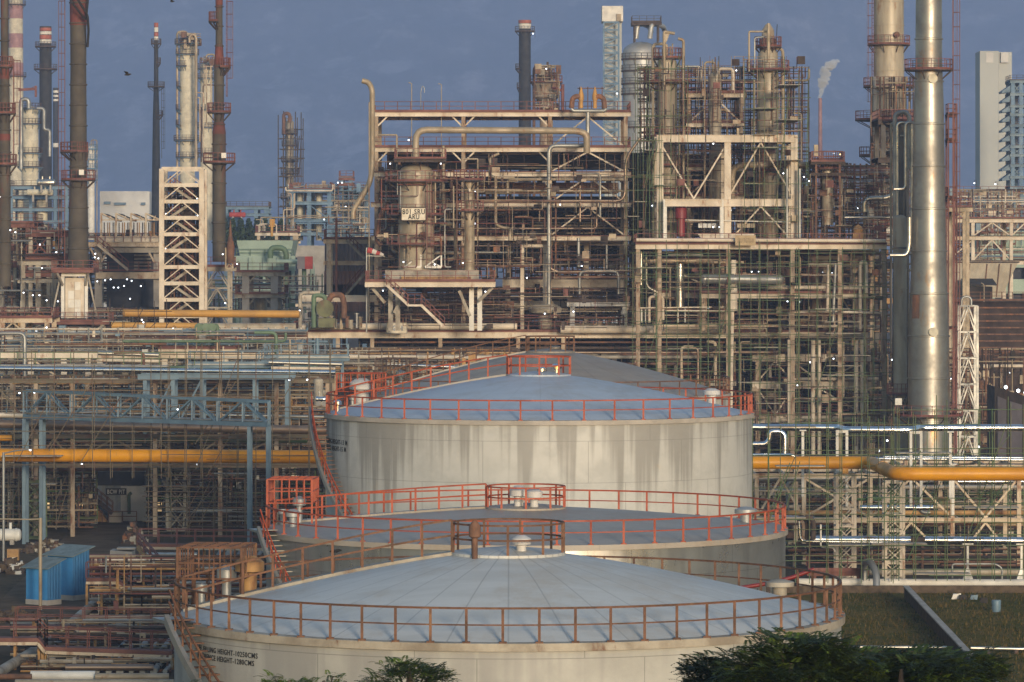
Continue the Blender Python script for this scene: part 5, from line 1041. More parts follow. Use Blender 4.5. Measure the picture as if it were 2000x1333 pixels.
# ---------------------------------------------------------------- the great silver stack and its neighbours
MT['steelstack'] = None
M('steelstack', (.34, .325, .29), .44, .8, (.24, .225, .195), .35, rust=(.34, .19, .08), ra=.58, rsc=.45); M('darkcol', (.11, .1, .085), .7, .2, (.075, .068, .06), .4)
t = stack('silver_stack', 'great shiny silver stack with ring platforms, torn cladding and red ladder', 1814, 425, [(84, 905), (82, 800), (80, 690), (76, 600), (68, 520), (63, 350), (58, 200), (52, 120), (51, -20)], 'steelstack', [(137, 21), (812, 26)], (), (2, -20, 800), bands=4.4, n=48)
for y, mm, r in ((155, 'stackcream', 8), (648, 'stackcream', 8)):
    q = P(1819, y, 425); rr = {155: 53, 648: 78}[y] / 2 * px(425); q.y -= rr * .98; MB().tube(q, q + V((0, -.3, 0)), r * px(425), 20).tube(q + V((0, -.3, 0)), q + V((0, -.36, 0)), r * 1.12 * px(425), 20).build('manhole', mm, t)
c = P(1814, 0, 425); c.z = 0
MB().lathe(c, [(38.9 * px(425), P(0, 622, 425).z), (38.2 * px(425), P(0, 576, 425).z)], 6, 208, 236).build('bare_patch', 'rusty', t)
vessel('process_column', 'dark grey column standing close behind the silver stack', 1760, 32, 232, 905, 436, 'darkcol', [(238, 22)], 'column', bands=3.5, top=False); pipe('fat grey pipe arching over the dark column', [(1748, 470, 432), (1748, 222, 432), (1768, 218, 432), (1776, 228, 432), (1776, 330, 432)], 4.5, 'steelgrey', bend=1)
vessel('process_vessel', 'stout greyish column left below the silver stack', 1758, 26, 420, 905, 431, 'tan2', [(770, 14)], 'vessel', bands=4, top=False); pipe('shiny bent pipe against the silver stack', [(1738, 499, 424), (1772, 499, 424), (1776, 480, 424), (1776, 425, 424)], 4, 'silverdull', bend=1)
vessel('process_column', 'rust-stained cream tower with red platforms left of the silver stack', 1736, 60, -30, 480, 500, 'tan2', [(88, 12), (170, 20), (235, 30), (305, 22)], 'tower', bands=2.8, dome=False, top=False, n=32, lad=(200, -20, 235), man=((-70, 70, 6, 'rusty'), (-60, 210, 8, 'tan')), prof=[(74, 480), (72, 230), (60, 180), (58, -30)])
pipework('tangle of lines on the rust-stained cream tower', 1700, 150, 1785, 430, 486, 497, 220, ['rusty', 'tan', 'darkbrown', 'rustdark', 'steelgrey'], (.5, 1.6), 71, .6)
frame('steel_structure', 'dark railed pipe deck between cream tower and silver stack', [1725, 1785], [235, 310], 455, 8, ('darkcol', 'rustdark', 'redrail', 'rustdark'), (0,), cw=.5, ext=.6)
tangle('dark or tan riser between the tower and the silver stack', 1738, 240, 1784, 820, 428, 438, 12, ['steelgrey', 'tan', 'darkcol', 'silverdull'], (1.4, 3.2), 72, .9)
frame('steel_structure', 'red ladder frame running down the right side of the silver stack', [1852, 1868], [225, 275, 388, 640, 800], 426, 2, ('redrail', 'redrail', 'redrail', 'rustdark'), (0, 1, 2), cw=.16, bh=.2, ext=.1)
a = P(1755, 785, 424); solo(MB().box(a.x - .35, a.x + .35, 424, 424.12, a.z - .35, a.z + .35), 'blank_panel', 'tilted blank white panel beside the stack base', 'panel', 'offwhite')
# right background behind silver stack
frame('pipe_bridge', 'cream trussed pipe bridge right of the silver stack', [1850, 1900, 1975, 2030], [428, 462, 510], 560, 8, ('pale', 'pale', 'redrail', 'rustdark'), (0,), [(1, 0, 'V'), (1, 1, 'V'), (0, 1, '/'), (2, 0, 'V')], bh=.5, cw=.45)
frame('steel_structure', 'hazy brown pipe deck behind the trussed bridge', [1855, 1920, 1990, 2040], [378, 405, 440], 700, 9, ('tan', 'maroon', 'redrail', 'rustdark'), (0, 1), [(0, 0, 'X')], cw=.5)
frame('steel_structure', 'red-railed ledge frame behind the stack ladder', [1862, 1890], [406], 500, 4, ('tan', 'tan', 'redrail', 'rustdark'), (0,), [(0, 0, 'K')], cw=.4)
pipework('hazy tangle of lines right of the silver stack', 1850, 370, 2010, 512, 600, 690, 420, ['rusty', 'tan', 'bluegrey', 'maroon', 'pale', 'darkbrown'], (.5, 1.6), 73)
def basin():
    D = 545; a, b = P(1852, 514, D), P(1988, 582, D); f = 2.0; t = thing('cooling_basin', 'flared cream concrete basin wall with dark drip seams', 'basin', ((a.x + b.x) / 2, D + 4, 0))
    MB().hull8([(a.x - .2, D + 1.8, b.z), (b.x - f, D + 1.8, b.z), (b.x - f, D + 9, b.z), (a.x - .2, D + 9, b.z), (a.x - .2, D, a.z), (b.x, D, a.z), (b.x, D + 9, a.z), (a.x - .2, D + 9, a.z)]).build('wall', 'creamsheet', t)
    MB().box(a.x - .2, b.x + .2, D - .1, D + 9, a.z + .005, a.z + .2).build('coping', 'rustdark', t)
    for x in (1894, 1928, 1952, 1975): p, q = P(x, 516, D - .05), P(x - 6, 580, D + 1.72); MB().bar(p, q, .12).build('drip_seam', 'rusty', t)
basin()
a, b = P(1883, 547, 541), P(1945, 572, 541); t = thing('shed_hut', 'small dark-roofed hut against the cream basin wall', 'hut', ((a.x + b.x) / 2, 542, 0)); MB().box(a.x + .4, b.x - .4, 541.4, 544, 0, a.z - .9).build('wall', 'dark', t); MB().hull8([(a.x, 540, a.z - .6), (b.x, 540, a.z - .75), (b.x, 544.6, a.z), (a.x, 544.6, a.z), (a.x, 540, a.z - .45), (b.x, 540, a.z - .6), (b.x, 544.6, a.z + .15), (a.x, 544.6, a.z + .15)]).build('roof', 'dark', t)
shed('process_house', 'long dark brown louvred hall below the cream basin', 1852, 590, 2080, 900, 520, 14, 'darkbrown', 'rustdark', bands=tuple((600 + i * 13, .18, 'rusty') for i in range(9)))
m = MB(); z = P(0, 588, 516).z; rail(m, [(P(1852, 0, 516).x, 516, z), (P(2040, 0, 516).x, 516, z)], 1.1, 1.3, .045, toe=True); solo(m, 'handrail', 'rusty handrail along the top of the dark louvred hall', 'railing', 'rusty')
pipe('thin tan pipe crook standing before the basin wall', [(1922, 590, 517), (1922, 556, 517), (1916, 553, 517)], 1.1, 'tan')
lattice('grey steel lattice trestle topped by a bent pipe, right of the stack', 1874, 1909, 598, 905, 430, 'steelgrey', 6, .25, 2.4, None, 'V'); pipe('grey hairpin pipe on top of the steel trestle', [(1878, 600, 431), (1878, 580, 431), (1897, 580, 431), (1897, 600, 431)], 2.4, 'steelgrey', bend=.5)
for i, (y, x0, mm, r) in enumerate(((682, 1850, 'tan', 2), (688, 1850, 'rusty', 1.6), (716, 1858, 'pale', 4.2), (772, 1890, 'tan', 3), (788, 1890, 'pale', 3), (806, 1890, 'brownpipe', 5))): pipe('horizontal pipe before the dark louvred hall', [(x0, y, 470 - i), (2030, y, 470 - i)], r, mm, group='pipes before the dark hall')
for i, x in enumerate((1930, 1953)): a = P(x, 0, 468); solo(MB().ibeam((a.x, 468, 0), (a.x, 468, P(0, 716, 468).z), .3, .3), 'pipe_post', 'cream post holding pipes before the dark hall', 'post', 'cream', 'posts before the dark hall')
solo(MB().bar(P(1905, 720, 467), P(1955, 775, 467), .25), 'rack_brace', 'diagonal cream brace before the dark hall', 'brace', 'cream')
def brownbox():
    D = 380; a, b = P(1950, 757, D), P(2040, 905, D); t = thing('equipment_house', 'dark brown box building with grey panels at the right edge', 'building', ((a.x + b.x) / 2, D + 4, 0))
    MB().hull8([(a.x, D + 3, 0), (b.x, D - 2, 0), (b.x, D + 9, 0), (a.x, D + 9, 0), (a.x, D + 3, a.z), (b.x, D - 2, a.z - 1.4), (b.x, D + 9, a.z - 1.4), (a.x, D + 9, a.z)]).build('wall', 'rustdark', t)
    for x0, x1 in ((1955, 1970), (1976, 1997)):
        p, q = P(x0, 775, D), P(x1, 895, D); f0 = (p.x - a.x) / (b.x - a.x); f1 = (q.x - a.x) / (b.x - a.x); y0, y1 = D + 3 - 5 * f0, D + 3 - 5 * f1; z1 = a.z - 1.4 * f1 - .9
        MB().hull8([(p.x, y0 - .15, .8), (q.x, y1 - .15, .8), (q.x, y1 + .05, .8), (p.x, y0 + .05, .8), (p.x, y0 - .15, z1 + .3), (q.x, y1 - .15, z1), (q.x, y1 + .05, z1), (p.x, y0 + .05, z1 + .3)]).build('panel', 'plum', t)
    for x in (1957, 1981, 1995): q = P(x, 757 + (x - 1950) * .28, D + 2); MB().ball(q + V((0, -3, .2)), .16, 8, 5).build('lamp', 'lamp', t)
brownbox()
pipework('tangle of lines below the right racks beside the stack', 1850, 680, 2000, 880, 440, 500, 260, ['rusty', 'rustdark', 'tan', 'darkbrown', 'dark'], (.5, 2.0), 74)
# ================================================================ pipe racks at the right
def trough_pipe(label, pts, r, mat, **k): return pipe(label, pts, r, mat, **k)
pipe('long bright silver pipe, uppermost of the right rack', [(1462, 835, 312), (1640, 836, 312), (1650, 840, 310), (1785, 840, 310), (1795, 836, 312), (2020, 836, 312)], 7, 'silver', bend=.5, flange=6)
pipe('silver pipe bent into an upright loop under the top pipe', [(1455, 868, 309), (1494, 868, 309), (1503, 860, 309), (1503, 843, 309), (1533, 843, 309), (1533, 890, 309)], 5, 'silver', bend=.55)
pipe('thin silver line just above the yellow pipe', [(1462, 889, 308), (1545, 889, 308), (1560, 895, 308), (2020, 899, 308)], 3.2, 'silver', bend=.3)
pipe('second thin silver line above the yellow pipe at right', [(1725, 893, 310), (2020, 895, 310)], 2.4, 'silver')
pipe('fat yellow pipe stepping forward at an elbow, right of the tanks', [(1455, 904, 302), (1702, 904, 302), (1748, 926, 286.5), (2030, 926, 286.5)], 12.6, 'yellow', n=28, bend=1.3, flange=9)
for x0, x1, y0, y1 in ((1635, 1654, 846, 897), (1779, 1799, 848, 915)):
    a, b = P(x0, y0, 307), P(x1, y1, 307); t = thing('pipe_support', 'pale yellow goal-post support ' + ('left of the silver stack' if x0 < 1700 else 'in front of the silver stack base'), 'support', ((a.x + b.x) / 2, 307, 5))
    for x in (a.x, b.x): MB().ibeam((x, 307, 5.2), (x, 307, a.z), .2, .2).build('post', 'offwhite', t)
    MB().ibeam((a.x - .1, 307, a.z + .11), (b.x + .1, 307, a.z + .11), .2, .2).build('crossbar', 'offwhite', t)
for i, (x, y0, y1) in enumerate(((1568, 842, 892), (1856, 845, 897), (1861, 908, 930))): a, b = P(x, y0, 307.5), P(x, y1, 307.5); solo(MB().ibeam(b - V((0, 0, 3)), a, .2, .2).box(a.x - .25, a.x + .25, 307.2, 307.8, a.z, a.z + .08), 'pipe_post', ('cream T-post right of the silver loop', 'cream T-post right of the silver stack base', 'stubby cream T-post under the thin silver line')[i], 'post', 'offwhite')
solo(MB().box(P(1645, 0, 302).x, P(1656, 0, 302).x, 301.6, 302.4, P(0, 925, 302).z, P(0, 915, 302).z), 'pipe_shoe', 'yellow shoe holding the yellow pipe on the trestle', 'shoe', 'yellow')
lattice('cream X-braced trestle under the yellow pipe, left of two', 1635, 1670, 926, 1131, 303, 'pale', 6, .2, 2.0); lattice('cream X-braced trestle under the yellow elbow, right of two', 1730, 1765, 943, 1132, 302, 'pale', 6, .2, 2.0)
for nm, xs, ys, D, br in (('steel pipe rack of cream posts and chevrons, front row at right', [1478, 1570, 1700, 1860, 1990], [925, 1012], 318, [(0, 0, 'V'), (1, 0, 'X'), (2, 0, 'V'), (3, 0, 'W'), (3, 1, 'V'), (2, 1, 'V')]), ('steel pipe rack deep behind the right trestles', [1490, 1640, 1790, 1930, 2040], [908, 960, 1015], 345, [(0, 1, 'V'), (1, 1, 'X'), (3, 2, 'V')])):
    frame('pipe_rack', nm, xs, ys, D, 9, ('cream', 'cream', 'redrail', 'rustdark'), (), br, bh=.35, cw=.32, decks=(), cat='pipe rack')
for i, (y, x0, x1, r, D, mm) in enumerate(((935, 1462, 1690, 6, 322, 'steelgrey'), (941, 1870, 2030, 5.5, 320, 'silver'), (952, 1760, 2030, 3.5, 326, 'pale'), (992, 1680, 1822, 5.5, 316, 'silver'), (1002, 1462, 2030, 5, 322, 'ochre'), (1014, 1462, 2030, 3, 318, 'pale'), (976, 1462, 1700, 3, 330, 'rusty'), (1118, 1690, 2030, 7, 308, 'tan2'), (1100, 1760, 2030, 4, 330, 'rusty'))):
    pipe(('dull grey pipe behind the left trestle top', 'silver pipe just below the yellow pipe at far right', 'thin cream pipe below the yellow pipe at right', 'short silver pipe between the two trestles', 'long ochre pipe through the right rack', 'thin cream rail under the ochre pipe', 'rusty line left of the trestles', 'olive cream pipe lying low behind the white ground pipe', 'rusty pipe low at far right')[i], [(x0, y, D), (x1, y, D)], r, mm, flange=5)
pipe('bright silver pipe with painted marks, knee high before the right rack', [(1588, 1054, 299), (1778, 1055, 299)], 7.5, 'silver', flange=7); pipe('bright silver pipe with painted marks, beyond the gap at right', [(1806, 1055, 299), (2030, 1057, 299)], 7.5, 'silver', flange=8)
pipe('slim silver line running under the marked pipe', [(1515, 1009, 298.4), (1560, 1010, 298.4), (1562, 1058, 298.4), (1778, 1060, 298.4)], 2.6, 'silver', bend=.5)
pipe('bare dark joint between the two marked silver pipes', [(1776, 1055, 299), (1808, 1055, 299)], 5.5, 'rustdark')
for i, x in enumerate((1578, 1590)): pipe('dark lagged hose loop beside tank and rack', [(x - 22, 1014 - i, 297 - i), (x - 6, 1010, 297 - i), (x, 1024, 297 - i), (x - 2, 1054, 297 - i)], 5, 'rustdark', group='lagged hose loops', bend=.6)
pipe('silver header running from the galvanised tank to the hose loops', [(1500, 1011, 297.5), (1570, 1012, 297.5), (1590, 1014, 297.5)], 4.5, 'silver'); pipe('slim white drain with a bent foot left of the trestles', [(1603, 1025, 296), (1603, 1069, 296), (1628, 1070, 296), (1631, 1078, 296)], 1.8, 'offwhite', bend=.2)
for x0, x1, i in ((1835, 1862, 0), (1893, 1921, 1)):
    a = P(x0, 1052, 298.65); k = (x1 - x0) * px(298.65); t = None; me = textmesh('FIRE WATER' if 0 else ('IIIIHIIII' if i == 0 else 'IIIIHHIII'), .2, .003); mx = max(v.co.x for v in me.vertices)
    for v in me.vertices: v.co = V((v.co.x * k / mx, -v.co.z, v.co.y))
    o = bpy.data.objects.new('stencil_mark', me); C.objects.link(o); o.location = a + V((0, -.0, -.1)); me.materials.append(MT['letter']); tag(o, ('left', 'right')[i] + ' smudged stencil line on the marked silver pipe', 'marking')
pipe('thick white pipe lying along the ground behind the wall', [(1560, 1138, 296), (2030, 1140, 296)], 8, 'offwhite', flange=8, n=20); pipe('thin pale pipe along the foot of the wall', [(1790, 1149, 293.6), (2030, 1151, 293.6)], 2, 'offwhite')
pipe('grey elbow pipe arching out of the ground by the trestle', [(1688, 1140, 296), (1688, 1100, 296), (1700, 1097, 293.5), (1712, 1118, 292.5), (1712, 1152, 292)], 7, 'steelgrey', bend=.8)
t = frame('gangway', 'red-brown railed gangway at the foot of the left trestle', [1592, 1680], [1117], 297, 1.6, ('maroon', 'maroon', 'redrail', 'maroon'), (0,), cw=.15, bh=.3, cat='gangway')
for i, x in enumerate((1890, 1995)): a = P(x, 1064, 299); solo(MB().bar((a.x, 299, .0), (a.x, 299, a.z), .16).hull8([(a.x - .5, 298.7, 0), (a.x + .5, 298.7, 0), (a.x + .5, 299.3, 0), (a.x - .5, 299.3, 0), (a.x - .1, 298.85, 1.2), (a.x + .1, 298.85, 1.2), (a.x + .1, 299.15, 1.2), (a.x - .1, 299.15, 1.2)]).box(a.x - .4, a.x + .4, 298.8, 299.2, a.z, a.z + .1), 'pipe_pedestal', ('grey pedestal under the marked pipe, inner of two', 'grey pedestal under the marked pipe at the right edge')[i], 'pedestal', 'steelgrey')
pipe('thin grey pipe hoop standing at right under the marked pipe', [(1860, 1130, 297.3), (1860, 1102, 297.3), (1945, 1102, 297.3), (1957, 1110, 297.3), (1957, 1132, 297.3)], 2, 'steelgrey', bend=.2)
for k, (x0, y0, x1, y1, D, nx, ny) in enumerate(((1465, 820, 1740, 1140, 293.8, 9, 11), (1700, 800, 2010, 1135, 293.5, 10, 12), (1470, 840, 2010, 1100, 333, 16, 10))): scaffold(('tube scaffold before the left trestle and yellow pipe', 'tube scaffold before the right trestle at the frame edge', 'tube scaffold deep behind the right trestles')[k], x0, y0, x1, y1, D, nx, ny, 1.5, 'scaf', 70 + k, .034, keep=.55, diag=5)
pipework('tangle of lines behind the right trestles', 1465, 915, 2010, 1075, 326, 375, 700, ['rusty', 'rustdark', 'darkbrown', 'tan', 'cream', 'steelgrey', 'dark', 'scaf'], (.7, 2.6), 81)
pipework('tangle of lines low behind the right trestles', 1540, 1060, 2010, 1128, 312, 335, 260, ['rusty', 'rustdark', 'darkbrown', 'tan', 'dark', 'dark'], (.8, 3), 82)
tangle('rusty or cream pipe through the right rack', 1470, 940, 2010, 1080, 320, 345, 22, ['rusty', 'cream', 'steelgrey', 'tan', 'ochre'], (1.5, 4), 83, .25)
shed('switch_house', 'dim brown shed deep behind the right racks', 1465, 905, 2060, 1010, 392, 10, 'darkbrown', 'dark')
# bund walls, ground pipes, junk on the grass
a = V((27.6, 287, 0)); b = V((26.2, 218, 0)); t = thing('bund_wall', 'long concrete bund wall running towards the viewer across the field', 'wall', (27, 250, 0))
for w_, z0, z1, nm, mm in ((.12, 0, .8, 'wall', 'rubble'), (.2, .803, .9, 'coping', 'concrete')): MB().hull8([(b.x - w_, b.y, z0), (b.x + w_, b.y, z0), (a.x + w_, a.y, z0), (a.x - w_, a.y, z0), (b.x - w_, b.y, z1), (b.x + w_, b.y, z1), (a.x + w_, a.y, z1), (a.x - w_, a.y, z1)]).build(nm, mm, t)
solo(MB().box(18, 60, 291.5, 292, 0, .5), 'bund_wall', 'low brown concrete wall along the back of the field', 'wall', 'rubble')
pipe('thin polished pipe low across the dry field, left of the wall', [(1640, 1264, 247), (1850, 1265, 247)], 3, 'silverdull'); pipe('thin polished pipe low across the dry field, right of the wall', [(1896, 1266, 247), (2040, 1269, 247)], 3.4, 'silverdull')
for i, x in enumerate((1700, 1780, 1930, 1985)): q = P(x, 1266, 247); solo(MB().box(q.x - .12, q.x + .12, 246.9, 247.1, 0, q.z - .05), 'pipe_post', 'short post under the thin polished field pipe', 'post', 'rustdark', 'posts of the field pipe')
q = P(1946, 1195, 276); solo(MB().lathe((q.x, q.y, 0), [(.3, 0), (.32, .35), (.3, .36), (.32, .75), (.29, .8), (.02, .8)], 16), 'oil_drum', 'blue-grey drum standing in the grass', 'drum', 'bluegrey')
for i, (x, y, s_) in enumerate(((1868, 1171, .35), (1880, 1172, .3), (1902, 1172, .3), (1921, 1178, .3))): q = P(x, y, 24 * 8000 / (y - 500)); solo(MB().hull8([(q.x - s_, q.y, 0), (q.x + s_, q.y, 0), (q.x + s_ * .8, q.y + .4, 0), (q.x - s_ * .7, q.y + .4, 0), (q.x - s_ * .6, q.y, s_), (q.x + s_ * .9, q.y, s_ * 1.2), (q.x + s_ * .5, q.y + .4, s_), (q.x - s_ * .6, q.y + .4, s_ * 1.1)]), 'scrap_block', ('pale scrap lump in the grass', 'dark scrap lump beside the pale one', 'dark scrap block in the grass', 'dark upright scrap near the blue drum')[i], 'scrap', ('offwhite', 'dark', 'bluegrey', 'dark')[i])
pipe('dark red fire main crossing behind the front tank railing', [(1425, 1152, 158), (1500, 1140, 158), (1548, 1128, 158), (1590, 1112, 158)], 4, 'firered'); q = P(1500, 1140, 158); solo(MB().bar((q.x, q.y, 0), q, .15), 'pipe_post', 'post under the dark red fire main', 'post', 'rustdark')
# ================================================================ racks and bridge at the left
pipe('fat yellow pipe across the left rack', [(-30, 889, 336), (690, 893, 332)], 13, 'yellow', n=28, flange=12); pipe('stub of yellow pipe at the left edge above the long one', [(-30, 855, 350), (24, 855, 350)], 7, 'yellow', n=20)
pipe('fat bronze-brown pipe above the yellow pipe at left', [(-30, 828, 346), (640, 841, 343)], 8.6, 'brownpipe', n=20, flange=7); pipe('silver pipe along the head of the left rack', [(-30, 720, 352), (655, 728, 350)], 4.8, 'silver', flange=6)
for i, (pts, r, mm) in enumerate((([(-30, 810, 349), (45, 812, 349)], 4.5, 'pale'), ([(40, 804, 352), (640, 815, 350)], 3.2, 'silverdull'), ([(-30, 714, 356), (330, 716, 356)], 2.6, 'steelgrey'), ([(192, 690, 366), (312, 694, 366)], 4.5, 'silverdull'), ([(195, 704, 366), (312, 706, 366)], 3.2, 'pale'), ([(525, 708, 352), (668, 712, 352)], 4, 'silverdull'), ([(530, 719, 353), (655, 720, 353)], 3.2, 'pale'), ([(145, 649, 405), (578, 652, 403)], 5.2, 'silverdull'), ([(240, 612, 425), (585, 614, 424)], 7.5, 'yellowdull'), ([(218, 636, 418), (385, 637, 418)], 6.5, 'yellowdull'), ([(385, 640, 420), (578, 640, 420)], 9, 'tan2'), ([(100, 662, 400), (575, 664, 400)], 2.6, 'dirtywhite'), ([(450, 665, 395), (640, 668, 395)], 2.6, 'bluegrey'), ([(-30, 918, 352), (290, 916, 352)], 4, 'rusty'), ([(-30, 858, 355), (600, 862, 350)], 3.4, 'scaf'), ([(465, 745, 372), (548, 748, 372)], 8, 'yellowdull'), ([(345, 786, 370), (472, 788, 370)], 9, 'yellowdull'), ([(665, 697, 380), (1010, 700, 378)], 4.5, 'pale'), ([(750, 712, 372), (900, 718, 372)], 3, 'silver'))):
    pipe(('short cream pipe at the left edge beside the blue bridge', 'dull silver line behind the blue bridge', 'thin grey line above the silver pipe at left', 'silver pipe right of the cream girder', 'cream pipe below the silver one by the cream girder', 'silver pipe under the blue catwalk', 'cream line with valve under the blue catwalk', 'long dull silver pipe below the white lattice tower', 'long faded yellow pipe below the lattice tower', 'shorter faded yellow pipe left of the green valves', 'olive tan duct right of the green valves', 'thin pale line under the long silver pipe', 'thin blue line near the platform end', 'rusty pipe under the yellow pipe at left', 'mossy line between bronze and yellow pipes', 'yellow drum pipe behind the blue columns, upper', 'yellow drum pipe behind the blue bridge, lower', 'cream pipe behind the cage of the farthest tank', 'gleaming thin pipe behind the farthest tank')[i], pts, r, mm, flange=5)
frame('pipe_rack', 'long rusty pipe rack behind the blue bridge at left', [-10, 70, 142, 303, 430, 540, 640], [740, 848, 905], 350, 12, ('aged', 'scafbrown', 'redrail', 'rustdark'), (), [(1, 0, '\\'), (2, 0, '/'), (3, 0, '/'), (0, 0, '\\'), (2, 1, 'V'), (3, 1, 'W'), (4, 1, '/'), (1, 1, 'V')], bh=.38, cw=.35, decks=(), cat='pipe rack')
frame('pipe_rack', 'upper cream pipe rack under the furnace stacks', [-10, 60, 125, 172, 195, 322, 440, 560], [690, 745], 376, 12, ('pale', 'cream', 'redrail', 'rustdark'), (), [(1, 0, '\\'), (5, 0, '/')], bh=.5, cw=.5, decks=(), cat='pipe rack')
a, b = P(-20, 689, 364), P(190, 700, 364); solo(MB().box(a.x, b.x, 364, 364.6, b.z, a.z), 'girder', 'long cream girder at the left edge above the silver pipe', 'girder', 'pale')
t = frame('steel_structure', 'cream deck with green valve gear and red railing in the left middle', [322, 432, 450], [682], 385, 6, ('pale', 'pale', 'redrail', 'maroon'), (0,), [(0, 0, 'K')], bh=.5, cw=.55)
t = thing('valve_set', 'green valves and pipe loops on the cream deck', 'valves', P(398, 680, 386))
for x in (388, 402, 414): MB().pipe([P(x, 680, 386), P(x, 640, 386), P(x + 9, 634, 386), P(x + 12, 650, 386), P(x + 12, 680, 386)], .2, 8, .5).ball(P(x, 655, 386), .45, 10, 6).tube(P(x, 640, 385.6), P(x, 640, 385.4), .4, 12).build('valve', 'greenpipe', t)
vessel('storage_vessel', 'pale vertical tank behind the blue bridge', 272, 46, 758, 830, 376, 'dirtywhite', bands=0, top=False, dome=False); vessel('storage_vessel', 'grey vertical tank low behind the left rack', 246, 38, 846, 905, 372, 'galv', bands=0, top=False, dome=False)
c = P(378, 758, 366); solo(MB().ball(c, 1.0, 20, 12), 'round_vessel', 'round grey vessel behind the blue columns', 'vessel', 'tan2'); solo(MB().bar(c - V((0, -.4, 0)), V((c.x, c.y + .4, 0)), .4), 'pipe_post', 'post under the round grey vessel', 'post', 'rustdark')
vessel('storage_vessel', 'grey drum with cream cap beside the tall tank stair', 622, 18, 738, 792, 340, 'dirtywhite', bands=1.2, top=False)
exchanger('silver drum end-on left of the tank stair', 616, 640, 780, 5, 300, 'silver', sad=.3)
def bridge():
    A, B = P(46, 764, 341), P(524, 786, 322); A2, B2 = P(46, 814, 341), P(524, 830, 322); t = thing('truss_bridge', 'blue-grey steel truss footbridge on two pairs of blue posts', 'footbridge', (A2 + B2) / 2); n = 10; dp = V((0, 2.2, 0)); mt = 'bluegrey'
    for o in (V((0, 0, 0)), dp):
        for p, q, h in ((A, B, .18), (A2, B2, .34)): MB().bar(p + o, q + o, .2, h).build('chord', mt, t)
        for i in range(n + 1): MB().bar(A2.lerp(B2, i / n) + o, A.lerp(B, i / n) + o, .13).build('upright', mt, t)
        for i in range(n): MB().bar((A2 if i % 2 == 0 else A).lerp(B2 if i % 2 == 0 else B, i / n) + o * 1.02, (A if i % 2 == 0 else A2).lerp(B if i % 2 == 0 else B2, (i + 1) / n) + o * 1.02, .12).build('diagonal', mt, t)
    m = MB(); m.hull8([A2 + V((0, .1, .2)), B2 + V((0, .1, .2)), B2 + dp + V((0, -.1, .2)), A2 + dp + V((0, -.1, .2)), A2 + V((0, .1, .28)), B2 + V((0, .1, .28)), B2 + dp + V((0, -.1, .28)), A2 + dp + V((0, -.1, .28))]); m.build('deck', 'steelgrey', t)
    rl = MB(); rail(rl, [A2 + V((0, .12, .28)), B2 + V((0, .12, .28))], 1.1, 1.4, .03); rl.build('railing', mt, t)
    for f in (.002, .075, .925, .998):
        p = A2.lerp(B2, f)
        for o in (V((0, 0, 0)), dp): MB().ibeam((p.x, p.y + o.y, 0), (p.x, p.y + o.y, p.z - .2), .28, .28).build('post', mt, t)
bridge()
for nm, xs, y, D in (('blue steel portal above the blue bridge', [283, 338, 394, 497, 560], 731, 345), ):
    frame('steel_structure', nm, xs, [y], D, 3, ('bluegrey', 'bluegrey', 'bluegrey', 'bluegrey'), (), [(0, 0, '/'), (1, 0, '/')], bh=.45, cw=.3, yb=848, decks=())
t = frame('catwalk', 'blue railed catwalk with stairs near the farthest tank', [528, 668], [699], 356, 1.6, ('bluegrey', 'bluegrey', 'bluegrey', 'steelgrey'), (0,), bh=.3, cw=.2, cat='catwalk', yb=760)
a, b = P(527, 697, 355.5), P(500, 716, 355.5); stairs(MB(), a, b, .8).build('treads', 'bluegrey', t); stair_rails(MB(), a, b, .8).build('stair_railing', 'bluegrey', t)
t = frame('catwalk', 'blue railed catwalk over the silver pipe at left', [380, 530], [713], 354, 1.4, ('bluegrey', 'bluegrey', 'bluegrey', 'steelgrey'), (0,), bh=.25, cw=.2, cat='catwalk', yb=740)
m = MB(); z = P(0, 714, 353).z; rail(m, [(P(0, 0, 353).x, 353, z), (P(380, 0, 353).x, 353, z)], 1.1, 1.5, .035); solo(m, 'handrail', 'mossy grey handrail above the silver pipe at left', 'railing', 'scaf')
lattice('grey-green lattice post pair under the blue bridge left end', 50, 84, 942, 1052, 345, 'scaf', 3, .25, 2.0); lattice('pale X-braced trestle under the yellow pipe at left', 327, 361, 914, 1036, 352, 'dirtywhite', 3, .25, 2.0)
for k, (x0, y0, x1, y1, D, nx, ny, mt) in enumerate(((-10, 700, 330, 935, 333, 9, 8, 'scafbrown'), (320, 690, 640, 935, 330, 9, 9, 'scafbrown'), (-10, 900, 130, 1035, 346, 6, 6, 'scafbrown'), (285, 905, 500, 1050, 340, 8, 7, 'scafbrown'), (180, 600, 330, 690, 395, 5, 4, 'rustdark'))): scaffold(('mossy tube scaffold across the left rack', 'mossy tube scaffold right of the left rack', 'tube scaffold low at the left edge under the yellow pipe', 'tube scaffold around the pale trestle under the yellow pipe', 'rusty scaffold over the faded yellow pipes')[k], x0, y0, x1, y1, D, nx, ny, 1.5, mt, 90 + k, .036, keep=.65, diag=4)
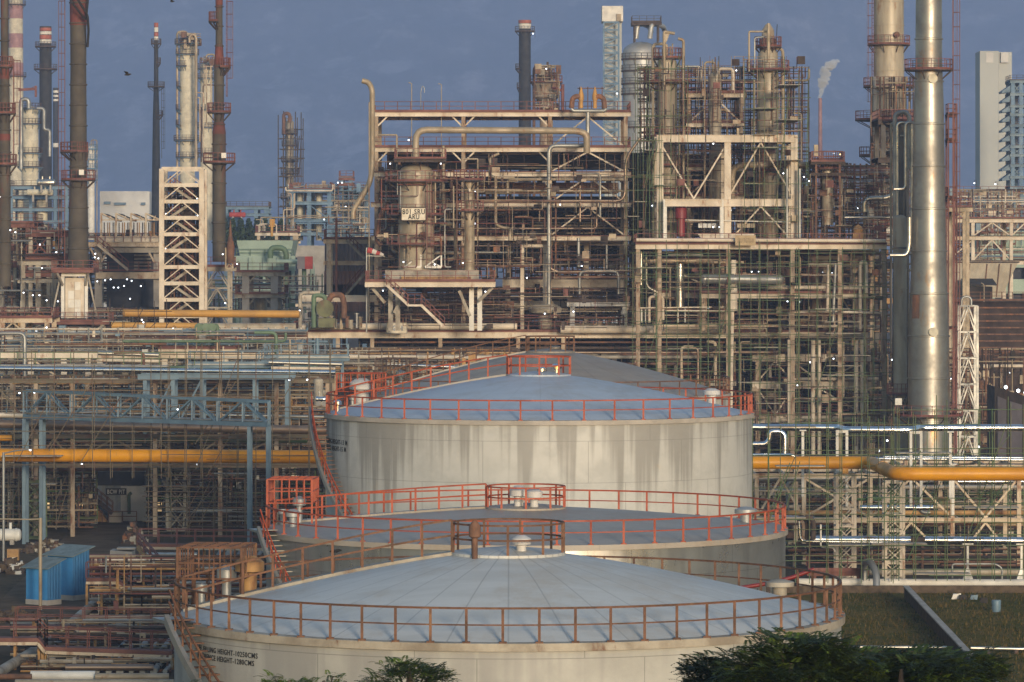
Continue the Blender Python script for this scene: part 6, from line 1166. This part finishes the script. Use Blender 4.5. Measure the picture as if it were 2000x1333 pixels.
for k, (x0, x1, y0, y1, d0, d1, n, q) in enumerate(((-5, 600, 640, 745, 378, 415, 520, ['rusty', 'rustdark', 'tan', 'dirtywhite', 'pale', 'bluegrey', 'steelgrey']), (-5, 640, 735, 885, 352, 385, 900, ['rusty', 'rustdark', 'tan', 'dirtywhite', 'aged', 'bluegrey', 'darkbrown', 'ochre', 'dark']), (-5, 190, 905, 1030, 352, 368, 260, ['rusty', 'rustdark', 'scaf', 'darkbrown', 'dark', 'tan']), (285, 660, 905, 1030, 350, 372, 420, ['rusty', 'rustdark', 'scaf', 'darkbrown', 'dark', 'steelgrey']), (640, 1010, 680, 760, 370, 420, 300, ['rusty', 'rustdark', 'tan', 'dirtywhite', 'ochre', 'darkbrown']))):
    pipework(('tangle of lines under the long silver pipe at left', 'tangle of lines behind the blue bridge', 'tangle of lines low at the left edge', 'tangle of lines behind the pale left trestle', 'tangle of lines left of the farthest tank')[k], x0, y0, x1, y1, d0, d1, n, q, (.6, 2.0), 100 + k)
tangle('cream or rusty pipe of the left rack', -5, 650, 620, 880, 356, 385, 34, ['rusty', 'cream', 'pale', 'tan', 'steelgrey', 'brownpipe', 'bluegrey', 'greenpipe'], (1.4, 4), 110, .4)
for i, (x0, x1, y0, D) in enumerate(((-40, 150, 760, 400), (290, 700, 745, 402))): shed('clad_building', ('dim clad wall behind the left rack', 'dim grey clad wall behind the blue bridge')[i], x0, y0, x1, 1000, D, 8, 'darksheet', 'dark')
# boiler-water pit house
def pit():
    D = 371; a, b = P(150, 890, D), P(292, 1022, D); t = thing('pit_house', 'grey-white pit house with dark shutter and BCW PIT sign', 'building', ((a.x + b.x) / 2, D + 3, 0))
    MB().box(a.x, b.x, D, D + 8, 0, a.z).build('wall', 'greysheet', t); MB().box(P(236, 0, D).x, b.x, D - .12, D - .003, 0, P(0, 950, D).z).build('plaster', 'whitewall', t)
    MB().box(P(191, 0, D).x, P(284, 0, D).x, D - .25, D - .13, P(0, 948, D).z, P(0, 921, D).z).build('shutter', 'navy', t)
    MB().hull8([(P(142, 0, D).x, D - 1.6, 0), (P(216, 0, D).x, D - 1.6, 0), (P(216, 0, D).x, D - .2, 0), (P(142, 0, D).x, D - .2, 0), (P(142, 0, D).x, D - 1.6, P(0, 962, D).z), (P(166, 0, D).x, D - 1.6, P(0, 962, D).z), (P(166, 0, D).x, D - .2, P(0, 962, D).z), (P(142, 0, D).x, D - .2, P(0, 962, D).z)]).build('porch', 'ochre', t)
    a, b = P(164, 959, D - 2.6), P(219, 1004, D - 2.6); stairs(MB(), a, b, .9).build('stairs', 'rustdark', t); stair_rails(MB(), a, b, .9).build('stair_railing', 'rusty', t)
    m = MB(); z = .02; rail(m, [(P(157, 0, D).x, D - 3, z), (P(206, 0, D).x, D - 3, z)], 1.1, 1.4, .04); rail(m, [(P(218, 0, D).x, D - 2.7, z), (P(272, 0, D).x, D - 2.7, z)], 1.0, 1.4, .04); m.build('railing', 'rusty', t)
    MB().box(P(216, 0, D).x, P(242, 0, D).x, D - 2.4, D - .5, 0, .9).build('plinth', 'concrete', t)
    MB().box(P(303, 0, D).x, P(319, 0, D).x, D - .1, D, P(0, 1002, D).z, P(0, 980, D).z).build('lit_window', 'winlit', t)
pit()
sign('unit_sign', 'dark sign with white letters BCW PIT on the pit house wall', 207, 954, 247, 967, 370.7, 'signnavy', (('BCW PIT', .86, .62),), 'offwhite')
a, b = P(150, 976, 368.9), P(172, 990, 368.9); t = thing('notice_board', 'glowing warm notice board under the pit house stairs', 'notice board', (a + b) / 2); MB().box(a.x, b.x, 368.8, 368.9, b.z, a.z).build('panel', 'winlit', t); m = MB()
for i in range(4): m.bar((a.x + .1, 368.78, b.z + .1 + i * .13), (b.x - .35, 368.78, b.z + .1 + i * .13), .025)
m.bar((a.x + .36, 368.78, b.z), (a.x + .36, 368.78, a.z), .03); m.build('frame', 'ochre', t)
a = P(97, 989, 366); solo(MB().box(a.x - .22, a.x + .22, 366, 366.1, a.z - .4, a.z + .5), 'notice_board', 'small glowing warm panel at left of the ladder', 'notice board', 'winlit')
lamp(138, 972, 368, True, 'round warm lamp glowing beside the pit house stairs', None)
for i, (x, h, mm) in enumerate(((151, .9, 'ochre'), (167, .9, 'galv'), (184, .45, 'plastic'))): q = P(x, 1015, 366); solo(MB().lathe((q.x, q.y, 0), [(.3, 0), (.33, h * .5), (.3, h * .52), (.33, h), (.02, h)], 14), 'oil_drum', ('yellow-brown drum by the pit house stairs', 'grey steel drum by the pit house stairs', 'small white drum by the pit house stairs')[i], 'drum', mm)
pipe('green pipe crook against the pit house wall', [(252, 1004, 370), (252, 966, 370), (257, 963, 370)], 3.2, 'greenpipe'); solo(MB().tube(P(138, 975, 368), V((P(138, 0, 368).x, 368, 0)), .06, 6), 'lamp_pole', 'dark thin pole under the round warm lamp', 'pole', 'dark')
m = MB(); ladder(m, V((P(118, 0, 365).x, 365, 0)), 4.5, cage=False, w=.6); solo(m, 'ladder', 'grey upright ladder left of the pit house', 'ladder', 'steelgrey')
# ================================================================ yard at the lower left
def hut(label, fc, w_, d_, h, yaw, over=.45):
    """fc: foot of the near corner between the long front and the right side"""
    u = V((-math.cos(R(yaw)), math.sin(R(yaw)), 0)); v = V((math.sin(R(yaw)), math.cos(R(yaw)), 0)); Z = V((0, 0, 1)); t = thing('hut', label, 'hut', fc)
    z0 = .35; pts = [fc, fc + u * w_, fc + u * w_ + v * d_, fc + v * d_]; hh = [h, h, h + .45, h + .45]
    MB().hull8([p + Z * 0 for p in pts] + [p + Z * z0 for p in pts]).build('plinth', 'concrete', t)
    q = [p + ((fc + u * w_ / 2 + v * d_ / 2) - p) * .03 for p in pts]; MB().hull8([p + Z * (z0 + .002) for p in q] + [p + Z * k for p, k in zip(q, hh)]).build('wall', 'hutsheet', t)
    e = [fc - u * over - v * over, fc + u * (w_ + over) - v * over, fc + u * (w_ + over) + v * (d_ + over), fc - u * over + v * (d_ + over)]; MB().hull8([p + Z * k for p, k in zip(e, [h + .0, h + .0, h + .62, h + .62])] + [p + Z * (k + .06) for p, k in zip(e, [h + .0, h + .0, h + .62, h + .62])]).build('roof', 'hutroof', t)
hut('larger blue sheet-metal hut with grey-blue sloping roof', V((P(142, 0, 285).x, 285, 0)), 2.5, 1.7, 3.05, 38, .28); hut('smaller blue sheet-metal hut before the larger one', V((P(93, 0, 281).x, 281, 0)), 2.05, 1.4, 2.5, 36, .24)
def walkway(label, pts, D, w_=1.1, grp=None):
    q = [P(x, y, D) for x, y in pts]; t = thing('walkway', label, 'walkway', (q[0] + q[-1]) / 2, grp); m = MB(); b = MB(); r = MB()
    for p0, p1 in zip(q, q[1:]):
        m.hull8([p0, p1, p1 + V((0, w_, 0)), p0 + V((0, w_, 0)), p0 + V((0, 0, .22)), p1 + V((0, 0, .22)), p1 + V((0, w_, .22)), p0 + V((0, w_, .22))])
        b.bar(p0 + V((0, -.06, -.1)), p1 + V((0, -.06, -.1)), .1, .18); b.bar(p0 + V((0, w_, -.1)), p1 + V((0, w_, -.1)), .1, .18)
        for o in (V((0, 0, .22)), V((0, w_, .22))): rail(r, [p0 + o, p1 + o], 1.05, 1.3, .032)
    m.build('deck', 'maroon', t); b.build('edge_beam', 'cream', t); r.build('railing', 'redrail', t)
    for p in [q[0]] + [q[i].lerp(q[i + 1], f) for i in range(len(q) - 1) for f in (.5, 1)]:
        MB().bar((p.x, p.y + w_ / 2, 0), (p.x, p.y + w_ / 2, p.z - .2), .16).build('leg', 'ochre', t)
walkway('high red-railed walkway right of the concrete yard', [(272, 1068), (525, 1071)], 301); walkway('stepped red walkway right of the blue huts', [(168, 1136), (226, 1136), (256, 1159), (345, 1159)], 272); walkway('long red-railed walkway above the pipe trench', [(30, 1229), (338, 1234)], 246); walkway('lowest stepped walkway at the bottom left', [(-20, 1254), (74, 1254), (88, 1271), (336, 1280)], 237)
a, b = P(268, 1070, 300), P(330, 1140, 290); t = thing('stair_flight', 'yellow-brown stairs dropping from the high red-railed walkway', 'stairs', b); stairs(MB(), a, b, .9).build('treads', 'ochre', t); stair_rails(MB(), a, b, .9).build('railing', 'redrail', t)
def gpipe(label, pts, r, mat, **k):
    q = [V(((x - 1000) * D / F, D, z)) for x, D, z in pts]; return solo(MB().pipe(q, r, 14), 'process_pipe', label, 'pipe', mat, **k)
def gd(y, z=.4): return (24 - z) * 8000 / (y - 500)
gpipe('fat grey lagged pipe running diagonally from the bottom left corner', [(-10, gd(1318, .5), .5), (100, gd(1252, .5), .5), (200, gd(1165, .5), .5), (275, gd(1108, .5), .5)], .3, 'dirtywhite')
for i in range(7): gpipe('grey pipe of the fan running away under the walkways', [(190 + i * 22, gd(1312, .3), .3), (262 + i * 21, gd(1236, .3), .3)], .13 + (i % 3) * .04, 'steelgrey', group='fan of grey pipes below the walkways')
for i in range(5): gpipe('grey sloping pipe of the bundle beside the gauge cage', [(372 + i * 16, gd(1176, .6), .6), (432 + i * 20, gd(1085, .6), 1.0)], .16 + (i % 2) * .12, ('steelgrey', 'dirtywhite')[i % 2], group='sloping pipe bundle')
for i, (x0, x1, y, r, mm) in enumerate(((82, 128, 1297, .16, 'tan2'), (128, 300, 1304, .19, 'brownpipe'), (60, 186, 1320, .27, 'offwhite'), (186, 330, 1322, .2, 'tan'), (30, 340, 1336, .25, 'tan2'), (-10, 62, 1322, .16, 'rusty'), (160, 335, 1206, .16, 'dirtywhite'), (120, 330, 1216, .14, 'tan'), (224, 330, 1172, .2, 'ochre'), (285, 372, 1090, .3, 'tan2'), (305, 372, 1103, .22, 'pale'), (320, 395, 1148, .25, 'pale'), (285, 385, 1084, .2, 'silverdull'))):
    gpipe(('short tan pipe in the trench with dark valves', 'long bronze pipe along the trench', 'fat cream lagged pipe at the bottom of the frame', 'tan pipe right of the fat lagged pipe', 'pale pipe at the very bottom edge', 'rusty pipe at the bottom left corner', 'pale pipe behind the long walkway', 'tan pipe behind the long walkway', 'yellow-brown valve pipe under the stepped walkway', 'fat cream pipe with sunlit lid under the high walkway', 'cream pipe below the fat one under the high walkway', 'white pipe beside the brown gauge cage', 'gleaming pipe cover under the high walkway')[i], [(x0, gd(y, .55), .55), (x1, gd(y, .55), .55)], r, mm)
pipework('tangle of valves in the bottom left trench', 40, 1280, 335, 1330, 234, 240, 130, ['rusty', 'ochre', 'rustdark', 'tan', 'dark', 'dirtywhite'], (1, 4), 120, .5); pipework('tangle of lines between the walkways at lower left', 175, 1085, 520, 1200, 265, 300, 420, ['rusty', 'ochre', 'rustdark', 'tan', 'dark', 'pale', 'redrail', 'steelgrey'], (.8, 3.4), 121, .45); pipework('tangle of lines under the long walkway', 20, 1210, 335, 1280, 240, 262, 220, ['rusty', 'ochre', 'rustdark', 'tan', 'dark', 'steelgrey'], (.8, 3), 122, .4)
def heap(name, label, x, y, r, h, mats, n, seed):
    q = random.Random(seed); D = 24 * 8000 / (y - 500); c = P(x, y, D); m = MB()
    for i in range(n):
        a = q.uniform(0, 6.28); f = q.random() ** .6; p = V((c.x + math.cos(a) * r * f, c.y + math.sin(a) * r * f, (1 - f) * h * q.uniform(.3, 1))); s_ = q.uniform(.08, .35); m.k = q.randrange(len(mats))
        m.hull8([p + V((sx * s_ * q.uniform(.5, 1), sy * s_ * q.uniform(.5, 1), sz * s_ * q.uniform(.4, 1))) for sx, sy, sz in ((-1,-1,-1),(1,-1,-1),(1,1,-1),(-1,1,-1),(-1,-1,1),(1,-1,1),(1,1,1),(-1,1,1))])
    tag(m.build(name, mats), label, None, None, 'stuff')
heap('rubble', 'rubble heap with white rags left of the huts', 25, 1118, 2.2, 1.1, ['rubble', 'offwhite', 'rubble', 'rustdark'], 160, 1); heap('rubble', 'pipe scrap and spoil heap behind the huts', 92, 1078, 2.4, 1.2, ['rubble', 'rustdark', 'dirtywhite', 'rubble'], 160, 2); heap('rubble', 'spoil heap at the lower left corner', 30, 1212, 2.6, .8, ['rubble', 'rustdark', 'rubble'], 200, 3); heap('rubble', 'tangled grey scrap pile beside the walkway stairs', 262, 1062, 1.0, 1.9, ['rustdark', 'dirtywhite', 'rusty', 'rubble'], 170, 4)
q = P(238, 1110, 24 * 8000 / 610); solo(MB().hull8([(q.x - 1.0, q.y, 0), (q.x + .9, q.y - .3, 0), (q.x + 1.0, q.y + 1.4, 0), (q.x - .9, q.y + 1.4, 0), (q.x - .9, q.y + .05, 1.35), (q.x + .8, q.y - .2, 1.25), (q.x + .9, q.y + 1.3, 1.3), (q.x - .8, q.y + 1.3, 1.4)]).box(q.x - .4, q.x + 1.0, q.y, q.y + 1.2, 1.42, 1.55), 'concrete_block', 'stained concrete block with sheet lid beside the yard', 'block', 'concrete')
q = P(110, 1090, 325); solo(MB().tube(V((q.x - .2, 318, .35)), V((q.x + 1.3, 326, .35)), .3, 14), 'pipe_offcut', 'loose grey pipe offcut behind the larger hut', 'pipe', 'dirtywhite')
q = P(28, 1096, 322); solo(MB().box(q.x - .45, q.x + .45, 321, 321.7, 0, 1.0).box(q.x - .25, q.x + .25, 320.95, 320.997, .3, .75), 'crate', 'small brown crate in the rubble at left', 'crate', 'ochre')
exchanger('white horizontal tank with round end at the left edge', -30, 42, 1045, 12, 338, 'offwhite', sad=.3)
solo(MB().tube(V((P(7, 0, 322).x, 322, 0)), P(7, 884, 322), .11, 8).pipe([P(7, 886, 322), P(30, 881, 322), P(56, 878, 322)], .06, 6).box(P(55, 0, 322).x, P(62, 0, 322).x, 321.8, 322.2, P(0, 880, 322).z, P(0, 877, 322).z), 'lamp_pole', 'tall grey street lamp pole at the left edge', 'lamp pole', 'steelgrey')
lamp(59, 879.5, 321.7, False, 'white head of the tall street lamp', None)
solo(MB().tube(V((P(79, 0, 277).x, 277, 0)), P(79, 1012, 277), .12, 8).pipe([P(79, 1014, 277), P(60, 1015, 277), P(-10, 1014, 277)], .05, 6), 'lamp_pole', 'grey pole with a long arm before the blue huts', 'pole', 'tan')
# ================================================================ lamps
for D, L in ((452, '1274,402 1405,444 1530,339 1427,411 928,374 928,437 1029,543 1136,520 1222,546 1482,531 1468,531 1608,532 1625,534'), (438, '762,320 861,320 798,274 904,514 849,517 788,512 748,568 948,570 1393,281 1570,346 1580,354 1094,400 1393,444'), (441, '585,607 1064,613 1120,609 1383,602 1538,589 1561,590 1405,590 1740,658 1628,701 1582,708 1557,753 1742,703'), (446, '1438,138 1628,300 1676,407 1205,183 1067,135'), (890, '1041,66'), (690, '1903,358 1905,376 1944,360'), (466, '1857,740 1972,728'), (300, '1733,861 1717,881 1912,873 1738,933'), (440, '0,385 20,450 30,454'), (460, '78,478 110,493 82,524 17,541 46,572 64,577 77,577 91,587 113,589 318,352 328,363 385,388 324,418 386,421 323,486 384,521'), (496, '186,496 185,503 192,505 190,550 205,548 216,546 248,546 257,549 222,562 231,562 242,559 275,559 254,584'), (470, '435,497 463,516 390,592 440,592'), (398, '277,625 331,645 338,642 369,645 426,645 91,640 71,647 152,663 280,630'), (345, '565,743 600,742 38,768 67,767 347,800 385,908 160,907'), (715, '660,357 668,357 675,404 633,429')):
    for s_ in L.split(): x, y = s_.split(','); lamp(float(x), float(y), D - .6)
lamp(1641, 302, 445, True, 'yellow-glowing lamp on a crook post right of the great portal', None)
# ================================================================ birds, trees
def bird(label, x, y, D, s_, fly):
    c = P(x, y, D); m = MB(); m.pipe([c + V((-.2, 0, 0)) * s_, c + V((-.1, 0, .02)) * s_, c + V((.08, 0, .03)) * s_, c + V((.18, 0, .06)) * s_, c + V((.26, 0, .05)) * s_], 1, 8, rs=[.01 * s_, .06 * s_, .07 * s_, .045 * s_, .008 * s_])
    for k in (-1, 1): m.hull8([c + V(v) * s_ for v in ((-.08, .0, .05), (.08, .0, .05), (.02, k * .16, .2 if fly else -.02), (-.1, k * .16, .2 if fly else -.02), (-.08, 0, .07), (.08, 0, .07), (-.02 - .1 * fly, k * .2 + .14 * k * fly, .22 if fly else .0), (-.12 - .1 * fly, k * .2 + .14 * k * fly, .22 if fly else .0))])
    if not fly: m.bar(c + V((0, 0, -.14)) * s_, c, .02 * s_)
    solo(m, 'bird', label, 'bird', 'dark')
bird('small dark bird flying before the hazy hill', 249, 147, 260, 1.0, 1); bird('tiny dark bird near the top edge of the sky', 336, 4, 300, .8, 1); bird('dark bird perched on the front tank back railing', 654, 1078, 149.5, 1.0, 0)
def tree(label, x, ytop, D, rx, h, dens, mats, seed, name='tree', leaf=1.0, cat='tree', branches=9):
    """feathery compound-leaf tree; h: height of the crown below its top"""
    q = random.Random(seed); top = P(x, ytop, D); t = thing(name, label, cat, (top.x, top.y, 0)); cz = top.z - h * .5; tr = MB()
    tr.pipe([(top.x, top.y, 0), (top.x + .2, top.y, cz * .5), (top.x, top.y, cz), (top.x, top.y, cz + h * .3)], 1, 10, rs=[.28 * leaf + .04, .2 * leaf + .03, .13 * leaf + .02, .03])
    tips = []
    for i in range(branches):
        a = i * 2.4 + q.uniform(-.3, .3); e = q.uniform(.1, .95); p0 = V((top.x, top.y, cz - h * .25 + h * .3 * q.random())); p1 = V((top.x + rx * .85 * math.cos(a) * math.sqrt(1 - e * e * .8), top.y + rx * .85 * math.sin(a) * math.sqrt(1 - e * e * .8), cz + h * .46 * e + q.uniform(-.2, .1)))
        tr.pipe([p0, p0.lerp(p1, .5) + V((0, 0, -.15 * leaf)), p1], 1, 6, rs=[.09 * leaf, .05 * leaf, .012]); tips.append(p1)
    tr.build('trunk', 'bark', t); m = MB()
    for i in range(int(dens * 1.9)):
        c = q.choice(tips); a = q.uniform(0, 6.28); k = q.random() ** .5 * rx * .42
        p = c + V((math.cos(a) * k, math.sin(a) * k, q.uniform(-.45, .22) * h * .35)); a = math.atan2(p.y - top.y, p.x - top.x) + q.uniform(-1.2, 1.2); el = q.uniform(-.35, .75)
        d = V((math.cos(a) * math.cos(el), math.sin(a) * math.cos(el), math.sin(el))); s_ = d.cross(V((0, 0, 1))).normalized(); L = q.uniform(.2, .42) * leaf; m.k = q.choices(range(len(mats)), (6, 3, 1.2)[:len(mats)])[0]; nn = 7
        for j in range(nn):
            f = (j + .6) / nn; o = p + d * L * f + V((0, 0, -.28 * L * f * f)); w_ = L * .36 * (1 - .55 * f); b = d * L * .055
            for sg in (-1, 1):
                e_ = o + s_ * sg * w_ + d * w_ * .35 + V((0, 0, -.12 * w_)); mid = o.lerp(e_, .5); n = len(m.v); m.v += [o, mid - b, e_, mid + b]; m.face((n, n+1, n+2, n+3))
        e_ = p + d * L * 1.08 + V((0, 0, -.3 * L)); n = len(m.v); m.v += [p + d * L * .85 - s_ * .02 + V((0, 0, -.2 * L)), e_, p + d * L * .85 + s_ * .02 + V((0, 0, -.2 * L))]; m.face((n, n+1, n+2))
    m.build('crown', mats, t)
DK = ['leafdark', 'leafmid', 'leafbright']
tree('dark feathery tree at the lower right, left of its group', 1450, 1262, 84, 1.2, 2.6, 1500, DK, 1); tree('dark feathery tree at the lower right, tallest of its group', 1545, 1236, 80, 1.35, 3.0, 1900, DK, 2); tree('dark feathery tree at the lower right, in the middle of its group', 1640, 1262, 82, 1.3, 2.6, 1700, DK, 3); tree('dark feathery tree at the lower right, before the dry field', 1760, 1256, 81, 1.4, 2.6, 1800, DK, 4); tree('dark feathery tree at the lower right, right end of its group', 1850, 1275, 84, 1.1, 2.2, 1200, DK, 5)
tree('young leafy tree top before the front tank, middle of the frame', 800, 1284, 100, .95, 1.6, 420, ['leafmid', 'leafbright', 'leafdark'], 6, leaf=.9, branches=8); tree('bright green tree top before the front tank, left of the middle one', 565, 1312, 104, .75, 1.1, 240, ['leafbright', 'leafmid'], 7, leaf=.8, branches=7); tree('small bright green tree top between the other two by the front tank', 632, 1316, 104, .5, .9, 110, ['leafbright', 'leafmid'], 8, leaf=.75, branches=6); tree('sprig of bright green leaves beside the front tank stair', 358, 1322, 125, .4, .8, 90, ['leafbright', 'leafmid'], 9, leaf=.7, branches=5)
